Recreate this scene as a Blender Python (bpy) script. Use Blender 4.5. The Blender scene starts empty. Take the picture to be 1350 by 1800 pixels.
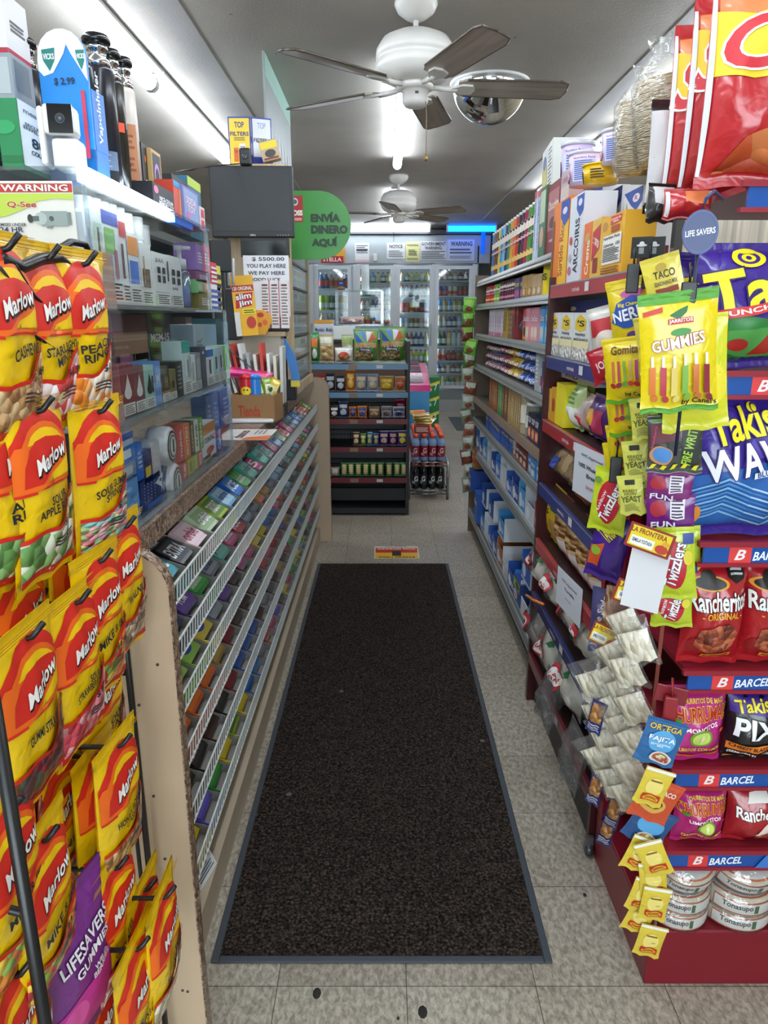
import bpy, bmesh, math, random
from mathutils import Vector, Matrix
R = math.radians
PI = math.pi
scene = bpy.context.scene
COL = scene.collection
# ------------------------------------------------------------------ camera
FPX, TH, CZ = 1250.0, R(15.22), 1.52
cam_d = bpy.data.cameras.new('camera'); cam = bpy.data.objects.new('camera', cam_d); COL.objects.link(cam)
cam_d.sensor_fit = 'HORIZONTAL'; cam_d.sensor_width = 36.0; cam_d.lens = 36.0 * FPX / 1350.0
cam_d.clip_start = 0.02; cam_d.clip_end = 100
cam.location = (0, 0, CZ); cam.rotation_euler = (PI / 2 - TH, 0, 0)
scene.camera = cam
# ------------------------------------------------------------------ world, exposure, daylight
w = bpy.data.worlds.new('world'); scene.world = w; w.use_nodes = True
w.node_tree.nodes['Background'].inputs[0].default_value = (0.80, 0.88, 1.0, 1)
w.node_tree.nodes['Background'].inputs[1].default_value = 0.9
scene.view_settings.view_transform = 'Standard'; scene.view_settings.look = 'None'
scene.view_settings.gamma = 1; scene.view_settings.use_curve_mapping = False
scene.view_settings.exposure = 0.93
TUBE = 13.0
DAY = 110.0
scene.cycles.max_bounces = 8; scene.cycles.diffuse_bounces = 3; scene.cycles.glossy_bounces = 3
scene.cycles.transparent_max_bounces = 24; scene.cycles.transmission_bounces = 4
scene.cycles.sample_clamp_indirect = 4.0; scene.cycles.caustics_reflective = False; scene.cycles.caustics_refractive = False
scene.cycles.use_denoising = True
ld = bpy.data.lights.new('shopfront_daylight', 'AREA'); ld.shape = 'RECTANGLE'; ld.size = 3.4; ld.size_y = 2.0
ld.energy = DAY; ld.color = (0.86, 0.93, 1.0)
lo = bpy.data.objects.new('shopfront_daylight', ld); COL.objects.link(lo)
lo.location = (0.2, -2.9, 1.7); lo.rotation_euler = (R(90), 0, 0)

def P(px, py, X=None, Y=None, Z=None):
    """the point of the room seen at that place of the photo, on the plane x=X, y=Y or z=Z"""
    p = (px - 675) / FPX; q = (py - 900) / FPX
    d = (p, math.cos(TH) - q * math.sin(TH), -math.sin(TH) - q * math.cos(TH))
    if Y is not None: t = Y / d[1]
    elif X is not None: t = X / d[0]
    else: t = (Z - CZ) / d[2]
    return Vector((d[0] * t, d[1] * t, CZ + d[2] * t))
# ------------------------------------------------------------------ materials
MC = {}
def lin(c):
    if isinstance(c, str):
        c = c.lstrip('#'); c = [int(c[i:i + 2], 16) / 255 for i in (0, 2, 4)]
        c = [x / 12.92 if x <= .04045 else ((x + .055) / 1.055) ** 2.4 for x in c]
    return (c[0], c[1], c[2], 1)
def base_mat(name):
    m = bpy.data.materials.new(name); m.use_nodes = True
    return m, m.node_tree, m.node_tree.nodes['Principled BSDF']
def noise_bump(nt, b, scale, strength, dist=.002, coord='Object'):
    tc = nt.nodes.new('ShaderNodeTexCoord'); n = nt.nodes.new('ShaderNodeTexNoise'); n.inputs['Scale'].default_value = scale
    n.inputs['Detail'].default_value = 3
    bp = nt.nodes.new('ShaderNodeBump'); bp.inputs['Strength'].default_value = strength; bp.inputs['Distance'].default_value = dist
    nt.links.new(tc.outputs[coord], n.inputs['Vector']); nt.links.new(n.outputs['Fac'], bp.inputs['Height']); nt.links.new(bp.outputs[0], b.inputs['Normal'])
    return tc, n
def pm(c, rough=.45, metal=0, kind='', var=.06):
    """plain paint / card / plastic; a faint procedural mottling keeps it from being perfectly even"""
    key = (c if isinstance(c, str) else tuple(c), rough, metal, kind)
    if key in MC: return MC[key]
    m, nt, b = base_mat('mat_%d' % len(MC))
    col = lin(c)
    tc = nt.nodes.new('ShaderNodeTexCoord'); n = nt.nodes.new('ShaderNodeTexNoise'); n.inputs['Scale'].default_value = 9
    mx = nt.nodes.new('ShaderNodeMix'); mx.data_type = 'RGBA'
    mx.inputs[6].default_value = [x * (1 - var) for x in col[:3]] + [1]; mx.inputs[7].default_value = [min(1, x * (1 + var)) for x in col[:3]] + [1]
    nt.links.new(tc.outputs['Object'], n.inputs['Vector']); nt.links.new(n.outputs['Fac'], mx.inputs[0]); nt.links.new(mx.outputs[2], b.inputs['Base Color'])
    b.inputs['Roughness'].default_value = rough; b.inputs['Metallic'].default_value = metal
    if kind == 'foil':      # glossy packaging film, crinkled
        n2 = nt.nodes.new('ShaderNodeTexNoise'); n2.inputs['Scale'].default_value = 28; n2.inputs['Detail'].default_value = 1.5; n2.inputs['Distortion'].default_value = 1.2
        bp = nt.nodes.new('ShaderNodeBump'); bp.inputs['Strength'].default_value = .55; bp.inputs['Distance'].default_value = .006
        nt.links.new(tc.outputs['Object'], n2.inputs['Vector']); nt.links.new(n2.outputs['Fac'], bp.inputs['Height']); nt.links.new(bp.outputs[0], b.inputs['Normal'])
        b.inputs['Coat Weight'].default_value = .6; b.inputs['Coat Roughness'].default_value = .12
    MC[key] = m; return m
def F(c): return pm(c, .28, 0, 'foil')
def emit(c, s, name='lamp_glow'):
    key = ('em', c, s)
    if key in MC: return MC[key]
    m, nt, b = base_mat(name); b.inputs['Base Color'].default_value = lin(c)
    b.inputs['Emission Color'].default_value = lin(c); b.inputs['Emission Strength'].default_value = s
    MC[key] = m; return m
def clear(tint='#f4f8f8', gloss=.10, rough=.05, haze=.0, bump=0, key=None):
    """thin clear plastic: mostly see-through, a glossy sheen on top, optional milky haze"""
    k = ('clear', tint, gloss, rough, haze, bump)
    if k in MC: return MC[k]
    m = bpy.data.materials.new('clear_plastic'); m.use_nodes = True; nt = m.node_tree; nt.nodes.remove(nt.nodes['Principled BSDF'])
    out = nt.nodes['Material Output']
    tr = nt.nodes.new('ShaderNodeBsdfTransparent'); tr.inputs[0].default_value = lin(tint)
    gl = nt.nodes.new('ShaderNodeBsdfGlossy'); gl.inputs['Roughness'].default_value = rough
    lw = nt.nodes.new('ShaderNodeLayerWeight'); lw.inputs[0].default_value = .14
    mt = nt.nodes.new('ShaderNodeMath'); mt.operation = 'MULTIPLY_ADD'; mt.inputs[1].default_value = .32; mt.inputs[2].default_value = gloss; mt.use_clamp = True
    nt.links.new(lw.outputs['Fresnel'], mt.inputs[0])
    a = nt.nodes.new('ShaderNodeMixShader'); nt.links.new(mt.outputs[0], a.inputs[0]); nt.links.new(tr.outputs[0], a.inputs[1]); nt.links.new(gl.outputs[0], a.inputs[2])
    last = a
    if haze:
        df = nt.nodes.new('ShaderNodeBsdfDiffuse'); df.inputs[0].default_value = (.8, .82, .84, 1)
        h = nt.nodes.new('ShaderNodeMixShader'); h.inputs[0].default_value = haze
        nt.links.new(a.outputs[0], h.inputs[1]); nt.links.new(df.outputs[0], h.inputs[2]); last = h
    if bump:
        tc = nt.nodes.new('ShaderNodeTexCoord'); n2 = nt.nodes.new('ShaderNodeTexNoise'); n2.inputs['Scale'].default_value = 30; n2.inputs['Distortion'].default_value = 1.5
        bp = nt.nodes.new('ShaderNodeBump'); bp.inputs['Strength'].default_value = bump; bp.inputs['Distance'].default_value = .008
        nt.links.new(tc.outputs['Object'], n2.inputs['Vector']); nt.links.new(n2.outputs['Fac'], bp.inputs['Height'])
        nt.links.new(bp.outputs[0], gl.inputs['Normal']); nt.links.new(bp.outputs[0], lw.inputs['Normal'])
    nt.links.new(last.outputs[0], out.inputs[0])
    MC[k] = m; return m
def lumps(cols, scale=70, rough=.3, stretch=(1, 1, 1), coat=.5, bump=1.0, key=''):
    """candy, nuts, seeds or pasta seen through film: cells of a few colours with a rounded relief"""
    k = ('lumps', tuple(cols), scale, stretch, key)
    if k in MC: return MC[k]
    m, nt, b = base_mat('contents')
    tc = nt.nodes.new('ShaderNodeTexCoord'); mp = nt.nodes.new('ShaderNodeMapping'); mp.inputs['Scale'].default_value = stretch
    v = nt.nodes.new('ShaderNodeTexVoronoi'); v.inputs['Scale'].default_value = scale
    rp = nt.nodes.new('ShaderNodeValToRGB'); rp.color_ramp.interpolation = 'CONSTANT'
    el = rp.color_ramp.elements
    for i, c in enumerate(cols):
        e = el[i] if i < 2 else el.new(i / len(cols))
        e.position = i / len(cols); e.color = lin(c)
    sp = nt.nodes.new('ShaderNodeSeparateColor')
    nt.links.new(tc.outputs['Object'], mp.inputs[0]); nt.links.new(mp.outputs[0], v.inputs['Vector']); nt.links.new(v.outputs['Color'], sp.inputs[0])
    nt.links.new(sp.outputs[0], rp.inputs[0]); nt.links.new(rp.outputs[0], b.inputs['Base Color'])
    bp = nt.nodes.new('ShaderNodeBump'); bp.invert = True; bp.inputs['Strength'].default_value = bump; bp.inputs['Distance'].default_value = .6 / scale
    nt.links.new(v.outputs['Distance'], bp.inputs['Height']); nt.links.new(bp.outputs[0], b.inputs['Normal'])
    b.inputs['Roughness'].default_value = rough; b.inputs['Coat Weight'].default_value = coat; b.inputs['Coat Roughness'].default_value = .1
    MC[k] = m; return m
def M(c):
    return c if isinstance(c, bpy.types.Material) else pm(c)
# ------------------------------------------------------------------ mesh collector
class MB:
    def __init__(s): s.v = []; s.f = []; s.m = []; s.s = []; s.mats = []
    def mi(s, mat):
        mat = M(mat)
        if mat not in s.mats: s.mats.append(mat)
        return s.mats.index(mat)
    def add(s, vs, fs, mat, smooth=False):
        o = len(s.v); i = s.mi(mat); s.v += [tuple(x) for x in vs]
        for f in fs: s.f.append([a + o for a in f]); s.m.append(i); s.s.append(smooth)
        return s
    def box(s, x0, x1, y0, y1, z0, z1, mat, tf=None):
        vs = [(x, y, z) for z in (z0, z1) for y in (y0, y1) for x in (x0, x1)]
        if tf: vs = [tf @ Vector(p) for p in vs]
        return s.add(vs, [(0, 2, 3, 1), (4, 5, 7, 6), (0, 1, 5, 4), (2, 6, 7, 3), (0, 4, 6, 2), (1, 3, 7, 5)], mat)
    def tube(s, pts, r, mat, n=6, caps=True):
        pts = [Vector(p) for p in pts]; vs = []; fs = []
        for i, p in enumerate(pts):
            d = (pts[min(i + 1, len(pts) - 1)] - pts[max(i - 1, 0)]).normalized()
            a = d.cross(Vector((0, 0, 1)) if abs(d.z) < .9 else Vector((1, 0, 0))).normalized(); b = d.cross(a)
            vs += [p + (a * math.cos(2 * PI * k / n) + b * math.sin(2 * PI * k / n)) * r for k in range(n)]
        for i in range(len(pts) - 1):
            fs += [(i * n + k, i * n + (k + 1) % n, (i + 1) * n + (k + 1) % n, (i + 1) * n + k) for k in range(n)]
        if caps: fs += [tuple(range(n))[::-1], tuple((len(pts) - 1) * n + k for k in range(n))]
        return s.add(vs, fs, mat, n > 4)
    def lathe(s, prof, mat, n=16, c=(0, 0), smooth=True, a0=0, a1=2 * PI, sx=1, sy=1):
        full = abs(a1 - a0 - 2 * PI) < 1e-6; m = n if full else n + 1; vs = []; fs = []
        for r, z in prof:
            vs += [(c[0] + sx * r * math.cos(a0 + (a1 - a0) * k / n), c[1] + sy * r * math.sin(a0 + (a1 - a0) * k / n), z) for k in range(m)]
        for i in range(len(prof) - 1):
            for k in range(n):
                k2 = (k + 1) % m
                fs.append((i * m + k, i * m + k2, (i + 1) * m + k2, (i + 1) * m + k))
        return s.add(vs, fs, mat, smooth)
    def prism(s, poly, y0, y1, mat, axis='y', smooth=False):
        n = len(poly)
        g = {'y': lambda p, t: (p[0], t, p[1]), 'x': lambda p, t: (t, p[0], p[1]), 'z': lambda p, t: (p[0], p[1], t)}[axis]
        vs = [g(p, y0) for p in poly] + [g(p, y1) for p in poly]
        fs = [tuple(range(n)), tuple(range(n, 2 * n))[::-1]] + [(i, i + n, (i + 1) % n + n, (i + 1) % n) for i in range(n)]
        return s.add(vs, fs, mat, smooth)
    def mesh(s, name):
        me = bpy.data.meshes.new(name); me.from_pydata(s.v, [], s.f)
        for m in s.mats: me.materials.append(m)
        me.polygons.foreach_set('material_index', s.m); me.polygons.foreach_set('use_smooth', s.s)
        me.update(); return me
    def build(s, name, parent=None, loc=(0, 0, 0), rot=(0, 0, 0), bev=0, fix=False):
        me = s.mesh(name)
        if fix:
            bm = bmesh.new(); bm.from_mesh(me); bmesh.ops.recalc_face_normals(bm, faces=bm.faces); bm.to_mesh(me); bm.free()
        o = bpy.data.objects.new(name, me); COL.objects.link(o); o.location = loc; o.rotation_euler = rot
        if parent: o.parent = parent
        if bev:
            md = o.modifiers.new('edge', 'BEVEL'); md.width = bev; md.segments = 2; md.limit_method = 'ANGLE'; md.angle_limit = R(50)
        return o
LABELS = {}
def tag(o, label=None, cat=None, group=None, kind=None):
    if label:
        LABELS.setdefault(label, []).append((o.name, group)); o['label'] = label
    if cat: o['category'] = cat
    if group: o['group'] = group
    if kind: o['kind'] = kind
    return o
def empty(name, loc=(0, 0, 0), rz=0, label=None, cat=None, group=None, rot=None):
    o = bpy.data.objects.new(name, None); COL.objects.link(o); o.empty_display_size = .05
    o.location = loc; o.rotation_euler = rot or (0, 0, rz)
    return tag(o, label, cat, group)
def struct(mb, name, **k):
    o = mb.build(name, **k); o['kind'] = 'structure'; return o
def clone(o, loc=None, rot=None, label=None, group=None, parent=None):
    c = o.copy(); COL.objects.link(c)
    if parent: c.parent = parent
    for ch in list(o.children): clone(ch, parent=c)
    if loc is not None: c.location = loc
    if rot is not None: c.rotation_euler = rot
    if label: tag(c, label, None, group)
    return c
ORD = 'first second third fourth fifth sixth seventh eighth ninth tenth eleventh twelfth thirteenth fourteenth fifteenth sixteenth seventeenth eighteenth nineteenth twentieth'.split()
def nth(i):
    if i < 20: return ORD[i]
    return ['twenty', 'thirty', 'forty'][(i + 1) // 10 - 2] + '-' + (ORD[(i + 1) % 10 - 1] if (i + 1) % 10 else 'tieth') if (i + 1) % 10 else ['twentieth', 'thirtieth', 'fortieth'][(i + 1) // 10 - 2]
# ------------------------------------------------------------------ flat artwork laid onto surfaces
TC = {}
def text2d(s, off=0.0, shear=0.0):
    k = (s, off, shear)
    if k in TC: return TC[k]
    cu = bpy.data.curves.new('t', 'FONT'); cu.body = s; cu.resolution_u = 4 if len(s) < 6 else 2; cu.fill_mode = 'BOTH'; cu.size = 1; cu.offset = off; cu.shear = shear
    cu.space_line = .82; cu.align_x = 'CENTER'
    ob = bpy.data.objects.new('t', cu); me = bpy.data.meshes.new_from_object(ob)
    vs = [(v.co.x, v.co.y) for v in me.vertices]; fs = [tuple(p.vertices) for p in me.polygons]
    bpy.data.objects.remove(ob); bpy.data.meshes.remove(me); bpy.data.curves.remove(cu)
    if off == 0 and shear == 0 or (s, 0.0, shear) not in TC:
        x0 = min(a[0] for a in vs); x1 = max(a[0] for a in vs); y0 = min(a[1] for a in vs); y1 = max(a[1] for a in vs)
    else:
        x0, x1, y0, y1 = TC[(s, 0.0, shear)][2]
    vs = [((a - x0) / (x1 - x0) - .5, (b - y0) / (y1 - y0) - .5) for a, b in vs]
    TC[k] = (vs, fs, (x0, x1, y0, y1)); return TC[k]
def refine(vs, fs, sx, sy, ml):
    bm = bmesh.new(); bv = [bm.verts.new((a * sx, b * sy, 0)) for a, b in vs]
    for f in fs:
        try: bm.faces.new([bv[i] for i in f])
        except ValueError: pass
    bmesh.ops.triangulate(bm, faces=bm.faces)
    for _ in range(5):
        es = [e for e in bm.edges if e.calc_length() > ml]
        if not es: break
        bmesh.ops.subdivide_edges(bm, edges=es, cuts=1); bmesh.ops.triangulate(bm, faces=[f for f in bm.faces if len(f.verts) > 3])
    bm.verts.index_update()
    out = [(v.co.x / sx, v.co.y / sy) for v in bm.verts]; of = [tuple(v.index for v in f.verts) for f in bm.faces]; bm.free()
    return out, of
def _shapes(d):
    """one artwork item -> list of (2-D points, faces, material)"""
    k = d[0]
    if k == 'r': _, a, b, c, e, m = d; return [([(a, b), (c, b), (c, e), (a, e)], [(0, 1, 2, 3)], m)]
    if k == 'p': return [(list(d[1]), [tuple(range(len(d[1])))], d[2])]
    if k == 'e':
        _, cu, cv, ru, rv, m = d; n = 24
        return [([(cu + ru * math.cos(2 * PI * i / n), cv + rv * math.sin(2 * PI * i / n)) for i in range(n)], [tuple(range(n))], m)]
    if k == 'o':            # ring
        _, cu, cv, ru, rv, t, m = d; n = 24
        vs = [(cu + ru * f * math.cos(2 * PI * i / n), cv + rv * f * math.sin(2 * PI * i / n)) for f in (1, 1 - t) for i in range(n)]
        return [(vs, [(i, (i + 1) % n, n + (i + 1) % n, n + i) for i in range(n)], m)]
    if k == 'l':            # lines of print too small to read
        _, a, b, c, e, n, m = d; vs = []; fs = []
        for i in range(n):
            z0 = b + (e - b) * (i + .25) / n; z1 = b + (e - b) * (i + .75) / n; q = c - (c - a) * (.0, .08, .03, .25)[i % 4]; o = len(vs)
            vs += [(a, z0), (q, z0), (q, z1), (a, z1)]; fs.append((o, o + 1, o + 2, o + 3))
        return [(vs, fs, m)]
    if k == 't':            # ('t', text, cu, cv, w, h, colour, outline=None, rot=0, shear=0)
        d = list(d) + [None] * (10 - len(d)); _, s, cu, cv, ww, hh, m, ol, rot, sh = d; res = []
        sh = sh or 0.0; rot = R(rot or 0)
        offs = ([(.055, ol)] if ol else []) + [(.024, m)]
        text2d(s, 0.0, sh)
        for of, mm in offs:
            vs, fs, bb = text2d(s, of, sh)
            res.append(([('rot', (a, ww), (b, hh), rot, cu, cv) for a, b in vs], fs, mm))
        return res
    raise ValueError(k)
def art(mb, S, w, h, design, ml=None, off=.0006, step=.0003):
    n = 0
    for d in design:
        for vs, fs, m in _shapes(d):
            if vs and len(vs[0]) == 6:
                q = []
                for _, (a, ww), (b, hh), rt, cu, cv in vs:
                    x, y = (a * ww * w, b * hh * h) if abs(rt) < .8 else (a * hh * h, b * ww * w)
                    q.append((cu + (x * math.cos(rt) - y * math.sin(rt)) / w, cv + (x * math.sin(rt) + y * math.cos(rt)) / h))
                vs = q
            if ml: vs, fs = refine(vs, fs, w, h, ml)
            mb.add([S(u, v, off + n * step) for u, v in vs], fs, M(m), bool(ml)); n += 1
def flatS(w, h, y=0.0, z0=0.0):
    return lambda u, v, o: ((u - .5) * w, y - o, z0 + v * h)
def carton(w, d, h, col, front=(), side=(), top=(), left=(), mat=None, name=None, dent=0):
    """a closed card box, front towards -Y, base centre at the origin"""
    mb = MB(); c = mat or pm(col, .42)
    mb.box(-w / 2, w / 2, 0, d, 0, h, c)
    if front: art(mb, flatS(w, h), w, h, front)
    if side: art(mb, lambda u, v, o: (w / 2 + o, u * d, v * h), d, h, side)
    if left: art(mb, lambda u, v, o: (-w / 2 - o, d - u * d, v * h), d, h, left)
    if top: art(mb, lambda u, v, o: ((u - .5) * w, v * d, h + o), w, d, top)
    return mb
def bag_surface(w, h, T, seed=0, seal=.07, pinch=.05, skew=0.0, wr=1.0):
    rnd = random.Random(seed); a = [rnd.uniform(0, 6.28) for _ in range(8)]
    def S(u, v, o, side=-1):
        x = (u - .5) * 2
        if v < seal or v > 1 - seal: g = 0.0
        else:
            t = (v - seal) / (1 - 2 * seal); g = (max(0.0, math.sin(PI * t)) ** .55) * (1.12 - .28 * t)
        e = max(0.0, 1 - abs(x) ** 2.6) ** .7
        y = T / 2 * g * e
        nearseal = math.exp(-min(v - seal, 1 - seal - v) * 9) if g > 0 else 0
        y += wr * T * .055 * nearseal * e * math.sin(x * 11 + a[0]) * min(1, g * 2)
        y += wr * T * .045 * g * e * (math.sin(x * 5 + v * 9 + a[1]) + .6 * math.sin(x * 8 - v * 13 + a[2]))
        if g == 0: y = .0008 + .0007 * math.sin(v * h / .004 * 2 * PI)
        xx = x * w / 2 * (1 - pinch * g) + skew * h * (v - 1)
        zz = v * h + (1 - v) * wr * .006 * abs(math.sin(x * 3 + a[3])) * (1 if v < .5 else .4)
        return (xx, side * (y + o), zz)
    return S
def pouch(w, h, T, col, front=(), seed=0, seal=.07, pinch=.05, nu=12, nv=22, back=None, wr=1.0, skew=0.0, ml=.011, mat=None):
    """a pillow bag: crimped seals, bulging front and back; base centre at the origin, front towards -Y"""
    S = bag_surface(w, h, T, seed, seal, pinch, skew, wr); mb = MB(); fm = mat or F(col)
    for side, mm in ((-1, fm), (1, back or fm)):
        vs = []; vv = [0, seal * .33, seal * .66, seal, seal * 1.25] + [seal * 1.25 + (1 - seal * 2.5) * i / (nv - 8) for i in range(1, nv - 8)] + [1 - seal * 1.25, 1 - seal, 1 - seal * .66, 1 - seal * .33, 1]
        for v in vv:
            for i in range(nu + 1):
                u = i / nu; x = math.sin((u - .5) * PI) / 2 + .5; u = .35 * x + .65 * u
                p = S(u, v, 0, side)
                vs.append(p)
        n = nu + 1; fs = [(j * n + i, j * n + i + 1, (j + 1) * n + i + 1, (j + 1) * n + i) for j in range(len(vv) - 1) for i in range(nu)]
        if side > 0: fs = [f[::-1] for f in fs]
        mb.add(vs, fs, mm, True)
    if front: art(mb, lambda u, v, o: S(u, v, o), w, h, front, ml=ml, off=.0011, step=.00035)
    return mb
def tin(r, h, col, wrap=(), cap=None, n=20, name=None, arc=PI):
    """a round can or tube standing on the origin, artwork towards -Y"""
    mb = MB(); mb.lathe([(0, 0), (r, 0), (r, h), (0, h)], pm(col, .3), n)
    mb.s = [False] * len(mb.s)
    if wrap: art(mb, lambda u, v, o: ((r + o) * math.sin((u - .5) * arc), -(r + o) * math.cos((u - .5) * arc), v * h), r * arc, h, wrap, ml=r * .35, off=r * .04 + .0006)
    return mb
# ================================================================== THE ROOM
def tile_mat():
    m, nt, b = base_mat('floor_tiles')
    N = nt.nodes.new; L = nt.links.new
    tc = N('ShaderNodeTexCoord'); mp = N('ShaderNodeMapping'); mp.inputs['Location'].default_value = (-.053 + 3.048, -1.325 + 3.048, 0)
    L(tc.outputs['Object'], mp.inputs[0])
    bk = N('ShaderNodeTexBrick'); bk.offset = 0; bk.inputs['Scale'].default_value = 1; bk.inputs['Brick Width'].default_value = .3048; bk.inputs['Row Height'].default_value = .3048
    bk.inputs['Mortar Size'].default_value = .0011; bk.inputs['Mortar Smooth'].default_value = .1
    bk.inputs['Color1'].default_value = lin('#a99f91'); bk.inputs['Color2'].default_value = lin('#b6ad9f'); bk.inputs['Mortar'].default_value = lin('#4a443c')
    L(mp.outputs[0], bk.inputs['Vector'])
    m2 = N('ShaderNodeMapping'); m2.inputs['Scale'].default_value = (1, .55, 1); m2.inputs['Rotation'].default_value = (0, 0, .35); L(tc.outputs['Object'], m2.inputs[0])
    n1 = N('ShaderNodeTexNoise'); n1.inputs['Scale'].default_value = 85; n1.inputs['Detail'].default_value = 4; n1.inputs['Roughness'].default_value = .7; n1.inputs['Distortion'].default_value = .4; L(m2.outputs[0], n1.inputs['Vector'])
    r1 = N('ShaderNodeValToRGB'); e = r1.color_ramp.elements; e[0].position = .38; e[0].color = (.42, .41, .39, 1); e[1].position = .62; e[1].color = (1.18, 1.16, 1.12, 1); L(n1.outputs['Fac'], r1.inputs[0])
    mu = N('ShaderNodeMix'); mu.data_type = 'RGBA'; mu.blend_type = 'MULTIPLY'; mu.inputs[0].default_value = .8; L(bk.outputs['Color'], mu.inputs[6]); L(r1.outputs[0], mu.inputs[7])
    n2 = N('ShaderNodeTexNoise'); n2.inputs['Scale'].default_value = 2.2; n2.inputs['Detail'].default_value = 5; L(tc.outputs['Object'], n2.inputs['Vector'])
    r2 = N('ShaderNodeValToRGB'); e = r2.color_ramp.elements; e[0].position = .35; e[0].color = (.74, .72, .68, 1); e[1].position = .65; e[1].color = (1, 1, 1, 1); L(n2.outputs['Fac'], r2.inputs[0])
    mu2 = N('ShaderNodeMix'); mu2.data_type = 'RGBA'; mu2.blend_type = 'MULTIPLY'; mu2.inputs[0].default_value = .7; L(mu.outputs[2], mu2.inputs[6]); L(r2.outputs[0], mu2.inputs[7])
    L(mu2.outputs[2], b.inputs['Base Color']); b.inputs['Roughness'].default_value = .42
    bp = N('ShaderNodeBump'); bp.inputs['Strength'].default_value = .15; bp.inputs['Distance'].default_value = .002; L(n1.outputs['Fac'], bp.inputs['Height']); L(bp.outputs[0], b.inputs['Normal'])
    return m
X0, X1, YB, YF, ZC = -2.7, 2.95, -2.6, 12.75, 2.93
struct(MB().box(X0, X1, YB, YF, -.1, 0, tile_mat()), 'floor')
def plaster(c, spots=True):
    m, nt, b = base_mat('plaster'); N = nt.nodes.new; L = nt.links.new
    tc, n = noise_bump(nt, b, 90, .35, .004)
    n2 = N('ShaderNodeTexNoise'); n2.inputs['Scale'].default_value = 1.3; n2.inputs['Detail'].default_value = 6; L(tc.outputs['Object'], n2.inputs['Vector'])
    r = N('ShaderNodeValToRGB'); e = r.color_ramp.elements; col = lin(c); e[0].position = .3; e[0].color = [x * .80 for x in col[:3]] + [1]; e[1].position = .6; e[1].color = col
    L(n2.outputs['Fac'], r.inputs[0]); last = r.outputs[0]
    if spots:
        v = N('ShaderNodeTexVoronoi'); v.inputs['Scale'].default_value = 5.5; v.inputs['Randomness'].default_value = 1; L(tc.outputs['Object'], v.inputs['Vector'])
        r3 = N('ShaderNodeValToRGB'); e = r3.color_ramp.elements; e[0].position = .030; e[0].color = (.25, .2, .16, 1); e[1].position = .05; e[1].color = (1, 1, 1, 1); L(v.outputs['Distance'], r3.inputs[0])
        mu = N('ShaderNodeMix'); mu.data_type = 'RGBA'; mu.blend_type = 'MULTIPLY'; mu.inputs[0].default_value = .75; L(last, mu.inputs[6]); L(r3.outputs[0], mu.inputs[7]); last = mu.outputs[2]
    L(last, b.inputs['Base Color']); b.inputs['Roughness'].default_value = .6
    return m
struct(MB().box(X0, X1, YB, YF, ZC, ZC + .1, plaster('#b4afa5')), 'ceiling')
tape = plaster('#aeadaa', False)
struct(MB().box(1.45, 1.585, YB + .1, 12.2, ZC - .004, ZC, tape), 'trim_1')
struct(MB().box(-1.085, -.945, YB + .1, 12.2, ZC - .004, ZC, tape), 'trim_2')
wallm = plaster('#c2bdb0', False)
struct(MB().box(X0 - .1, X0, YB, YF, -.1, ZC + .1, wallm), 'wall_left')
def wood_mat(c1, c2, scale=1.0, axis=2, rough=.4, plank=0):
    m, nt, b = base_mat('wood'); N = nt.nodes.new; L = nt.links.new
    tc = N('ShaderNodeTexCoord'); mp = N('ShaderNodeMapping'); sc = [22 * scale] * 3; sc[axis] = 1.6 * scale; mp.inputs['Scale'].default_value = sc
    n = N('ShaderNodeTexNoise'); n.inputs['Scale'].default_value = 1; n.inputs['Detail'].default_value = 5; n.inputs['Distortion'].default_value = .6
    r = N('ShaderNodeValToRGB'); e = r.color_ramp.elements; e[0].position = .35; e[0].color = lin(c1); e[1].position = .65; e[1].color = lin(c2)
    L(tc.outputs['Object'], mp.inputs[0]); L(mp.outputs[0], n.inputs['Vector']); L(n.outputs['Fac'], r.inputs[0]); L(r.outputs[0], b.inputs['Base Color']); b.inputs['Roughness'].default_value = rough
    return m
light_wood = wood_mat('#a8906e', '#cdb894')
struct(MB().box(X1, X1 + .1, YB, YF, -.1, ZC + .1, wood_mat('#8d8069', '#bcae94', .5)), 'wall_right')
struct(MB().box(X0 - .1, X1 + .1, YF, YF + .1, -.1, ZC + .1, pm('#5e6467', .5)), 'wall_back')
# shopfront behind the camera, with a wide window
mb = MB(); mb.box(X0, -1.7, YB - .1, YB, 0, ZC, wallm).box(1.9, X1, YB - .1, YB, 0, ZC, wallm).box(-1.7, 1.9, YB - .1, YB, 0, .3, wallm).box(-1.7, 1.9, YB - .1, YB, 2.6, ZC, wallm)
struct(mb, 'wall_front')
mb = MB(); al = pm('#b9bcc0', .35, .8)
for a, b_ in ((-1.7, -1.65), (-.02, .03), (.98, 1.03), (1.85, 1.9)): mb.box(a, b_, YB - .08, YB - .03, .3, 2.6, al)
mb.box(-1.65, 1.85, YB - .08, YB - .03, .3, .35, al).box(-1.65, 1.85, YB - .08, YB - .03, 2.55, 2.6, al)
fr = struct(mb, 'window_1'); MB().box(-1.65, 1.85, YB - .06, YB - .055, .35, 2.55, clear()).build('pane', fr)
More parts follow.
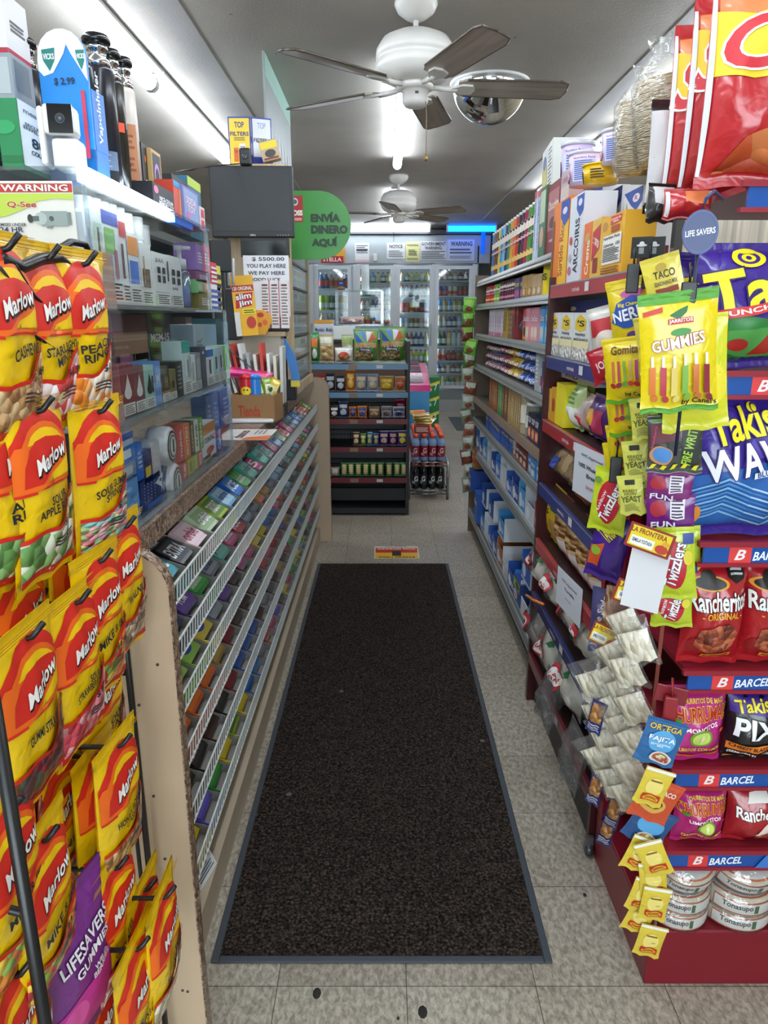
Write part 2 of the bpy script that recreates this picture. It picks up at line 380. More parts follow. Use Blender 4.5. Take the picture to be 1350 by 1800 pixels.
# ------------------------------------------------------------------ lamps
def lamp(x, y0, y1, label, axis='y', z=2.86, group='ceiling tube lamps', wide=.05, hous=.085, k=1.0):
    e = empty('tube_lamp', (x, (y0 + y1) / 2, z), 0 if axis == 'y' else PI / 2, label, 'lamp', group)
    h = (y1 - y0) / 2
    MB().box(-hous, hous, -h, h, .05, .068, pm('#dcdcd8', .4)).build('housing', e)
    mb = MB(); mb.tube([(0, -h + .02, 0), (0, h - .02, 0)], wide, emit('#eaf3ff', TUBE * k), 10); mb.build('tube', e)
    for q in (-1, 1): MB().tube([(0, q * h, 0), (0, q * (h - .02), 0)], wide * 1.06, '#e8e8e4', 10).build('end_cap', e)
    return e
lamp(.12, 4.55, 7.05, 'long white tube lamp on the ceiling behind the big fan hub', wide=.038, hous=.035, k=.8)
lamp(.12, 8.6, 11.05, 'far tube lamp beyond the second fan', wide=.038, hous=.035, k=.8)
lamp(.12, .85, 3.25, 'added unseen tube lamp overhead above the dark floor mat', wide=.042)  # out of view, added to brighten the aisle and counter shelves
lamp(.12, -1.75, .7, 'added unseen tube lamp overhead near the shopfront', wide=.042)  # unseen, added behind the camera as extra light along the aisle
lamp(-1.38, 4.72, 7.16, 'left tube lamp running to the top of the black monitor', wide=.046)
lamp(-1.38, 2.26, 4.70, 'tube lamp at the upper left corner above the tall bottles', wide=.046)
lamp(-1.38, -.4, 2.02, 'tube lamp on the left side of the ceiling outside the view', wide=.046)
lamp(1.81, 3.2, 5.9, 'right tube lamp seen beside the stack of chip bags', wide=.046)
lamp(1.81, 6.2, 8.7, 'right tube lamp seen behind the cotton candy tubs', wide=.046)
lamp(1.81, .3, 2.75, 'tube lamp above the end display outside the view', wide=.046)
c = P(690, 402, Y=11.9)
l = lamp(.22, -.7, 1.1, 'tube lamp running crosswise above the drink coolers', 'x', 2.83, wide=.045, hous=.05, k=.6)
l.location = ((P(617, 402, Y=11.9).x + P(785, 402, Y=11.9).x) / 2 - .4, 11.9, c.z)
for ch in l.children: pass
# blue tube to its right
a, b_ = P(786, 402, Y=11.88), P(872, 398, Y=11.88)
bt = empty('blue_tube_lamp', ((a.x + b_.x) / 2, 11.88, a.z), 0, 'blue glowing tube lamp beside the white one above the coolers', 'lamp')
hl = (b_.x - a.x) / 2
mb = MB(); mb.tube([(-hl, 0, 0), (hl, 0, 0)], .045, emit('#1470ff', 3.0), 8); mb.build('tube', bt)
for q in (-1, 1): MB().box(q * hl - .01, q * hl + .01, -.05, .05, -.05, .05, '#e8e8e4').build('end_cap', bt)
mb = MB(); mb.tube([(0, 0, 0), (0, 0, -.32)], .035, emit('#0a50d0', .7), 6)
o = mb.build('blue_light_strip', loc=(P(850, 400, Y=11.9).x, 11.9, a.z - .05)); tag(o, 'dim blue light strip hanging down beside the cooler warning signs', 'lamp')
# ------------------------------------------------------------------ ceiling fans
def fan(loc, rot, label, s=1.0, chain=True):
    e = empty('ceiling_fan', loc, rot, label, 'fan')      # origin at blade height
    wp = pm('#e4e2dc', .32); top = ZC - loc[2]
    mb = MB(); mb.lathe([(0, top), (.095, top), (.10, top - .02), (.085, top - .05), (.05, top - .075), (.03, top - .085), (0, top - .085)], wp, 24); mb.build('canopy', e)
    MB().tube([(0, 0, .2), (0, 0, top - .07)], .0125, wp, 10).build('rod', e)
    mb = MB(); mb.lathe([(0, .225), (.04, .225), (.10, .215), (.155, .19), (.182, .15), (.186, .115), (.18, .112), (.18, .10), (.187, .095), (.18, .06), (.15, .03), (.11, .01), (0, .01)], wp, 32); mb.build('motor_housing', e)
    mb = MB()
    for k in range(18): 
        a = 2 * PI * k / 18; mb.box(.115, .15, -.009, .009, .008, .03, '#17150f', Matrix.Rotation(a, 4, 'Z') @ Matrix.Rotation(R(-24), 4, 'Y') @ Matrix.Translation((-.012, 0, .045)))
    mb.build('vents', e)
    mb = MB(); mb.lathe([(0, .012), (.085, .012), (.09, -.01), (.07, -.02), (.062, -.02), (.062, -.065), (.05, -.085), (0, -.09)], wp, 24)
    mb.box(-.008, .008, -.064, -.06, -.045, -.035, '#1c1c1c'); mb.build('switch_housing', e)
    bl = wood_mat('#9c9084', '#beb3a5', 1, 0, .3)
    for k in range(5):
        ang = 2 * PI * k / 5
        prof = [(.20, -.055), (.24, -.068), (.675, -.078), (.72, -.062), (.73, 0), (.72, .062), (.675, .078), (.24, .068), (.20, .055)]
        mb = MB(); mb.prism(prof, -.004, .004, bl, 'z')
        ob = mb.build('blade', e, rot=(R(13), 0, ang)); ob.rotation_euler = (Matrix.Rotation(ang, 3, 'Z') @ Matrix.Rotation(R(-12), 3, 'X')).to_euler(); ob.location = (0, 0, .0)
        ed = MB()
        for i in range(1, 7): ed.tube([(prof[i][0], prof[i][1], 0), (prof[i + 1][0], prof[i + 1][1], 0)], .0055, '#4a3f35', 5)
        ed.build('dusty_edge', ob)
        mb = MB(); mb.tube([(.06, 0, .0), (.14, 0, -.008), (.20, 0, -.009)], .012, wp, 8); mb.prism([(.17, -.012), (.22, -.04), (.27, -.036), (.285, 0), (.27, .036), (.22, .04), (.17, .012)], -.013, -.004, wp, 'z')
        o2 = mb.build('blade_bracket', e); o2.rotation_euler = ob.rotation_euler
    if chain:
        mb = MB(); mb.tube([(.045, -.035, -.06), (.05, -.04, -.13), (.05, -.04, -.30)], .0018, '#8a7a5a', 5); mb.build('pull_chain', e)
        mb = MB(); mb.lathe([(0, 0), (.008, .004), (.01, .012), (.005, .028), (.002, .034), (0, .034)], pm('#8a6a2a', .3, .5), 10); mb.build('chain_knob', e, loc=(.05, -.04, -.33))
    e.scale = (s, s, s) if s != 1 else (1, 1, 1)
    return e
fan((.147, 3.76, 2.575), R(5), 'large white ceiling fan with worn wooden blades nearest the camera', 1.0)
fan((.15, 7.9, 2.565), R(-28), 'smaller looking white ceiling fan further back near the coolers', chain=False)
# convex mirror on the ceiling
e = empty('dome_mirror', (.655, 4.95, ZC), 0, 'half dome convex mirror on the ceiling beside the fan', 'mirror')
prof = [(.235 * math.cos(a), -.235 * math.sin(a)) for a in [R(3 + 87 * i / 16) for i in range(17)]]
MB().lathe(prof, pm('#e6e8ea', .03, 1, var=0), 40).build('mirror_dome', e)
MB().lathe([(.232, 0), (.245, 0), (.245, -.012), (.232, -.012)], '#d8d8d4', 40).build('rim', e)
# ------------------------------------------------------------------ mats
def mat_carpet():
    m, nt, b = base_mat('carpet'); N = nt.nodes.new; L = nt.links.new
    tc = N('ShaderNodeTexCoord'); mp = N('ShaderNodeMapping'); mp.inputs['Rotation'].default_value = (0, 0, .1); L(tc.outputs['Object'], mp.inputs[0])
    v = N('ShaderNodeTexVoronoi'); v.inputs['Scale'].default_value = 110; L(mp.outputs[0], v.inputs['Vector'])
    n = N('ShaderNodeTexNoise'); n.inputs['Scale'].default_value = 140; n.inputs['Detail'].default_value = 3; L(tc.outputs['Object'], n.inputs['Vector'])
    r = N('ShaderNodeValToRGB'); e = r.color_ramp.elements; e[0].position = .36; e[0].color = lin('#15110f'); e[1].position = .62; e[1].color = lin('#5a4c43'); L(n.outputs['Fac'], r.inputs[0])
    mu = N('ShaderNodeMix'); mu.data_type = 'RGBA'; mu.blend_type = 'MULTIPLY'; mu.inputs[0].default_value = .8; L(r.outputs[0], mu.inputs[6])
    r2 = N('ShaderNodeValToRGB'); e = r2.color_ramp.elements; e[0].position = .1; e[0].color = (1, 1, 1, 1); e[1].position = .7; e[1].color = (.12, .12, .12, 1); L(v.outputs['Distance'], r2.inputs[0]); L(r2.outputs[0], mu.inputs[7])
    L(mu.outputs[2], b.inputs['Base Color']); b.inputs['Roughness'].default_value = .95; b.inputs['Specular IOR Level'].default_value = .15
    bp = N('ShaderNodeBump'); bp.inputs['Strength'].default_value = 1; bp.inputs['Distance'].default_value = .004; bp.invert = True; L(v.outputs['Distance'], bp.inputs['Height']); L(bp.outputs[0], b.inputs['Normal'])
    return m
e = empty('floor_mat', (-.006, 2.85, 0), 0, 'long dark brown floor mat with grey rubber edge along the aisle', 'mat')
mx, my = .418, 1.465
MB().box(-mx + .02, mx - .02, -my + .02, my - .02, 0, .009, mat_carpet()).build('carpet', e)
rb = pm('#3b4148', .6); mb = MB()
mb.box(-mx, -mx + .02, -my, my, 0, .006, rb).box(mx - .02, mx, -my, my, 0, .006, rb).box(-mx + .02, mx - .02, -my, -my + .02, 0, .006, rb).box(-mx + .02, mx - .02, my - .02, my, 0, .006, rb)
mb.build('rubber_edge', e, bev=.003)
a = P(697, 971, Z=0)
w_, h_ = .30, .26
mb = MB(); mb.box(-w_ / 2, w_ / 2, -h_ / 2, h_ / 2, 0, .0012, '#d9d4c4')
art(mb, lambda u, v, o: (-(u - .5) * w_, -(v - .5) * h_, .0012 + o), w_, h_, [('r', .03, .52, .97, .98, '#e8b41c'), ('r', .03, .14, .97, .54, '#c9281c'), ('r', .4, .4, .6, .8, '#2a2620'),
   ('t', 'STAND HERE', .5, .90, .8, .1, '#1c1a18'), ('t', 'SOCIAL DISTANCING', .5, .24, .86, .12, '#f3ead8'), ('t', 'THANK YOU', .5, .07, .5, .07, '#2a7a8a')])
tag(mb.build('floor_sticker', loc=(a.x, a.y, 0)), 'yellow and red social distancing floor sticker beyond the mat', 'sticker')
a = P(815, 748, Z=0)
tag(MB().box(-.35, .35, -.7, .7, 0, .008, pm('#4a4f52', .8)).build('rubber_mat', loc=(a.x + .2, a.y + .2, 0), bev=.003), 'small grey rubber mat in front of the drink coolers', 'mat')
# ================================================================== LEFT SIDE: COUNTER, DISPLAY CASE, WIRE RACK
tan = pm('#c3ab8f', .45); tanw = pm('#b5a58c', .5)
def laminate():
    m, nt, b = base_mat('laminate'); N = nt.nodes.new; L = nt.links.new
    tc = N('ShaderNodeTexCoord'); n = N('ShaderNodeTexNoise'); n.inputs['Scale'].default_value = 75; n.inputs['Detail'].default_value = 5; n.inputs['Distortion'].default_value = 2; L(tc.outputs['Object'], n.inputs['Vector'])
    r = N('ShaderNodeValToRGB'); e = r.color_ramp.elements; e[0].position = .36; e[0].color = lin('#3a2c22'); e[1].position = .64; e[1].color = lin('#b8a088'); x = e.new(.5); x.color = lin('#7c6452')
    L(n.outputs['Fac'], r.inputs[0]); L(r.outputs[0], b.inputs['Base Color']); b.inputs['Roughness'].default_value = .3
    return m
lam = laminate()
ct = empty('checkout_counter', (0, 0, 0), 0, 'long tan store counter with speckled brown top and rounded end panels', 'counter')
YA, YE, XR = 1.17, 4.80, -.45
MB().box(-1.25, -.47, YA, YE, 1.075, 1.12, lam).build('countertop', ct)
def panel(y0, y1, name='end_panel'):
    rr = .075; top = 1.14; xf = -.37
    prof = [(-1.25, 0), (xf + .004, 0), (xf, .3), (xf, top - rr)] + [(xf - rr + rr * math.cos(R(a)), top - rr + rr * math.sin(R(a))) for a in (15, 30, 45, 60, 75, 90)] + [(-1.25, top)]
    mb = MB(); mb.prism(prof, y0, y1, tan)
    pr = MB()
    for i in range(1, len(prof) - 1):
        a, b2 = prof[i], prof[i + 1]; dx, dz = b2[0] - a[0], b2[1] - a[1]; l = math.hypot(dx, dz); nx, nz = dz / l * .0025, -dx / l * .0025
        pr.add([(a[0], y0 - .001, a[1]), (b2[0], y0 - .001, b2[1]), (b2[0] + nx, y0 - .001, b2[1] + nz), (a[0] + nx, y0 - .001, a[1] + nz), (a[0], y1, a[1]), (b2[0], y1, b2[1]), (b2[0] + nx, y1, b2[1] + nz), (a[0] + nx, y1, a[1] + nz)],
               [(0, 1, 2, 3), (3, 2, 6, 7), (4, 7, 6, 5)], lam)
    if y0 < 2:
        for x, z in ((-.40, .93), (-.44, .85), (-.50, 1.0), (-.47, .62), (-.42, .52), (-.44, .516), (-.41, .34), (-.46, .74), (-.43, .66), (-.52, .8), (-.41, .2), (-.40, .197), (-.49, .44)):
            mb.tube([(x, y0 - .0015, z), (x, y0 + .001, z)], .0028, '#4a3626', 8)
    p = mb.build(name, ct); pr.build('edge_banding', p)
    return p
panel(YA - .028, YA); panel(YE, YE + .028)
MB().box(-.90, XR, YA, YE, 0, .10, tanw).build('kick_plate', ct)
MB().box(-1.25, -.74, YA, YE, .10, 1.075, pm('#8f8474', .5)).build('back_panel', ct)
RZ = [.97, .84, .71, .572, .415, .255]
white_wire = pm('#c9ccc8', .35, .2)
for k, z in enumerate(RZ):
    # sloping shelf tray, its front edge a picket rail of white wire
    mb = MB(); f = z - .045
    mb.add([(XR - .003, YA, f), (XR - .003, YE, f), (-.74, YE, f + .03), (-.74, YA, f + .03), (XR - .003, YA, f - .006), (XR - .003, YE, f - .006), (-.74, YE, f + .024), (-.74, YA, f + .024)], [(0, 1, 2, 3), (4, 7, 6, 5), (0, 4, 5, 1)], pm('#6d6a64', .5))
    sh = mb.build('wire_shelf', ct)
    mb = MB(); mb.tube([(XR, YA, z), (XR, YE, z)], .0032, white_wire, 6).tube([(XR, YA, f), (XR, YE, f)], .0030, white_wire, 6)
    y = YA + .01
    while y < YE:
        mb.tube([(XR + .001, y, f), (XR + .001, y + .011, z)], .0019, white_wire, 4, caps=False); y += .0235
    mb.build('picket_rail', sh)
# ------------------------------------------------------------------ candy on the six shelves
rnd = random.Random(11)
G1, G2 = '#8d8a86', '#a5a29c'
def pack_mesh(w_, h_, d_, col, art_):
    mb = MB(); mb.box(-w_ / 2, w_ / 2, 0, d_, 0, h_, pm(col, .3)); art(mb, flatS(w_, h_), w_, h_, art_, off=.0008)
    art(mb, lambda u, v, o: ((u - .5) * w_, v * d_, h_ + o), w_, d_, [('r', .1, .2, .9, .8, art_[0][-1])] if art_ else [])
    return mb.mesh('pack')
def brand(col, band, txt, tcol, ol=None, extra=()):
    return [('r', .0, .12, 1, .88, band)] + list(extra) + [('t', txt, .5, .5, .8, .42, tcol, ol)]
KINDS = [  # colour word, category, mesh
 ('teal', 'gum pack', '#0d7f8f', brand('', '#14a0ad', 'extra', '#ffffff', '#0a4a58')),
 ('black and silver', 'gum pack', '#1c1d22', brand('', '#3a3c44', 'EXTRA', '#e8eef2')),
 ('pale pink', 'gum pack', '#e6c9cf', brand('', '#f0dde2', 'orbit', '#c0507a')),
 ('pale green', 'gum pack', '#cfe0c0', brand('', '#9cc08a', 'orbit', '#ffffff', '#3f7a40')),
 ('lime green', 'gum pack', '#a9c63a', brand('', '#5f8f2a', 'TRIDENT', '#ffffff')),
 ('sky blue', 'gum pack', '#6fb2e0', brand('', '#b8dcf2', 'dentyne', '#1d4f9c')),
 ('bright blue', 'gum pack', '#1f63b8', brand('', '#2f86d8', 'ICE', '#ffffff')),
 ('green', 'gum pack', '#2f9440', brand('', '#54b84e', 'doublemint', '#ffffff')),
 ('mint green', 'gum pack', '#3fa892', brand('', '#7fcdb8', 'polar', '#0f5a54')),
 ('black and pink', 'gum pack', '#241a26', brand('', '#c4267c', '5', '#ffffff')),
 ('purple', 'bubble gum pack', '#4b2f7a', brand('', '#6a44a6', 'BUBBLE\nYUM', '#ffffff', '#201040')),
 ('navy and pink', 'bubble gum pack', '#22305f', brand('', '#3a3f86', 'BUBBLE\nYUM', '#f4d8e8', '#101a40')),
 ('pink', 'candy pack', '#c8417c', brand('', '#e27ba4', 'BUBBLE', '#ffffff', '#7a1a44')),
 ('red', 'candy pack', '#b81f26', brand('', '#d84a44', 'ICE', '#ffffff')),
 ('grey', 'mint tin', '#6e7680', brand('', '#9aa4ae', 'ice breakers', '#16335a')),
 ('orange', 'peanut butter cup pack', '#e0641e', brand('', '#f08020', "REESE'S", '#f7c81a', '#5a2a10')),
 ('brown', 'chocolate bar', '#4a2a1c', brand('', '#3a2016', "HERSHEY'S", '#e8e4dc')),
 ('black and white', 'chocolate bar', '#1f1a1a', brand('', '#3a3230', "HERSHEY'S", '#f2f0ec')),
 ('dark brown', 'chocolate bar', '#3b1d18', brand('', '#4a2418', 'SNICKERS', '#ffffff', '#1f3f9c')),
 ('blue', 'candy bar', '#1c4fa8', brand('', '#2a68c8', 'MOUNDS', '#ffffff', '#b8202a')),
 ('yellow', 'candy box', '#f0d21c', brand('', '#f7e04a', 'SOUR', '#2f7a2a')),
 ('violet', 'candy box', '#6a5acb', brand('', '#7f6fe0', 'GRAPE', '#ffffff')),
 ('yellow with a blue oval', 'chewy candy pack', '#ead23a', [('r', 0, 0, 1, 1, '#ecd648'), ('e', .5, .5, .36, .3, '#1f4fb0'), ('t', 'HI', .5, .5, .3, .3, '#ffffff')]),
 ('lime with a blue oval', 'chewy candy pack', '#86bf3a', [('r', 0, 0, 1, 1, '#9ccf52'), ('e', .5, .5, .36, .3, '#1f4fb0'), ('t', 'HI', .5, .5, .3, .3, '#ffffff')]),
 ('gold foil', 'chocolate bar', '#b08a3a', brand('', '#c8a85a', 'TWIX', '#c01f26')),
 ('white and red', 'candy bar', '#e6e2dc', brand('', '#d0282c', 'KIT KAT', '#ffffff')),
 ('silver and teal', 'mint pack', '#a8b8b8', brand('', '#5aa8a0', 'TIC TAC', '#ffffff')),
 ('dark red', 'candy pack', '#7c1820', brand('', '#98202a', 'SKITTLES', '#ffffff')),
]
PK = [pack_mesh(.116, .078, .02, k[2], k[3]) for k in KINDS]
TIERS = [
 [0, 0, 0, 1, 2, 3, 4, 5, 6, 7, 8, 9, 8, 26, 12, 5, 3, 25, 12, 14, 5, 6, 14, 25, 13, 4, 26],
 [11, 10, 11, 10, 7, 14, 8, 12, 13, 14, 14, 15, 24, 14, 5, 5, 1, 26, 8, 14, 5, 13, 4, 3, 12, 14, 25, 26],
 [23, 23, 23, 23, 22, 14, 10, 18, 9, 12, 20, 20, 6, 6, 12, 13, 26, 5, 1, 14, 18, 13, 4, 20, 3, 12, 13, 14],
 [15, 15, 15, 15, 15, 24, 27, 16, 18, 18, 11, 13, 12, 13, 27, 10, 24, 18, 13, 4, 27, 3, 15, 13, 26, 16, 13, 4],
 [17, 17, 17, 17, 16, 17, 27, 19, 19, 19, 16, 14, 17, 18, 24, 18, 27, 7, 20, 16, 6, 23, 18, 12, 4, 27, 19, 20],
 [20, 21, 20, 21, 7, 20, 4, 20, 6, 6, 14, 13, 12, 21, 16, 20, 12, 7, 23, 20, 26, 4, 18, 7, 12, 13, 20, 26],
]
TIERW = ['topmost', 'second', 'third', 'fourth', 'fifth', 'lowest']
TIERC = ['#8f9aa0', '#77706c', '#a39a96', '#6a4030', '#4f4238', '#8a8478']
def tray_mesh(w_, col):
    """open card display tray: low front lip, taller back"""
    mb = MB(); o = pm(col, .5); i = pm('#8b8780', .6); t = .0025; d = .24
    mb.box(-w_ / 2, w_ / 2, 0, d, 0, t, i)
    mb.box(-w_ / 2, w_ / 2, 0, t, 0, .028, o)
    mb.box(-w_ / 2, w_ / 2, d - t, d, 0, .10, i)
    for s in (-1, 1):
        x0 = s * (w_ / 2 - t / 2)
        mb.add([(x0 - t / 2, 0, 0), (x0 + t / 2, 0, 0), (x0 + t / 2, d, 0), (x0 - t / 2, d, 0), (x0 - t / 2, 0, .028), (x0 + t / 2, 0, .028), (x0 + t / 2, d, .085), (x0 - t / 2, d, .085)],
               [(0, 3, 2, 1), (4, 5, 6, 7), (0, 1, 5, 4), (2, 3, 7, 6), (0, 4, 7, 3), (1, 2, 6, 5)], o if s < 0 else i)
    return mb.mesh('tray')
TR = {}
NS = 26; PITCH = (YE - 1.30) / NS
for t, z in enumerate(RZ):
    f = z - .045
    y = YA + .02; seq = TIERS[t]; j = 0
    pk_i = {}
    for s_ in range(NS + 1):
        k = seq[s_ % NS]; wd = PITCH - .008; yc = YA + .075 + s_ * PITCH
        if yc + wd / 2 > YE: break
        word, cat, col, _ = KINDS[k]
        key = (k)
        if key not in TR: TR[key] = tray_mesh(wd, col)
        tr = bpy.data.objects.new('display_tray', TR[key]); COL.objects.link(tr)
        tr.location = (XR - .006, yc, f + .001); tr.rotation_euler = (R(7), 0, PI / 2)
        tag(tr, '%s card tray, %s along the %s candy shelf' % (word, nth(s_), TIERW[t]), 'tray', 'candy trays on the counter shelves')
        fullness = rnd.choice((1, 2, 3, 3, 3)) if s_ > 1 else 3
        for q in range(fullness):
            ob = bpy.data.objects.new(cat.replace(' ', '_'), PK[k]); COL.objects.link(ob)
            # packs lean back in the tray, faces tipped up towards the aisle
            tilt = R(56 + rnd.uniform(-5, 6)); dd = .016 + q * .060
            ob.location = (XR - .012 - dd, yc + rnd.uniform(-.001, .001), f + .019 + dd * .1226 + .010)
            ob.rotation_euler = (Matrix.Rotation(PI / 2 + rnd.uniform(-.015, .015), 3, 'Z') @ Matrix.Rotation(-tilt, 3, 'X')).to_euler()
            ob.scale = (min(1.0, (wd - .018) / .116),) * 1 + (1, 1)
            pk_i[k] = pk_i.get(k, 0) + 1
            tag(ob, '%s %s %s from the near end, %s shelf' % (nth(pk_i[k] - 1), word, cat, TIERW[t]), 'candy', 'packs on the %s counter shelf' % TIERW[t])
# paper brochures on the low ledge
mb = MB(); mb.box(-.05, .05, 0, .012, 0, .09, '#d8dadb'); art(mb, flatS(.1, .09), .1, .09, [('l', .1, .1, .9, .6, 6, '#5a6670'), ('r', .1, .7, .6, .85, '#2f5f9c')])
p = P(366, 1570, X=-.46); tag(mb.build('leaflet_stack', loc=(p.x, p.y + .02, .102), rot=(R(-25), 0, PI / 2 - .2)), 'few white paper leaflets wedged at the near end of the ledge', 'leaflets')
# ------------------------------------------------------------------ acrylic display case
CX = -.48; Z1, Z2, Z3, Z4 = 1.12, 1.33, 1.54, 1.747
YC0, YC1, YC2 = 1.24, 2.24, 2.06
ac = clear('#f8fbfb', .02, .03, 0); edge = clear('#dfe8ea', .12, .15, .10)
cs = empty('display_case', (-.48, 1.7, Z1 + .001), 0, 'clear acrylic display case of three tiers standing on the counter', 'display case')
def cpart(name, x0, x1, y0, y1, z0, z1, m=None):
    return MB().box(x0 + .48, x1 + .48, y0 - 1.7, y1 - 1.7, z0 - Z1, z1 - Z1, m or ac).build(name, cs)
XB = -.86
cpart('front_pane', CX - .004, CX, YC0, YC1, Z1, Z3 - .004)
cpart('front_pane', CX - .004, CX, YC0, YC2, Z3 + .004, Z4)
cpart('side_pane', XB, CX - .004, YC0, YC0 + .004, Z1, Z4); cpart('side_pane', XB, CX - .004, YC1 - .004, YC1, Z1, Z3 - .004); cpart('side_pane', XB, CX - .004, YC2 - .004, YC2, Z3 + .004, Z4)
cpart('back_pane', XB - .004, XB, YC0, YC1, Z1, Z3, pm('#8a8886', .6)); cpart('back_pane', XB - .004, XB, YC0, YC2, Z3, Z4, pm('#8e9094', .6))
cpart('shelf', XB, CX, YC0, YC1, Z1, Z1 + .005, edge); cpart('shelf', XB, CX - .004, YC0 + .004, YC1, Z2 - .005, Z2, edge); cpart('shelf', XB, CX, YC0, YC1, Z3 - .004, Z3 + .004, edge)
cpart('lid', XB, CX + .006, YC0 - .004, YC2 + .004, Z4, Z4 + .006, clear('#eef2f4', .1, .1, .06))
for y in (YC0, YC2): cpart('edge_trim', CX - .005, CX + .001, y - .003, y + .003, Z3, Z4, edge)
for y in (YC0, YC1): cpart('edge_trim', CX - .005, CX + .001, y - .003, y + .003, Z1, Z3, edge)
MB().box(-.008, .008, YC0 + .02 - 1.7, YC2 - .30 - 1.7, -.012, 0, emit('#e9f6ff', 15.0)).build('light_strip', cs, loc=(-.012, 0, Z4 - Z1))
MB().box(-.010, .010, YC2 - .30 - 1.7, YC2 - .14 - 1.7, -.014, 0, pm('#1d6fe0', .4)).build('blue_tape', cs, loc=(-.012, 0, Z4 - Z1))
WL = [('r', .06, .02, .94, .25, '#eceae4'), ('l', .14, .04, .86, .23, 5, '#55534f')]
def item(side, xl, xr, yt, yb, X, d, col, art_, name, label, cat, group=None, kind='box', zb=None, T=None, seed=0, rz=0, **kw):
    """a product with its face on the plane x=X, filling that stretch of the photo; side -1 = left of the aisle, 1 = right"""
    ym = (yt + yb) / 2
    a, b2 = P(xl, ym, X=X), P(xr, ym, X=X); wd = abs(b2.y - a.y); yc = (a.y + b2.y) / 2; xm = FPX * X
    px = (xl + xr) / 2; top = P(px, yt, X=X).z; bot = zb if zb is not None else P(px, yb, X=X).z; 
    if side < 0 and abs(X) < .62 and bot < Z1 + .03: bot = Z1 + .0075
    h = top - bot
    rot = (0, 0, (PI / 2 if side < 0 else -PI / 2) + rz)
    if kind == 'box': mb = carton(wd, d, h, col, art_, **kw)
    elif kind == 'bag': mb = pouch(wd * 1.02, h, T or d, col, art_, seed=seed, **kw)
    elif kind == 'tin': mb = tin(wd / 2, h, col, art_)
    ob = mb.build(name, loc=(X + (0 if kind == 'box' else (wd / 2 if kind == 'tin' else d / 2) * side), yc, bot), rot=rot)
    tag(ob, label, cat, group); return ob
XF = -.505
IN = [
 (153, 168, 378, 545, '#e4e8f2', [('r', .1, .3, .9, .75, '#b9c6e8'), ('r', .42, .45, .62, .85, '#2a2c38')] + WL, 'white and lavender blister pack'),
 (168, 185, 378, 545, '#e6ece8', [('r', .1, .3, .9, .9, '#b8d2c4'), ('r', .42, .45, .62, .85, '#2a2c38')] + WL, 'white and pale green blister pack'),
 (185, 212, 375, 545, '#dfe6ea', [('r', 0, .86, 1, 1, '#3c4fa8'), ('r', .1, .55, .7, .82, '#7fb85a'), ('r', .2, .28, .4, .55, '#c8ccd8'), ('r', .6, .28, .8, .6, '#b06a70')] + WL[:1] + [('l', .1, .04, .9, .24, 5, '#22362e')], 'blister pack with a purple header'),
 (212, 226, 385, 545, '#e9e9ea', [('r', .2, .3, .5, .7, '#6a4a50'), ('r', .1, .78, .9, .95, '#c83a3a')] + WL, 'white blister pack with a red header'),
 (226, 247, 412, 545, '#eceef0', [('r', .15, .3, .85, .62, '#3f74cf'), ('r', .1, .7, .9, .95, '#e8964a')] + WL, 'blister pack with a blue refill'),
 (247, 268, 430, 545, '#e8e6e2', [('r', .2, .3, .8, .6, '#6a5a4c'), ('r', .3, .35, .4, .8, '#b08a5a')] + WL, 'white blister pack with a brown insert'),
 (270, 298, 446, 545, '#e9e7e4', [('r', .25, .45, .44, .58, '#35333a'), ('r', .55, .45, .74, .58, '#35333a'), ('r', .25, .62, .44, .74, '#35333a'), ('r', .55, .62, .74, .74, '#35333a'), ('r', .86, .5, .95, .88, '#3d3b3a'), ('t', 'JUUL', .4, .85, .5, .08, '#4a4a50'), ('r', .05, .26, .9, .27, '#888888')] + WL, 'white box with four dark squares'),
 (298, 320, 452, 545, '#e9e7e4', [('r', .2, .45, .45, .58, '#35333a'), ('r', .6, .45, .85, .58, '#35333a'), ('r', .2, .62, .45, .74, '#35333a'), ('r', .6, .62, .85, .74, '#35333a'), ('t', 'JUUL', .4, .36, .5, .06, '#4a4a50')] + WL, 'narrower white box with dark squares'),
]
for a in IN:
    item(-1, a[0], a[1], a[2], a[3], XF, .05, a[4], a[5], 'vape_pack', a[6] + ' in the top tier of the acrylic case', 'vape pack', 'stock in the acrylic case', zb=Z3 + .0065)
# white capped bottles standing behind the blister packs
def bottle(name, r, h, body, capc, label, cat, loc, group=None, neck=.35, caph=.12, n=14, mat=None, wrap=(), pump=False):
    e = empty(name, loc, rnd.uniform(-.3, .3) if not wrap else (kw_rot), label, cat, group)
    m = mat or pm(body, .3)
    mb = MB(); hb = h * (1 - caph)
    mb.lathe([(0, 0), (r * .95, 0), (r, h * .02), (r, hb * .72), (r * .8, hb * .86), (r * neck, hb * .95), (r * neck, hb), (0, hb)], m, n)
    if wrap: art(mb, lambda u, v, o: ((r + o) * math.sin((u - .5) * PI), -(r + o) * math.cos((u - .5) * PI), h * (.08 + v * .5)), r * PI, h * .5, wrap, ml=r * .4, off=r * .04)
    mb.build('body', e)
    rc = r * neck * 1.15
    MB().lathe([(0, hb), (rc, hb), (rc, h), (rc * .9, h * 1.005), (0, h * 1.005)], pm(capc, .35), n).build('cap', e)
    return e
kw_rot = 0
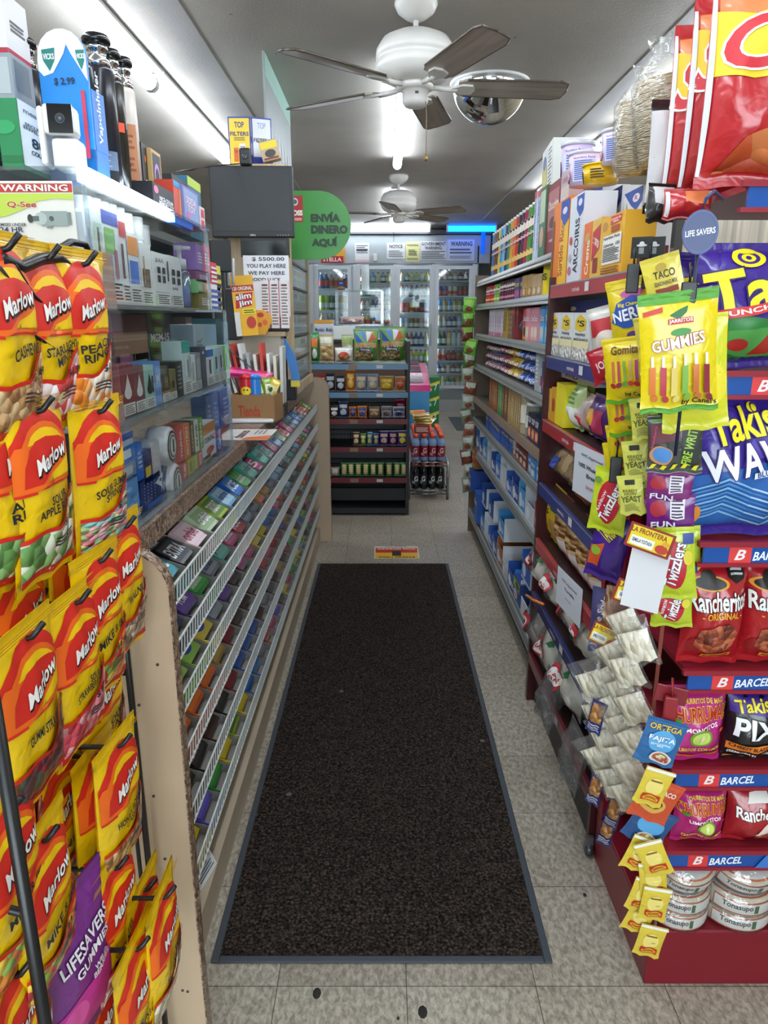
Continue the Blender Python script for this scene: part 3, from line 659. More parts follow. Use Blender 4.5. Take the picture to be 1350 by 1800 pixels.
for i, (x, y) in enumerate(((160, 352), (176, 356), (190, 362), (204, 366), (218, 372), (232, 382), (250, 388), (262, 402))):
    p = P(x, y, X=-.56)
    if i in (0,): proto_b = bottle('capped_bottle', .021, .17, '#dfe3e6', '#f0efec', 'row', 'bottle', (0, 0, 0), 'white bottles in the top tier', .85, .25)
    o = proto_b if i == 0 else clone(proto_b)
    o.location = (-.58, p.y, Z3 + .0065); o.scale = (1, 1, (p.z - Z3) / .17)
    LABELS.pop('row', None); tag(o, 'white capped bottle behind the blister packs, %s from the near corner' % nth(i), 'bottle', 'white bottles in the top tier')
# pump bottles and lotion bottles at the far end of the top tier
cb = clear('#b8cfe6', .15, .1, .1)
for i, (x, yt) in enumerate(((328, 438), (341, 442))):
    p = P(x, 540, X=-.51 - .03 * i); e = empty('pump_bottle', (p.x - .01, p.y, Z3 + .0065), 0, ['clear blue pump bottle with white pump beside the white boxes', 'clear blue pump bottle nearer the purple stack'][i], 'bottle')
    h = P(x, yt, X=-.52).z - Z3 - .005
    MB().lathe([(0, 0), (.024, 0), (.025, .01), (.025, h * .55), (.012, h * .64), (0, h * .64)], cb, 14).build('body', e)
    MB().lathe([(0, .002), (.021, .004), (.021, h * .35), (0, h * .36)], pm('#6f9fd6', .2), 14).build('liquid', e)
    mb = MB(); mb.lathe([(0, h * .62), (.017, h * .62), (.017, h * .78), (.006, h * .8), (.006, h * .92), (.012, h * .93), (.012, h), (0, h)], pm('#d2d3d6', .35), 12); mb.tube([(0, 0, h * .97), (.03, -.01, h * .955)], .005, '#d2d3d6', 6); mb.build('pump', e)
for i, (xl, xr, yt, yb, c1, lb) in enumerate(((345, 357, 430, 475, '#a97cc8', 'lavender tray of small bottles, upper left of the coloured stack'), (357, 369, 432, 478, '#e0566e', 'pink red box beside the lavender one'), (345, 369, 478, 496, '#8a4a78', 'plum coloured box in the middle of the stack'),
     (345, 357, 492, 515, '#8fcf86', 'pale green box under the plum one'), (357, 370, 492, 515, '#e69a72', 'peach coloured box beside the pale green one'), (350, 371, 514, 545, '#8c7a24', 'olive yellow bottle box at the bottom of the stack'))):
    item(-1, xl, xr, yt, yb, -.50, .06, c1, [('r', .1, .2, .9, .75, c1), ('l', .2, .25, .8, .7, 4, '#f4ecec')], 'toiletry_box', lb, 'box', 'coloured boxes in the top tier')
DROP = lambda c: [('e', .5, .45, .28, .12, c), ('p', [(.25, .48), (.75, .48), (.52, .82)], c)] + WL
MID = [
 (178, 203, 646, '#8a3a40', DROP('#ece6e2'), 'maroon box with a white drop nearest the near corner'), (203, 223, 648, '#7c4448', DROP('#ece6e2'), 'maroon box with a white drop, second in the row'),
 (223, 242, 648, '#a8cfc0', DROP('#23302c') + [('r', .7, .35, .85, .75, '#3a2a2a')], 'mint box with a black drop'), (242, 255, 640, '#5f8fd0', [('r', .1, .35, .9, .9, '#7aa8e0'), ('t', 'W', .5, .6, .6, .2, '#ffffff')], 'light blue box with white mark'),
 (255, 271, 650, '#3f342c', [('t', 'ZORO', .6, .55, .35, .3, '#b8a05a', None, 90), ('r', .0, .25, 1, .32, '#9a844a')] + WL, 'dark brown and gold box'), (271, 284, 655, '#7d7444', [('e', .5, .5, .2, .14, '#2c2a22')] + WL, 'olive box with a dark oval'),
 (284, 296, 640, '#23211f', [('l', .2, .2, .8, .9, 6, '#8a8a84')], 'black box with grey print'), (296, 311, 602, '#cfe0de', [('r', 0, .78, 1, 1, '#3fa89a'), ('r', .3, .35, .45, .7, '#f6f6f6'), ('r', .6, .3, .75, .65, '#8a94a0')] + WL, 'tall white box with teal top'),
 (311, 321, 628, '#dfe3e2', [('r', .3, .3, .7, .8, '#b8beb8')] + WL, 'slim white box'), (321, 331, 624, '#8f8f92', [('r', .2, .3, .8, .85, '#aeb0b4')] + WL, 'slim grey box'),
 (331, 341, 612, '#4a4c56', [('e', .5, .85, .2, .04, '#d8d8d8')], 'tall charcoal box'), (341, 355, 618, '#dcdfe4', [('r', 0, .8, 1, 1, '#3a68b8'), ('r', .38, .32, .62, .72, '#22242a')] + WL, 'white box with a blue top and black pen'),
 (355, 365, 615, '#a9d8cc', [('r', .35, .4, .65, .75, '#2c3a3a')] + WL, 'mint box with dark pen'), (365, 373, 612, '#c9b8d8', [('r', .35, .4, .65, .75, '#3a2c3a')] + WL, 'pale lilac box with dark pen'), (373, 385, 610, '#6fc04a', [('r', .4, .35, .6, .75, '#3a2c24')] + WL, 'bright green box with brown pen'),
]
for a in MID: item(-1, a[0], a[1], a[2], 0, XF, .05, a[3], a[4], 'vape_box', a[5] + ' in the middle case tier', 'box', 'stock in the acrylic case', zb=Z2 + .003)
for xl, xr, yt, c1, art_, lb in ((168, 232, 552, '#6b3a3a', [('r', 0, .55, 1, .8, '#a87a5a'), ('t', 'MGM-15', .72, .42, .42, .1, '#e8e4e0'), ('r', .05, .02, .95, .3, '#2a2f44')], 'wide maroon carton marked MGM-15'), (234, 276, 550, '#33231f', [('t', 'MGM-15', .5, .70, .8, .1, '#e8e4e0'), ('l', .2, .3, .8, .6, 9, '#6f5f58'), ('r', .35, .06, .85, .24, '#d8d4cc'), ('l', .37, .07, .83, .23, 1, '#2a2a2a')], 'dark brown carton marked MGM-15 with barcode label'),
     (176, 208, 618, '#7f6f8c', [('r', .1, .2, .9, .9, '#9a5a78')], 'purple grey box behind the maroon ones'), (210, 240, 617, '#5f86b4', [('r', .1, .3, .6, .8, '#7fb89a')], 'blue green box behind the mint one'),
     (276, 298, 600, '#3f6a3a', [('l', .2, .2, .8, .8, 4, '#9ac08a')], 'dark green carton'), (319, 340, 571, '#b9c2cc', [('t', 'XAR', .5, .5, .5, .5, '#7a8694', None, 90)], 'silver grey carton'), (340, 362, 571, '#a3bdd6', [('r', .5, .5, .7, .6, '#2a3440')], 'pale blue carton'),
     (362, 374, 560, '#1f4a50', [('t', 'X', .5, .5, .3, .1, '#8ab0b0')], 'dark teal carton'), (374, 384, 566, '#3f7a8c', [('r', .1, .05, .9, .3, '#dfe6e8')], 'teal blue carton')):
    item(-1, xl, xr, yt, 0, -.575, .08, c1, art_, 'stock_carton', lb + ' in the back row of the middle tier', 'carton', 'stock in the acrylic case', zb=Z2 + .003)
LOW = [
 (206, 234, 762, 786, '#c9d4e4', [('r', 0, .5, 1, 1, '#3a62b8')], 'small blue and white box on top of the near stack'), (206, 240, 784, 816, '#2f6fc4', [('r', .25, .3, .7, .8, '#e6ecf2')], 'bright blue box with white panel in the near stack'), (206, 240, 816, 842, '#8fa0b4', [('r', .3, .2, .8, .8, '#d6dce2')], 'silvery packet in the near stack'),
 (240, 252, 778, 845, '#2a70d0', [('l', .2, .3, .8, .8, 4, '#bcd4f4')], 'upright bright blue box beside the near stack'), (252, 268, 790, 850, '#1c2f6a', [('r', .2, .2, .8, .5, '#e8c62a')], 'navy box with yellow patch'), (266, 282, 775, 840, '#cfcfd2', [], 'plain pale grey box behind the round jar'),
 (222, 246, 842, 935, '#6fa8e2', [('e', .3, .8, .2, .06, '#a8d0f4'), ('e', .6, .6, .25, .06, '#3a78c8'), ('e', .35, .4, .22, .05, '#a8d0f4'), ('e', .65, .2, .22, .06, '#3a78c8'), ('e', .3, .1, .18, .04, '#3a78c8')], 'light blue patterned tissue box'),
 (248, 284, 836, 908, '#20306e', [('e', .15 + .13 * i, .3 + .11 * j, .02, .02, '#e6ecf8') for i in range(4) for j in range(6)] + [('r', .1, .05, .9, .2, '#2f6fd0'), ('p', [(.55, .75), (.98, .95), (.85, .5)], '#eef2f4'), ('e', .82, .75, .05, .07, '#0d6a5a')], 'navy dotted tissue box with white arc'),
 (313, 323, 748, 812, '#c02c30', [('t', 'TYLENOL', .5, .5, .3, .8, '#ffffff', None, 90)], 'red medicine box'), (323, 334, 744, 806, '#e2702a', [('t', 'MOTRIN', .5, .5, .35, .8, '#ffe8d0', None, 90)], 'orange medicine box'),
 (334, 342, 740, 800, '#3f4238', [('t', 'LAXATIVE', .5, .5, .3, .8, '#e8d83a', None, 90)], 'dark box with yellow print'), (342, 349, 737, 795, '#e2e4de', [('t', 'ALEVE', .5, .5, .4, .7, '#1f2f4a', None, 90)], 'white box with dark print'), (349, 357, 734, 790, '#5fa83a', [('t', 'HERBAL', .5, .5, .4, .8, '#f2ecc8', None, 90)], 'green medicine box'),
 (357, 379, 742, 800, '#dfe3e8', [('r', 0, .72, 1, 1, '#d88a3a'), ('t', 'CONTAC', .5, .56, .8, .14, '#26303a'), ('e', .5, .25, .3, .1, '#c03a34')], 'white and orange cold remedy box'), (380, 391, 750, 808, '#2f5fb0', [('t', 'Claritin', .5, .5, .45, .8, '#ffffff', None, 90)], 'blue allergy box'),
 (321, 331, 812, 868, '#c22f38', [('t', 'TUMS', .5, .5, .4, .8, '#ffffff', None, 90)], 'red antacid box under the red medicine box'), (331, 341, 806, 858, '#b8b43a', [('t', 'AFRIN', .5, .5, .4, .7, '#2a5a2a', None, 90)], 'yellow green box in the lower row'), (341, 349, 798, 850, '#8fa85a', [('l', .2, .1, .8, .9, 6, '#f0e06a')], 'olive green box in the lower row'),
 (349, 357, 792, 842, '#c05a3a', [('l', .2, .1, .8, .9, 5, '#f2dccc')], 'rust coloured box in the lower row'), (357, 372, 800, 838, '#3f7fd0', [('r', .1, .1, .9, .4, '#e8cf3a')], 'blue and yellow box in the lower row'), (372, 384, 796, 828, '#e6e0dc', [('r', .1, .4, .9, .8, '#b8342f')], 'white and red box at the far end'),
]
for a in LOW: item(-1, a[0], a[1], a[2], a[3], XF, .05, a[4], a[5], 'medicine_box', a[6] + ' in the lowest case tier', 'box', 'stock in the acrylic case')
for xl, xr, yt, c1, lb in ((338, 350, 705, '#3f5a8c', 'slate blue'), (350, 362, 700, '#5a78b0', 'dusty blue'), (364, 386, 692, '#2a4a9c', 'royal blue')):
    item(-1, xl, xr, yt, 0, -.60, .05, c1, [('l', .3, .2, .7, .8, 5, '#a8bce0')], 'upright_box', 'tall %s box in the back of the lowest tier' % lb, 'box', zb=Z1 + .006)
def jar(cx, cy, rp, col, lid, label, X=-.50, txt=None):
    p = P(cx, cy, X=X); t = (p - Vector((0, 0, CZ))).length; r = rp * t / FPX
    e = empty('cream_jar', (X, p.y, p.z), 0, label, 'jar')
    mb = MB(); mb.lathe([(0, 0), (r * .9, 0), (r, .006), (r, .04), (r * .92, .05), (0, .05)], pm(col, .3), 28)
    mb.build('pot', e, rot=(0, -PI / 2, 0))
    mb = MB(); f = lambda u, v, o: (.001 + o, (u - .5) * 2 * r, (v - .5) * 2 * r)
    if txt: a_ = [('e', .5, .5, .44, .44, lid), ('t', txt, .5, .56, .6, .16, '#dfe6f4'), ('t', 'Creme', .5, .36, .35, .1, '#c4d0e8')]
    else: a_ = [('e', .5, .5, .40, .40, '#1f2a26'), ('e', .5, .5, .33, .33, '#e4e6e2'), ('e', .5, .5, .3, .3, '#3a4a44'), ('e', .5, .5, .24, .24, '#dde0dc'), ('p', [(.42, .35), (.58, .35), (.55, .68), (.45, .68)], '#1f2a26')]
    art(mb, f, 2 * r, 2 * r, a_, off=.001, step=.0006); mb.build('lid_label', e)
    return e
jar(302, 784, 33, '#e4e2e6', '', 'round white jar with black and white lid ring, upper of two')
jar(312, 846, 31, '#e4e2e6', '', 'round white jar with black and white lid ring, lower of two', X=-.503)
jar(290, 856, 40, '#1f2f70', '#22357e', 'round navy blue cream tin beside the lower white jar', X=-.52, txt='NIVEA')
# pink nicotine cartons seen through the near end of the case
def front_box(xl, xr, yt, yb, Y, d, col, art_, name, label, cat, group=None, rz=0, side=(), parent=None, kind='box', T=.05, seed=0, zs=None, **kw):
    a = P(xl, (yt + yb) / 2, Y=Y); b2 = P(xr, (yt + yb) / 2, Y=Y); xm = (xl + xr) / 2; t_, b_ = P(xm, yt, Y=Y).z, P(xm, yb, Y=Y).z
    if zs: b_ = min(zs, key=lambda q: abs(q - b_)) + .003
    mb = carton(b2.x - a.x, d, t_ - b_, col, art_, side=side, **kw) if kind == 'box' else pouch(b2.x - a.x, t_ - b_, T, col, art_, seed=seed, **kw)
    ob = mb.build(name, loc=((a.x + b2.x) / 2, Y if kind == 'box' else Y + T / 2, b_), rot=(0, 0, rz)); tag(ob, label, cat, group); return ob
for xl, xr, yt, yb, tx, lb in ((78, 122, 437, 545, '2100 Puff', 'pinkish carton printed with puff count'), (124, 164, 437, 545, '5% NIC\nSALT', 'pinkish carton printed 5% NIC SALT'), (10, 76, 437, 545, 'FLAVOR', 'wide pinkish carton nearest the left edge')):
    front_box(xl, xr, yt, yb, 1.256, .1, '#caa79b', [('r', .06, .04, .94, .96, '#d4b5a9'), ('t', tx, .6, .5, .8, .28, '#2c2422', None, -90)], 'nicotine_carton', lb + ' behind the near pane of the case', 'carton')
front_box(10, 184, 716, 762, 1.256, .1, '#bd9384', [('r', .02, .06, .98, .94, '#c79f90'), ('r', .03, .1, .97, .9, '#cda696'), ('t', 'WARNING:', .45, .8, .5, .2, '#2a1f1c'), ('t', 'PRODUCT CONTAINS NICOTINE', .5, .5, .86, .17, '#2a1f1c'), ('t', 'IS AN ADDICTIVE CHEMICAL', .52, .22, .8, .17, '#2a1f1c')], 'warning_carton', 'pinkish carton with the nicotine warning lying in the case', 'carton')
# camera warning sheet on the near end of the case
a = P(-25, 370, Y=1.232); b2 = P(131, 370, Y=1.232); zt, zb_ = P(50, 318, Y=1.232).z, P(50, 428, Y=1.232).z; w_, h_ = b2.x - a.x, zt - zb_
mb = MB(); mb.box(-w_ / 2, w_ / 2, 0, .002, 0, h_, '#dcd8ce')
art(mb, flatS(w_, h_), w_, h_, [('r', 0, .82, 1, .96, '#c0342c'), ('t', 'WARNING', .58, .89, .74, .1, '#f4f0e6', '#5a1410'), ('p', [(0, .38), (.25, .45), (.45, .56), (.6, .68), (.8, .72), (1, .7), (1, .8), (0, .8)], '#b4c84a'), ('t', 'Q-See', .42, .62, .32, .1, '#b0302a', '#f0e8d0'),
   ('r', .62, .28, .92, .52, '#8e9a94'), ('r', .92, .3, .96, .5, '#74807a'), ('e', .62, .40, .07, .1, '#a8b2ac'), ('r', .5, .36, .6, .44, '#5a6460'), ('e', .5, .4, .03, .07, '#2e3634'), ('e', .74, .4, .025, .04, '#4a5250'), ('r', .68, .24, .74, .28, '#74807a'),
   ('t', 'PREMISES UNDER', .27, .30, .36, .05, '#44403a'), ('t', '24 HR', .28, .22, .26, .08, '#2a3660'), ('t', 'VIDEO\nRECORDING', .27, .10, .3, .12, '#44403a')])
tag(mb.build('warning_sheet', loc=((a.x + b2.x) / 2, 1.232, zb_)), 'camera surveillance warning sheet with green wave on the near case pane', 'sign')
# ------------------------------------------------------------------ things on top of the case
ZT = Z4 + .0065
p = P(118, 300, Z=ZT)
e = empty('security_camera', (p.x, 1.262, ZT), .12, 'small white cube security camera on its folded stand', 'camera')
wp = pm('#e6e6e4', .4)
MB().box(-.028, .020, 0, .045, .052, .098, wp).build('camera_body', e, bev=.007)
mb = MB(); mb.box(-.018, .020, -.002, .0, .054, .096, pm('#0e0e12', .12)); art(mb, lambda u, v, o: (-.018 + u * .038, -.002 - o, .054 + v * .042), .038, .042, [('o', .5, .5, .2, .18, .3, '#2c2e38'), ('e', .5, .5, .12, .11, '#20242e'), ('e', .5, .5, .05, .045, '#5a6880')], off=.0006); mb.build('lens_face', e)
MB().box(-.018, .026, .0, .045, .001, .048, wp).build('base_cube', e, bev=.007); MB().box(-.036, -.026, .0, .045, .006, .094, wp).build('hinge_arm', e, bev=.006)
for xr_, lb in ((1, ''),): pass
o = front_box(2, 40, 172, 298, 1.29, .12, '#24804c', [('r', .0, .1, 1, .2, '#1c6a3c'), ('e', .3, .6, .5, .1, '#2f9a5c')], 'envelope_box', 'green and white box of security envelopes at the left edge', 'box', rz=.0, side=[('r', 0, 0, 1, .07, '#1c7a48'), ('r', 0, .07, 1, 1, '#dfe3e0'), ('t', 'mead', .4, .88, .5, .07, '#6a7278'), ('t', 'SECURITY\nENVELOPES', .5, .66, .8, .1, '#3a4650'), ('t', '80', .5, .45, .4, .14, '#27323c'), ('t', 'COUNT', .5, .30, .5, .06, '#27323c')])
o.location.x += -.004
front_box(-30, 22, 92, 172, 1.31, .1, '#8e969c', [('r', .1, .1, .9, .9, '#aab2b6')], 'grey_box', 'silvery grey box resting on the envelope box', 'box', side=[('r', .1, .2, .6, .9, '#6e767e')])
front_box(-30, 8, -20, 92, 1.31, .08, '#d6d4d2', [('r', 0, .0, 1, .08, '#a82038')], 'white_carton', 'white carton with a dark red foot at the top left corner', 'box', side=[('r', 0, 0, 1, .08, '#a82038'), ('l', .2, .4, .8, .6, 3, '#4a4a4a')])
# inhaler display box with its domed header
a = P(86, 300, Y=1.36); b2 = P(172, 300, Y=1.36); zt = P(125, 50, Y=1.36).z; w_ = b2.x - a.x; h_ = zt - ZT
e = empty('inhaler_display', ((a.x + b2.x) / 2, 1.36, ZT), -.1, 'blue inhaler display box with domed white header and handwritten price', 'display box')
MB().box(-w_ / 2, w_ / 2, 0, .05, 0, .05, pm('#1f72c4', .35)).build('tray', e)
dome = [(-w_ / 2, 0), (w_ / 2, 0), (w_ / 2, h_ - w_ / 2)] + [(w_ / 2 * math.cos(R(t)), h_ - w_ / 2 + w_ / 2 * math.sin(R(t))) for t in range(20, 180, 20)] + [(-w_ / 2, h_ - w_ / 2)]
mb = MB(); mb.prism(dome, .0, .006, pm('#2b86d6', .35))
art(mb, flatS(w_, h_, 0), w_, h_, [('p', [(0, .74), (.1, .70), (.3, .72), (.55, .84), (.62, .90), (.7, .84), (1, .66), (1, .82)] + [(.5 + .5 * math.cos(R(t)), 1 - w_ / 2 / h_ + w_ / 2 / h_ * math.sin(R(t))) for t in range(20, 180, 20)] + [(0, .80)], '#e9edf0'),
    ('p', [(.1, .87), (.38, .88), (.36, .8), (.24, .73), (.12, .8)], '#1c7a72'), ('t', 'VICKS', .24, .825, .22, .035, '#ffffff'), ('p', [(.80, .86), (.98, .86), (.97, .79), (.9, .73), (.82, .8)], '#1c7a72'), ('t', 'VICKS', .9, .82, .15, .03, '#ffffff'),
    ('t', '$ 2.99', .52, .66, .42, .05, '#1a2438'), ('r', .84, .15, .92, .6, '#c83a54')], off=.001)
mb.build('header', e)
MB().box(w_ / 2 - .001, w_ / 2 + .001, .006, .05, .05, h_ * .62, pm('#1f72c4', .35)).build('side_wing', e)
mb = MB(); art(mb, lambda u, v, o: (w_ / 2 + .001 + o, .006 + u * .044, .06 + v * .12), .044, .12, [('t', 'VapoInhaler', .5, .5, .4, .95, '#e6f0fa', None, 90)]); mb.build('side_print', e)
def flask(px, py_top, Y, rp, col, capc, label, band=None, wrap=None, X=None):
    p = P(px, 300, Y=Y); zt = P(px, py_top, Y=Y).z; r = rp * Y / 1.08 / FPX; h = zt - ZT
    e = empty('perfume_bottle', (p.x, Y, ZT), -.45, label, 'bottle', 'tall bottles on the case')
    mb = MB(); mb.lathe([(0, 0), (r, 0), (r, h * .78), (r * .9, h * .80), (r * .5, h * .82), (0, h * .82)], pm(col, .22), 24)
    if wrap: art(mb, lambda u, v, o: ((r + o) * math.sin((u - .5) * PI), -(r + o) * math.cos((u - .5) * PI), v * h * .76), r * PI, h * .76, wrap, ml=r * .4, off=.001)
    mb.build('body', e)
    MB().lathe([(0, h * .8), (r * .8, h * .8), (r * .85, h * .84), (r * .6, h * .86), (r * .6, h * .9), (r * .75, h * .905), (r * .75, h * .935), (0, h * .935)], pm('#c4c6ca', .12, 1), 20).build('collar', e)
    MB().lathe([(0, h * .935), (r * .6, h * .935), (r * .95, h * .95), (r * .98, h * .97), (r * .8, h), (0, h)], pm(capc, .2), 20).build('cap', e)
flask(62, 68, 1.40, 26, '#17171c', '#0f0f12', 'black flask with chrome collar behind the inhaler display, left')
flask(22, 75, 1.46, 22, '#1b1b20', '#0f0f12', 'black flask with chrome collar at the far left')
flask(190, 62, 1.52, 24, '#1e1f26', '#101012', 'black perfume bottle with grey label right of the inhaler display', wrap=[('r', 0, .0, 1, .2, '#17181c'), ('r', .0, .2, 1, .36, '#5f6e84'), ('l', .15, .22, .85, .34, 5, '#8a98ac'), ('t', 'Yeah', .5, .12, .5, .06, '#e8e8ec')])
flask(211, 88, 1.64, 18, '#26221c', '#141210', 'black and gold perfume bottle with orange price dot', wrap=[('r', 0, .62, 1, .7, '#e8502a'), ('l', .2, .3, .8, .6, 5, '#a88a3a'), ('t', 'ART', .5, .15, .5, .07, '#b89a4a')])
flask(231, 102, 1.74, 17, '#d8cfc4', '#121214', 'copper patterned perfume bottle at the end of the tall bottles', wrap=[('r', 0, .12, 1, .75, '#b87a54'), ('l', .1, .14, .9, .72, 12, '#8c5436'), ('r', .2, .55, .7, .60, '#e8502a'), ('t', 'LATIFA', .5, .42, .5, .07, '#4a2a18')])
TOPB = [
 (252, 268, 258, 350, -.56, '#17151a', [('e', .3, .8, .06, .05, '#e86a3a'), ('e', .7, .6, .05, .04, '#f0e6d8'), ('t', 'CREAM', .5, .45, .7, .12, '#f4f0e4'), ('e', .5, .2, .25, .1, '#c87a4a')], 'black starry toy box'),
 (268, 284, 268, 345, -.55, '#c8a86a', [('r', .1, .05, .9, .95, '#1c1a1e'), ('o', .5, .6, .3, .22, .3, '#b88ad0'), ('o', .5, .35, .25, .2, .3, '#d8c05a')], 'gold edged black toy box'),
 (270, 306, 330, 378, -.50, '#17161b', [('t', 'NICE-CREAM\nMEMORY TOY', .6, .4, .7, .34, '#f4f0f0'), ('e', .14, .75, .1, .15, '#e07a9a')], 'black nice-cream memory toy box'),
 (306, 322, 322, 386, -.505, '#d84a34', [('p', [(.5, 0), (.9, 0), (.8, .5), (1, .9), (.6, 1)], '#e8a83a'), ('r', 0, .85, 1, 1, '#2f9ad0')], 'red and orange toy box'),
 (322, 349, 334, 398, -.50, '#7f6fb4', [('r', .06, .06, .94, .94, '#8fa8d4'), ('t', 'SODA\nTOY', .5, .55, .6, .4, '#f0e6f4', '#c86aa0'), ('e', .3, .25, .12, .1, '#d87ac0')], 'lilac and blue foil toy box'),
 (303, 330, 315, 345, -.57, '#1d1c1c', [('t', 'CUBE\nPUZZLE', .35, .5, .5, .6, '#c8e03a'), ('r', .66, .1, .95, .9, '#2fa0c0')], 'black puzzle cube box'),
 (330, 352, 317, 350, -.57, '#2a6a88', [('p', [(.1, .1), (.5, .8), (.9, .2)], '#bfe4f0'), ('r', .0, .85, 1, 1, '#b8d03a')], 'translucent blue toy box'),
 (352, 360, 365, 400, -.50, '#e8dcd8', [('r', .2, .1, .8, .45, '#d8405a'), ('r', .2, .55, .8, .9, '#d8405a')], 'slim white box with two red squares'),
]
for a in TOPB: item(-1, a[0], a[1], a[2], a[3], a[4], .045, a[5], a[6], 'toy_box', a[7] + ' on top of the acrylic case', 'box', 'toy boxes on the case', zb=ZT)
# ------------------------------------------------------------------ black wire rack of candy bags
rk = empty('wire_rack', (-.44, .9, 0), 0, 'black wire peg rack hung with yellow candy bags at the left edge', 'rack')
blk = pm('#141416', .35)
def rpart(name, pts, r=.006, n=8):
    return MB().tube([(a[0] + .44, a[1] - .9, a[2]) for a in pts], r, blk, n).build(name, rk)
ztop = 1.60
rpart('corner_pole', [(-.44, 1.11, 0), (-.44, 1.11, 1.55)]); rpart('corner_pole', [(-.366, .596, 0), (-.366, .596, 1.30)], .007); rpart('corner_pole', [(-.80, 1.11, 0), (-.80, 1.11, 1.55)]); rpart('corner_pole', [(-.80, .715, 0), (-.80, .715, 1.5)])
rpart('top_rail', [(-.80, 1.11, 1.615), (-.60, 1.11, 1.615), (-.47, 1.11, 1.61), (-.445, 1.11, 1.59), (-.44, 1.11, 1.54)], .007)
rpart('inner_pole', [(-.455, 1.105, 0), (-.455, 1.105, 1.5)], .004)
for z in (.30, .62, .93, 1.24, 1.47):
    rpart('side_bar', [(-.60, .715, z), (-.60, 1.11, z)], .0045); rpart('side_bar', [(-.44, 1.11, z), (-.80, 1.11, z)], .0045); rpart('side_bar', [(-.366, .596, z), (-.80, .715, z)], .0045)
rpart('side_bar', [(-.44, 1.11, 1.01), (-.50, 1.06, 1.0)], .004); rpart('side_bar', [(-.44, 1.11, .78), (-.52, 1.08, .77)], .004)
def arch(ru, rv, c, cu=.5, cv=.50, lo=.5):
    pts = [(min(.985, max(.015, cu + ru * math.cos(R(t)))), cv + rv * math.sin(R(t))) for t in range(0, 181, 12)]
    return ('p', [(pts[-1][0], lo)] + pts[::-1] + [(pts[0][0], lo)], c)
YEL, RED, ORG = '#f2c80c', '#d32a1e', '#ee6a1c'
def marlow(name_, content, price=True):
    win = [(.01, .05), (.99, .05), (.99, .455), (.90, .46), (.78, .42), (.66, .34), (.5, .285), (.25, .28), (.01, .275)]
    rim = [(.01, .05), (.99, .05), (.99, .478), (.89, .482), (.76, .442), (.64, .362), (.5, .307), (.25, .302), (.01, .298)]
    wave = [(.01, .525), (.22, .525), (.36, .545), (.48, .59), (.64, .615), (.82, .665), (.98, .70), (.95, .76), (.05, .76), (.01, .72)]
    a = [arch(.60, .395, RED, lo=.53, cv=.535), arch(.52, .325, ORG, lo=.54, cv=.54), arch(.45, .275, YEL, lo=.56, cv=.56), ('p', wave, ORG), ('p', [(.10, .555), (.3, .56), (.42, .60), (.6, .64), (.76, .68), (.90, .71), (.84, .75), (.72, .775), (.5, .79), (.32, .775), (.2, .74), (.12, .66)], RED),
         ('p', [(.01, .515), (.01, .53), (.22, .53), (.22, .515)], RED),
         ('t', 'Marlow', .53, .672, .58, .074, '#151515', '#151515', 14, .35), ('t', 'Marlow', .515, .683, .58, .074, '#f6f3ee', None, 14, .35),
         ('t', name_, .54, .435 if '\n' in name_ else .45, .66 if len(name_) > 9 else .5, .10 if '\n' in name_ else .055, '#20242c', None, 8),
         ('p', rim, RED), ('p', win, content), ('r', .02, .045, .98, .085, RED), ('l', .45, .19, .85, .25, 3, '#4a3a3a'), ('e', .86, .485, .05, .012, '#8a7a20')]
    if price: a.append(('t', '$1.99', .74, .33, .32, .045, '#2a2226', None, 10))
    a += [('r', .02, .94 + .009 * i, .98, .943 + .009 * i, '#c89c08') for i in range(6)]
    return a
NUT = lumps(['#c8a070', '#b88a58', '#e0c090', '#a87a4c'], 75, key='nut'); CND = {
 'mint': lumps(['#f0dcdc', '#d84a50', '#f4ecec', '#e8949a'], 60), 'peach': lumps(['#f0882a', '#f4e6d2', '#f6b26a', '#fdf4e8'], 60), 'apple': lumps(['#5f8f4a', '#dfe4cc', '#86b06a', '#f2f0e4'], 50),
 'string': lumps(['#e8788c', '#8fd0c8', '#b0d08a', '#f2b6c0'], 55, stretch=(1, 1, 2.5)), 'walnut': lumps(['#a8907a', '#d2bfa4', '#7c6450', '#c0a88c'], 90), 'mike': lumps(['#e0882a', '#8fb84a', '#c8343c', '#f0d04a', '#d86a3a'], 75),
 'brick': lumps(['#d84a5c', '#e88a94', '#c23448', '#f0aab0'], 70), 'straw': lumps(['#5a3a44', '#8a2c3c', '#4a5a44', '#6a4a58'], 70), 'cashew': NUT, 'mush': lumps(['#f0a8b4', '#f6dcdc', '#e8909c'], 85), 'pist': lumps(['#d8cbb0', '#b8a888', '#8f9a5a', '#e4d8c0'], 80)}
BW, BH = .132, .228
MBG = {}
def mbag(nm, content, seed=1):
    k = (nm, content)
    if k not in MBG:
        mb = pouch(BW, BH, .036, YEL, marlow(nm, CND[content]), seed=seed, seal=.065, pinch=.06, nu=14, nv=26, ml=.010); MBG[k] = mb.mesh('candy_bag')
    return MBG[k]
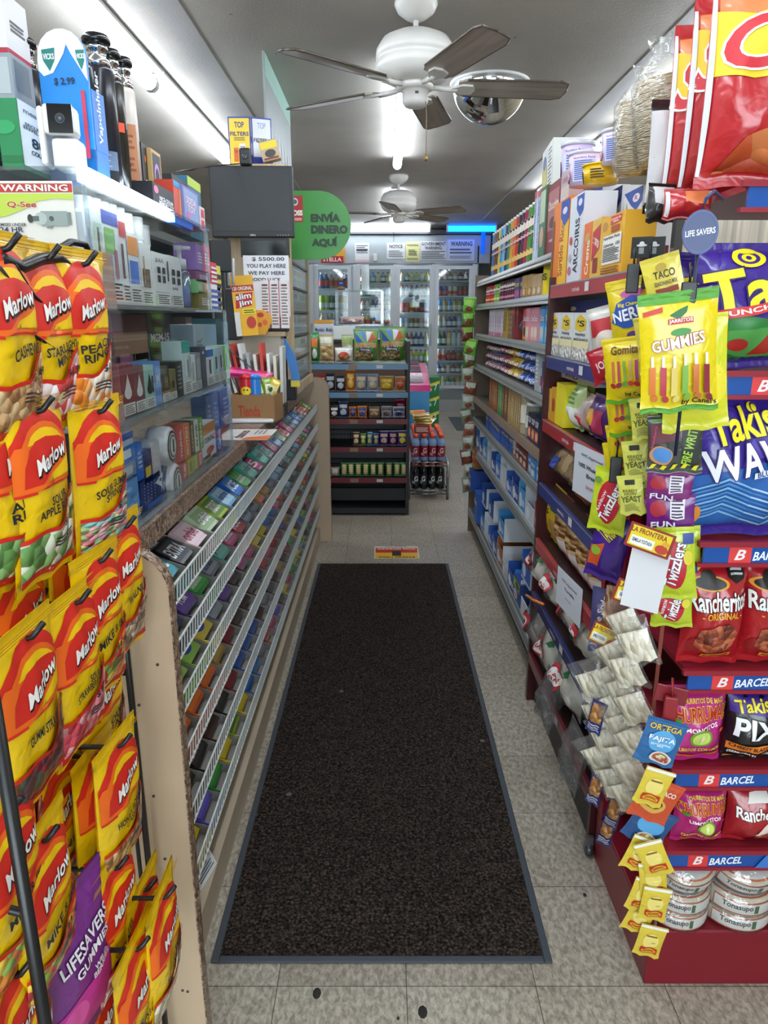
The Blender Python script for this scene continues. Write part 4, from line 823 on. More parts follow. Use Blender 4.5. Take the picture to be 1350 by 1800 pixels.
BL = [ # print, contents, px centre, X, label, rotation
 ('CASHEWS', 'cashew', 0, 600, -.415, 'nut bag at the left edge of the top peg row', 0), ('STARLIGHT\nMINTS', 'mint', 72, 600, -.415, 'bag of red and white mints, top peg row', .05), ('PEACH\nRINGS', 'peach', 138, 596, -.405, 'bag of orange and white rings, right end of the top peg row', .1),
 ('APPLE\nRINGS', 'apple', 8, 862, -.43, 'bag of green rings at the left edge, second peg row', 0), ('SOUR\nAPPLE RINGS', 'apple', 60, 862, -.415, 'bag of green rings whose white rings show at its foot', .05), ('SOUR GUMMI\nSTRINGS', 'string', 166, 842, -.405, 'bag of pink and teal gummi strips, second peg row', .15),
 ('WALNUT', 'walnut', 209, 1030, -.405, 'walnut bag beside the rounded counter end', .08), ('MIKE & IKE', 'mike', 166, 1098, -.405, 'bag of bright fruit candies under the walnut bag', .1), ('MIKE & IKE', 'mike', 122, 1040, -.46, 'bag of fruit candies half hidden behind the strawberry bricks', .05),
 ('SOUR\nSTRAWBERRY BRICKS', 'brick', 126, 1178, -.405, 'bag of pink strawberry bricks in the middle of the rack', .04), ('SOUR\nCHERRIES', 'brick', 28, 1130, -.46, 'candy bag behind the gummi strawberries', 0), ('GUMMI STRAWBERRIES', 'straw', 42, 1256, -.405, 'dark gummi strawberries bag, largest at the left', 0),
 ('HONEY ROASTED\nCASHEWS', 'cashew', 200, 1410, -.395, 'honey roasted cashews bag, frontmost of three', .08), ('CASHEWS', 'cashew', 162, 1424, -.435, 'cashew bag just behind the honey roasted front bag', .05), ('CASHEWS', 'cashew', 137, 1428, -.47, 'rearmost cashew bag of the three on one peg', .05),
 ('MIKE & IKE', 'mike', 68, 1596, -.405, 'bag of multicoloured fruit candies at lower left', 0), ('MIKE & IKE', 'mike', 4, 1560, -.41, 'fruit candy bag cut by the left edge of the photo', 0), ('SOUR\nGRAPES', 'brick', 172, 1250, -.45, 'candy bag mostly hidden behind the strawberry bricks', .1),
 ("SUE'S\nGUMMI MUSHROOMS", 'mush', 194, 1620, -.40, 'pink gummi mushrooms bag', .1), ('SALTED\nPISTACHIOS', 'pist', 277, 1666, -.345, 'salted pistachios bag, rightmost on the rack', .0), ('SALTED\nCASHEWS', 'cashew', 230, 1760, -.365, 'salted cashews bag at the foot of the rack', .05),
 ('CANDY\nCORN', 'peach', 22, 1830, -.42, 'candy bag in the lower left corner', 0), ('CASHEWS', 'cashew', 175, 1800, -.42, 'nut bag behind the salted cashews', .05), ('SALTED\nPISTACHIOS', 'pist', 245, 1650, -.385, 'bag tucked behind the salted pistachios', .05),
 ('MINTS', 'mint', 60, 1010, -.50, 'candy bag deep in the rack under the green rings', 0), ('MINTS', 'straw', 105, 1010, -.52, 'candy bag deep in the rack behind the middle hook', 0), ('MINTS', 'brick', 10, 1420, -.47, 'candy bag deep in the rack above the lower left bags', 0), ('MINTS', 'mush', 110, 1790, -.46, 'candy bag deep in the rack behind the purple gummies', 0), ('MINTS', 'mint', 95, 1455, -.47, 'candy bag deep in the rack behind the dark strawberries', 0),
]
hooks = set()
for nm, ctn, cx, cy, X, lb, rz in BL:
    p = P(cx, cy, X=X); me = mbag(nm, ctn, len(MBG) + 1)
    ob = bpy.data.objects.new('candy_bag', me); COL.objects.link(ob); ob.location = (X, p.y, p.z - BH / 2); ob.rotation_euler = (R(3), 0, PI / 2 - rz)
    tag(ob, 'yellow ' + lb, 'candy bag', 'yellow candy bags on the black rack')
    if X > -.44:
        zh = p.z + BH / 2 - .022
        rpart('peg_hook', [(-.60, p.y, zh), (X + .012, p.y, zh), (X + .022, p.y, zh + .003), (X + .034, p.y + .004, zh + .018)], .0036, 7)
# purple gummies bag
mb = pouch(.13, .24, .035, '#7a2f8c', [('p', [(.02, .1), (.98, .1), (.98, .45), (.02, .35)], '#c83a9c'), ('e', .2, .25, .2, .1, '#e05ab0'), ('t', 'LIFESAVERS', .5, .66, .80, .085, '#f2eef6', '#3a1458', 10), ('t', 'GUMMIES', .55, .56, .6, .06, '#f2eef6', '#3a1458', 10), ('t', 'WILD\nBERRIES', .65, .44, .34, .07, '#f2eef6')], seed=5)
p = P(141, 1690, X=-.405); tag(mb.build('candy_bag', loc=(-.405, p.y, p.z - .12), rot=(0, 0, PI / 2 - .2)), 'purple and magenta gummies bag hanging among the yellow ones', 'candy bag')
# clips and cord on the rack's top
c = [P(x, y, X=-.40) for x, y in ((0, 455), (35, 470), (70, 455), (100, 452), (135, 480), (165, 492))]
mb = MB(); mb.tube(c, .0075, blk, 6); tag(mb.build('plastic_hanger'), 'black plastic hanger bar clipped over the top of the rack', 'hanger')
c = [P(x, y, X=-.395) for x, y in ((0, 470), (30, 510), (45, 540), (60, 590), (95, 612), (130, 617), (135, 608), (110, 570), (90, 548), (60, 520), (35, 480), (25, 462))]
mb = MB(); mb.tube(c, .0022, blk, 6); tag(mb.build('looped_cord'), 'thin black cord looped over the top candy bags', 'cord')
c = [P(x, y, X=-.43) for x, y in ((105, 455), (108, 435), (125, 425), (150, 430), (160, 450), (158, 468), (145, 478))]
mb = MB(); mb.tube(c, .005, blk, 6); tag(mb.build('cable_loop'), 'thick black cable bent in a loop at the top of the rack', 'cable')
c = [P(x, y, X=-.42) for x, y in ((130, 560), (160, 610), (180, 670), (190, 720), (190, 800), (187, 870))]
mb = MB(); mb.tube(c, .0035, blk, 6); tag(mb.build('hanging_cable'), 'black cable running down beside the corner pole', 'cable')
# ================================================================== THINGS ON AND ABOVE THE FAR HALF OF THE COUNTER
ZK = 1.121
def frame_xyz(xl, xr, yt, yb, Y):
    a = P(xl, (yt + yb) / 2, Y=Y); b2 = P(xr, (yt + yb) / 2, Y=Y); xm = (xl + xr) / 2
    return (a.x + b2.x) / 2, b2.x - a.x, P(xm, yb, Y=Y).z, P(xm, yt, Y=Y).z
cx, w_, zb_, zt = frame_xyz(370, 515, 291, 417, 3.28)
h_ = zt - zb_; dk = pm('#17181b', .4)
e = empty('computer_monitor', (cx, 3.28, zb_), .02, 'square black computer monitor with blank screen, high on a post over the counter', 'monitor')
MB().box(-w_ / 2, w_ / 2, 0, .045, 0, h_, dk).build('casing', e, bev=.004)
mb = MB(); mb.box(-w_ / 2 + .016, w_ / 2 - .014, -.0015, .0, .026, h_ - .016, pm('#191b1e', .32)); art(mb, flatS(w_, h_), w_, h_, [('e', .80 + .033 * i, .03, .006, .007, '#9a9ca0') for i in range(5)] + [('t', 'DELL', .50, .03, .07, .022, '#d0d2d4')], off=.002); mb.build('screen', e)
MB().box(-.05, .05, .045, .12, .05, .15, dk).build('wall_bracket', e)
cx, w_, zb_, zt = frame_xyz(423, 508, 418, 452, 3.25)
e = empty('small_display', (cx, 3.25, zb_), .0, 'small black customer display hanging under the big monitor', 'display'); h_ = zt - zb_
MB().box(-w_ / 2, w_ / 2, 0, .03, 0, h_, dk).build('casing', e, bev=.003); MB().box(-w_ / 2 + .012, w_ / 2 - .012, -.001, 0, .008, h_ - .012, pm('#060708', .15)).build('screen', e)
# timber post and shelf that carry them
a = P(417, 420, Y=3.44)
post = empty('timber_post', (a.x, 3.42, ZK), 0, 'light timber post standing on the counter behind the monitors', 'post')
zs = P(440, 292, Y=3.45).z
MB().box(-.035, .035, -.02, .04, 0, zs - ZK - .02, light_wood).build('upright', post); MB().box(-.06, .24, -.02, .20, zs - ZK - .02, zs - ZK, light_wood).build('top_shelf', post)
def top_filters(xl, xr, yt, Y, rz, lb, white=False):
    cx, w_, zb_, zt = frame_xyz(xl, xr, yt, 291, Y); h_ = zt - zs
    bl = '#2f3f9a'
    mb = carton(w_, .09, h_, bl, [('r', .05, .03, .95, .97, '#e8c63a' if not white else '#dfe2e4'), ('t', 'TOP', .5, .84, .42 if not white else .4, .11, '#24347e' if not white else '#8fa4cf'), ('t', 'FILTERS', .5, .66 if not white else .55, .82, .08, '#1a2a6a'), ('l', .25, .52, .75, .6, 3, '#6a6a4a')] +
        ([('r', .22, .1, .42, .38, '#d8622a'), ('t', 'TOP', .32, .3, .15, .05, '#2a2a5a'), ('r', .48, .2, .75, .46, '#e6e0d0'), ('t', 'TOP', .62, .38, .2, .06, '#1f2f7a'), ('e', .6, .26, .1, .03, '#b0243a')] if not white else [('r', 0, 0, 1, .22, '#2d3c9c')]),
        side=[('r', .05, .25, .95, .97, '#dcdfe2'), ('t', 'TOP', .5, .82, .5, .14, '#8fa4cf'), ('t', 'FILTERS', .5, .55, .9, .13, '#1a2a6a')])
    tag(mb.build('filter_box', loc=(cx, Y, zs), rot=(0, 0, rz)), lb, 'box')
top_filters(402, 441, 205, 3.46, -.0, 'yellow box of TOP filters standing over the monitor')
top_filters(443, 478, 207, 3.50, .35, 'white and blue box of TOP filters beside the yellow one', True)
o = front_box(462, 494, 254, 289, 3.40, .06, '#b8a07c', [('r', .05, .6, .95, .95, '#e2c62a'), ('e', .5, .35, .3, .2, '#3a3430'), ('r', .1, .05, .9, .15, '#7c3028')], 'open_carton', 'small open brown carton tipped over beside the filter boxes', 'carton', rz=.1); o.rotation_euler = (0, R(-14), .1); o.location.z = zs + .015
cx, w_, zb_, zt = frame_xyz(420, 440, 259, 291, 3.27)
e = empty('webcam', (cx, 3.27, zb_), 0, 'small black cube camera on top of the monitor', 'camera'); MB().box(-w_ / 2, w_ / 2, 0, .045, .002, zt - zb_, dk).build('camera_body', e, bev=.008)
MB().lathe([(0, 0), (.012, 0), (.012, .003), (.006, .004), (0, .002)], pm('#3a3d46', .1), 14).build('lens', e, loc=(0, 0, (zt - zb_) / 2), rot=(PI / 2, 0, 0))
# cable from the case to the monitor
mb = MB(); mb.tube([P(310, 302, X=-.9), P(340, 298, Y=2.6), P(375, 291, Y=3.0), P(420, 288, Y=3.32)], .003, blk, 5); tag(mb.build('monitor_cable'), 'thin black cable sagging from the monitor top to the left', 'cable')
# green money sign
cx, w_, zb_, zt = frame_xyz(505, 617, 335, 456, 3.95); h_ = zt - zb_; r = h_ / 2; x1 = w_ / 2
poly = [(-w_ / 2, 0), (x1 - r, 0)] + [(x1 - r + r * math.sin(R(t)), r - r * math.cos(R(t))) for t in range(10, 180, 10)] + [(x1 - r, h_), (-w_ / 2, h_)]
mb = MB(); mb.prism(poly, 0, .012, pm('#3f8f3c', .35))
art(mb, flatS(w_, h_), w_, h_, [('r', .06, .55, .25, .93, '#b02a2c'), ('e', .13, .84, .05, .055, '#e8e0d8'), ('e', .13, .84, .035, .035, '#2f6a70'), ('t', 'OSS', .17, .68, .14, .07, '#f2ece8', '#f2ece8'), ('r', .08, .57, .23, .61, '#d89a94'), ('t', 'ENVÍA', .60, .62, .44, .13, '#1d3a24', '#1d3a24'), ('t', 'DINERO', .66, .44, .56, .11, '#1d3a24', '#1d3a24'), ('t', 'AQUÍ', .58, .255, .38, .14, '#1d3a24', '#1d3a24')], off=.001)
tag(mb.build('hanging_sign', loc=(cx, 3.95, zb_)), 'green round-ended sign reading ENVÍA DINERO AQUÍ beside the monitor', 'sign')
# papers with the lottery note
cx, w_, zb_, zt = frame_xyz(428, 508, 449, 497, 3.22); h_ = zt - zb_
e = empty('paper_note', (cx, 3.22, zb_ - .19), 0, 'handwritten white paper reading 5500.00 YOU PLAY HERE WE PAY HERE', 'paper')
mb = MB(); mb.box(-w_ / 2, w_ / 2, 0, .001, .05, .19 + h_, '#dcdce0')
art(mb, flatS(w_, h_, 0, .19), w_, h_, [('t', '$ 5500.00', .55, .86, .7, .15, '#3a3a44'), ('t', 'YOU PLAY HERE', .5, .62, .86, .14, '#3a3a44'), ('t', 'WE PAY HERE', .5, .36, .8, .13, '#3a3a44'), ('t', 'GOOD LUCK.', .48, .12, .7, .12, '#3a3a44')]); mb.build('sheet', e)
for i in range(3):
    x = -w_ / 2 + .07 + i * (w_ - .07) / 3; wd = (w_ - .07) / 3 - .004
    mb = MB(); mb.box(x, x + wd, -.003 - i * .0006, -.002 - i * .0006, .0, .20, '#dfd9d6')
    art(mb, lambda u, v, o: (x + u * wd, -.003 - i * .0006 - o, v * .20), wd, .2, [('l', .12, .06, .85, .93, 14, '#7a7070'), ('r', .92 if i < 2 else .98, 0, 1, 1, '#c8405a'), ('r', .2, .88, .8, .92, '#5a3a44')]); mb.build('ticket_sheet', e)
# jerky box leaning
cx, w_, zb_, zt = frame_xyz(414, 452, 484, 590, 3.02); h_ = zt - zb_
mb = MB(); mb.box(-w_ / 2, w_ / 2, 0, .012, 0, h_, pm('#e8b02a', .4))
art(mb, flatS(w_, h_), w_, h_, [('r', 0, .74, 1, .84, '#b8202a'), ('t', '120 ORIGINAL', .5, .79, .9, .06, '#f4eee0'), ('p', [(.1, .46), (.85, .5), (.95, .72), (.15, .7)], '#c01f28'), ('t', 'slim', .5, .66, .7, .09, '#ffffff', '#3a1414', 6), ('t', 'jim', .58, .54, .6, .1, '#ffffff', '#3a1414', 6), ('r', .4, .36, 1, .45, '#e8e03a'), ('l', .45, .37, .95, .44, 2, '#5a2a1a'), ('e', .75, .22, .22, .1, '#b83a2a'), ('r', 0, 0, .25, .4, '#d8d4cc')])
tag(mb.build('snack_stick_box', loc=(cx, 3.02, zb_), rot=(0, R(-4), 0)), 'yellow and red slim jim box lid standing up under the handwritten paper', 'box')
cx, w_, zb_, zt = frame_xyz(448, 478, 545, 588, 3.20); h_ = zt - zb_
mb = MB(); mb.prism([(-w_ / 2, 0), (w_ * .1, 0), (w_ / 2, h_ * .55), (w_ * .42, h_ * .8), (0, h_), (-w_ / 2, h_)], 0, .02, pm('#e0a030', .4)); art(mb, flatS(w_, h_), w_, h_, [('e', .35, .8, .2, .1, '#b8382a'), ('e', .6, .5, .15, .12, '#d86a2a'), ('e', .3, .4, .12, .1, '#c8502a')])
tag(mb.build('display_card', loc=(cx, 3.199, zb_)), 'torn yellow display card with red food print behind the jerky box', 'card')
# white drawer unit with a wooden top
cx, w_, zb_, zt = frame_xyz(400, 502, 583, 640, 3.30)
e = empty('drawer_unit', (cx, 3.30, ZK), 0, 'cream drawer unit with a wooden top on the counter under the papers', 'cabinet'); h_ = zt - ZK
MB().box(-w_ / 2, w_ / 2 - .02, 0, .10, 0, h_ - .02, pm('#c9c2b2', .5)).build('body', e); MB().box(-w_ / 2 - .01, w_ / 2, -.015, .11, h_ - .02, h_, light_wood).build('top_board', e)
mb = MB()
for x, z in ((.05, .12), (.07, .12), (.05, .2)): mb.tube([(x, -.003, z), (x, .002, z)], .004, '#5a4a38', 8)
mb.build('screw', e)
e = empty('receipt_printer', (cx + .05, 3.30, ZK + h_), 0, 'small black box lying on the wooden top under the paper sheets', 'device'); MB().box(-.09, .09, 0, .09, 0, .05, dk).build('casing', e, bev=.005); MB().box(-.06, .06, -.002, .01, .03, .036, pm('#3a3c40')).build('slot', e)
# bundle of letters in wire holder
e = empty('letter_holder', (P(440, 600, Y=2.98).x, 2.98, ZK), 0, 'wire holder stuffed with white envelopes and papers left of the drawer unit', 'letter holder')
rr = random.Random(3)
for i in range(11):
    x = -.095 + i * .021; hh = .26 - i * .006 + rr.uniform(-.03, .03)
    mb = MB(); mb.box(x - .002, x + .010, .0, .10, .06, .06 + hh, ['#dcdcd8', '#cfcabc', '#e6e2da', '#b8382f', '#dcdcd8', '#a8aaa8', '#e0d8c8', '#c9463c', '#e6e6e2', '#d8d0c0', '#c8c8c4'][i])
    mb.build('envelope', e, rot=(0, R(-14 + i * 1.5), 0))
for q in (0, .09): MB().tube([(-.14, q, .32), (-.04, q, .05), (.13, q, .05), (.05, q, .16), (-.14, q, .32)], .0025, pm('#4a4a4c', .4, .6), 5).build('wire', e)
MB().box(-.12, .13, 0, .1, .0, .05, pm('#2a2a2c')).build('foot', e)
# brown carton of sweets
cx, w_, zb_, zt = frame_xyz(405, 483, 694, 738, 2.86); h_ = .105
e = empty('open_carton', (cx, 2.86, ZK), -.12, 'open brown cardboard carton with red print on the counter', 'carton'); kb = pm('#9a7248', .6)
mb = MB(); mb.box(-w_ / 2, w_ / 2, 0, .003, 0, h_, kb); art(mb, flatS(w_, h_), w_, h_, [('t', 'Tienda', .42, .38, .5, .4, '#b0401e'), ('l', .1, .04, .9, .12, 1, '#b0401e')]); mb.build('front_wall', e)
MB().box(-w_ / 2, w_ / 2, .157, .16, 0, h_, kb).build('back_wall', e)
for q in (-1, 1): MB().box(q * w_ / 2 - .0015, q * w_ / 2 + .0015, 0, .16, 0, h_, kb).build('side_wall', e)
MB().box(-w_ / 2, w_ / 2, 0, .16, 0, .003, kb).build('bottom', e)
def lighter(px, py, Y, col, lb, face=False):
    p = P(px, py, Y=Y); mb = tin(.024, .075, col, [('e', .5, .4, .3, .22, '#f0d020'), ('e', .42, .45, .04, .05, '#1a1a1a'), ('e', .58, .45, .04, .05, '#1a1a1a')] if face else ())
    e = empty('candy_tube', (p.x, Y, ZK + .09), 0, lb, 'candy tube', 'candy tubes in the brown carton'); mb.build('body', e)
    MB().lathe([(0, .075), (.024, .075), (.022, .088), (.01, .094), (0, .095)], pm(col, .25), 18).build('cap', e)
lighter(434, 690, 2.89, '#c8202a', 'red topped candy tube standing in the brown carton', True); lighter(449, 690, 2.895, '#2f7fd0', 'blue candy tube standing in the brown carton')
for i, (px, py, c1, rz, lb) in enumerate(((462, 690, '#a8b42a', .3, 'olive green wrapped candy'), (474, 688, '#7f9a2a', .5, 'dark lime wrapped candy'), (468, 672, '#e0c03a', -.6, 'yellow wrapped candy'), (420, 688, '#2a1a1e', -.3, 'black wrapped candy'))):
    mb = pouch(.05, .10, .022, c1, [('r', .15, .3, .85, .7, '#e8e4c0'), ('e', .5, .5, .2, .12, '#3a5a1a')], seed=i, nu=8, nv=14); p = P(px, py, Y=2.93)
    tag(mb.build('wrapped_candy', loc=(p.x, 2.93 + i * .006, ZK + .07), rot=(R(-15), R(20 * (i - 1)), rz)), lb + ' sticking out of the brown carton', 'candy', 'sweets in the brown carton')
for i, (px, py, c1, c2, lb) in enumerate(((418, 652, '#c9ccd2', '#8a90a0', 'left'), (436, 650, '#b8bcc4', '#3a5a9c', 'second'), (452, 652, '#c4c8d0', '#9aa0a8', 'third'), (470, 650, '#aeb2ba', '#c8a83a', 'right'), (426, 640, '#2a3f7a', '#e8e8e8', 'rear left'), (460, 638, '#d0b060', '#7a8aa8', 'rear right'))):
    mb = pouch(.10, .13, .05, c1, [('r', .1, .5, .9, .8, c2), ('e', .5, .35, .3, .15, '#eef0f2')], seed=20 + i); p = P(px, py, Y=3.04)
    tag(mb.build('foil_bag', loc=(p.x, 3.03 + .02 * (i % 2), ZK + .12 + (.02 if i > 3 else 0)), rot=(R(-20), R(8 * (i - 2)), .1 * i)), 'crinkled silver foil snack bag behind the brown carton, %s one' % lb, 'snack bag', 'foil bags behind the carton')
mb = pouch(.22, .05, .03, '#c81f6a', [('r', .1, .3, .9, .6, '#e85a9a')], seed=9); p = P(432, 668, Y=2.97)
tag(mb.build('foil_bag', loc=(p.x, 2.965, ZK + .155), rot=(R(-25), R(8), 0)), 'long hot pink foil packet lying across the snack bags', 'snack bag')
tag(MB().box(-.12, .12, .0, .10, 0, .14, pm('#6a5442', .6)).build('cardboard_tray', loc=(P(440, 700, Y=3.05).x, 3.06, ZK)), 'plain cardboard tray under the foil snack bags', 'tray')
p = P(459, 732, Z=ZK); e = empty('card_reader', (p.x, p.y, ZK), -.5, 'small black card reader on the counter edge', 'card reader'); MB().box(-.035, .035, -.05, .06, 0, .03, dk).build('casing', e, bev=.008); MB().box(-.025, .025, -.01, .05, .03, .0315, pm('#3a3d44', .15)).build('screen', e)
p = P(437, 742, Z=ZK); tag(MB().box(-.10, .10, -.03, .03, .0, .012, pm('#e2e2e2', .35)).build('white_tray', loc=(p.x, p.y, ZK), rot=(0, 0, .1), bev=.004), 'flat white plastic tray in front of the brown carton', 'tray')
a = P(440, 764, Z=ZK); mb = MB(); mb.box(-.09, .09, -.12, .12, 0, .0012, '#e6e2da'); art(mb, lambda u, v, o: (.09 - v * .18, -.12 + u * .24, .0012 + o), .24, .18, [('t', 'chances', .5, .62, .7, .2, '#5a3a30'), ('p', [(0, 0), (.4, 0), (.2, .45), (0, .5)], '#e8702a'), ('l', .5, .15, .9, .4, 3, '#8a8a8a')])
tag(mb.build('paper_flyer', loc=(a.x - .01, a.y, ZK)), 'white and orange paper flyer taped flat on the counter top', 'flyer')
a = P(503, 640, Y=3.55); mb = MB(); mb.prism([(.0, .24), (.03, .23), (.075, .15), (.095, .04), (.095, 0), (.055, 0), (.05, .06), (.03, .15), (-.01, .21)], 0, .02, pm('#3f7fc4', .4)); art(mb, lambda u, v, o: (.05 + u * .045, -o, v * .03), .045, .03, [('r', 0, 0, 1, 1, '#e0c83a')])
tag(mb.build('curved_card', loc=(a.x - .03, 3.55, a.z - .11)), 'curved blue and yellow card strip beside the drawer unit', 'card')
e = empty('black_bin', (P(500, 690, Y=3.62).x, 3.62, ZK), 0, 'black plastic holder on the counter at the foot of the ticket rack', 'holder'); MB().box(-.055, .055, 0, .08, 0, .10, dk).build('bin', e, bev=.004); MB().box(-.05, -.005, .02, .08, .10, .40, dk).build('back_plate', e)
# pocket rack of scratch tickets / packs
ry0, ry1, rx = 3.90, 4.79, -.50; z0, z1 = 1.17, 1.93
e = empty('ticket_rack', (rx, (ry0 + ry1) / 2, ZK), 0, 'wooden framed rack of clear pockets at the far end of the counter', 'rack')
hy = (ry1 - ry0) / 2
MB().box(-.10, -.02, -hy, hy, z0 - ZK, z1 - ZK, light_wood).build('backboard', e)
for y in (-hy, hy - .03): MB().box(-.10, .02, y, y + .03, z0 - ZK - .03, z1 - ZK, light_wood).build('side_frame', e)
MB().box(-.11, .03, -hy, hy, 0, z0 - ZK, light_wood).build('base_board', e)
rows = 6; hr = (z1 - z0) / rows; rr = random.Random(8); cl = clear('#f6fafa', .05, .1, .05)
PAL = ['#c4d2c4', '#d6dad0', '#b8c8bc', '#d8d2be', '#ccd4d8', '#e2e2d8', '#c0ccd4', '#ccd6bc']
for i in range(rows):
    zz = z0 - ZK + i * hr
    MB().box(-.02, .012, -hy + .03, hy - .03, zz, zz + .012, pm('#3f3a34', .5)).build('row_ledge', e)
    MB().box(.010, .012, -hy + .03, hy - .03, zz + .012, zz + hr - .006, cl).build('row_cover', e)
    for j in range(7):
        yy = -hy + .035 + j * (2 * hy - .07) / 7; wd = (2 * hy - .07) / 7 - .006
        mb = MB(); mb.box(-.015, -.002, yy, yy + wd, zz + .013, zz + hr - .012, PAL[rr.randrange(8)])
        art(mb, lambda u, v, o: (-.002 + o, yy + u * wd, zz + .013 + v * (hr - .025)), wd, hr - .025, [('r', .1, .62, .9, .9, rr.choice(['#7f9a86', '#8aa4b8', '#b0a05a', '#e4e6e2', '#9a7a6a'])), ('l', .12, .08, .88, .5, 4, '#6f746e'), ('r', .45, .1, .55, .9, '#e2e4e0')], off=.001); mb.build('ticket', e)
# partition with poster hung from the ceiling
e = empty('ceiling_partition', (-.66, 4.95, ZC), 0, 'narrow grey and green poster panel hanging from the ceiling behind the filter boxes', 'panel')
MB().box(-.006, .006, -.55, .55, -.85, 0, pm('#8f9896', .4)).build('board', e)
mb = MB(); art(mb, lambda u, v, o: (.0062 + o, -.55 + u * 1.1, -.85 + v * .85), 1.1, .85, [('r', 0, .86, 1, 1, '#9cc4b4'), ('r', 0, 0, 1, .2, '#3a5aa8')] + [('p', [(.05 + .13 * i, .2), (.09 + .13 * i, .2), (.03 + .13 * i, .6), (-.01 + .13 * i + .02, .6)], '#c9cecc') for i in range(7)]); mb.build('poster', e)
# things behind the counter, left of the post
bk = pm('#26262a', .5)
e = empty('back_shelving', (-1.62, 3.9, 0), 0, 'dark shelving behind the counter seen past the acrylic case', 'shelving')
MB().box(-.02, .02, -1.7, 1.7, 0, 2.0, pm('#5c5a58', .6)).build('backboard', e)
for z in (.5, .95, 1.3, 1.6, 1.95): MB().box(0, .32, -1.7, 1.7, z, z + .02, bk).build('shelf', e)
for y in (-1.7, 0, 1.68): MB().box(0, .32, y, y + .02, 0, 1.97, bk).build('upright', e)
rr = random.Random(5)
for r_, z in enumerate((1.322, 1.622)):
    for i in range(9):
        yy = 2.9 + i * .26; hh = rr.uniform(.12, .22); c1 = rr.choice(['#8a8f96', '#b4b4b0', '#44464c', '#6a4a48', '#c8c8c4', '#4a5a6a'])
        tag(carton(.16, .1, hh, c1, [('r', .15, .3, .85, .8, '#d0d0cc'), ('l', .2, .35, .8, .6, 3, '#4a4a4a')]).build('stock_carton', loc=(-1.32, yy, z), rot=(0, 0, PI / 2)), 'carton on the %s back shelf behind the counter, %s from the near end' % (('middle', 'upper')[r_], nth(i)), 'carton', 'cartons on the back shelving')
e = empty('hook_strip', (P(400, 460, Y=3.0).x, 3.0, P(400, 430, Y=3.0).z), 0, 'clear plastic hangers hooked beside the timber post', 'hangers')
for i, (px, yt, yb) in enumerate(((398, 452, 502), (406, 455, 502))):
    a, b2 = P(px, yt, Y=3.0), P(px, yb, Y=3.0); o = e.location
    MB().tube([(a.x - o[0] - .015, 0, a.z - o[2] - .02), (a.x - o[0] - .01, 0, a.z - o[2]), (a.x - o[0] + .008, 0, a.z - o[2]), (b2.x - o[0] + .01, 0, b2.z - o[2])], .006, pm('#c4c6cc', .2), 6).build('hook', e)
a = P(398, 520, Y=3.1); tag(MB().box(-.055, .04, 0, .1, -.18, .03, dk).build('black_box', loc=(a.x, 3.1, a.z), bev=.005), 'black box standing between the acrylic case and the jerky box', 'box')
a = P(391, 440, Y=2.9); tag(MB().box(-.05, .03, 0, .02, -.08, .04, dk).box(-.012, 0, .005, .015, ZK - a.z, -.08, dk).build('clip_stand', loc=(a.x, 2.9, a.z), bev=.005), 'black bracket with chrome clip left of the timber post', 'bracket')
for xl, xr, yt, yb, c1, c2, lb in ((371, 381, 462, 500, '#d0384a', '#e8e8e8', 'red and white striped box'), (382, 389, 468, 545, '#e0d040', '#2a2a2a', 'yellow and black striped box'), (371, 388, 500, 548, '#dfe2e6', '#4a5a9a', 'white box of coloured sticks')):
    item(-1, xl, xr, yt, yb, -.53, .05, c1, [('r', 0, .1 + .2 * i, 1, .2 + .2 * i, c2) for i in range(4)], 'lighter_box', lb + ' on the lower step of the case', 'box')
# ================================================================== SNACK RACK IN THE MIDDLE
YR = 5.50; ZS = [P(650, y, Y=YR).z for y in (640, 690, 736.5, 786, 840)]
X_l, X_r = -.62, P(717, 700, Y=YR).x
e = empty('snack_rack', (0, YR, 0), 0, 'black metal snack rack with blue and burgundy shelf fronts facing the aisle', 'rack')
bm_ = pm('#18181a', .45)
for x in (X_l, X_r): MB().box(x - .012, x + .015, .0, .45, 0, P(717, 600, Y=YR).z, bm_).build('side_frame', e)
for i, z in enumerate(ZS):
    c1 = '#5f86a8' if i < 2 else '#6a1c24'
    sh = MB().box(X_l, X_r, .0, .42, z - .012, z, bm_).build('shelf', e)
    mb = MB(); mb.box(X_l, X_r, -.008, .0, z - .04, z, pm(c1, .35)); art(mb, lambda u, v, o: (X_l + u * (X_r - X_l), -.008 - o, z - .04 + v * .04), X_r - X_l, .04, [('r', .44, .1, .52, .9, '#8a6a50'), ('r', .70, .2, .76, .8, '#c8c4bc')]); mb.build('price_rail', sh)
    if i > 1:
        mb = MB()
        for k in range(int((X_r - X_l) / .022)): mb.tube([(X_l + .01 + k * .022, .36, z), (X_l + .01 + k * .022, .36, z + .085)], .0014, bm_, 4)
        mb.tube([(X_l, .36, z + .085), (X_r, .36, z + .085)], .003, bm_, 5).tube([(X_l, .36, z + .045), (X_r, .36, z + .045)], .002, bm_, 5); mb.build('wire_fence', sh)
MB().box(X_l, X_r, -.02, .45, .02, .06, bm_).build('base_deck', e); MB().box(X_l, X_r, .40, .43, .06, ZS[4] - .05, pm('#2e2e30')).build('back_plate', e)
MB().box(X_l, X_r, .42, .44, ZS[4], ZS[1], pm('#6e7072', .5)).build('back_plate', e)
MB().box(X_l, X_r, .08, .12, .10, .20, bm_).build('lower_bar', e)
A3 = lambda c, b_='#f0ece4', t='': [('r', .12, .52, .88, .8, c), ('e', .5, .3, .3, .16, b_)] + ([('t', t, .5, .66, .7, .14, '#ffffff')] if t else [])
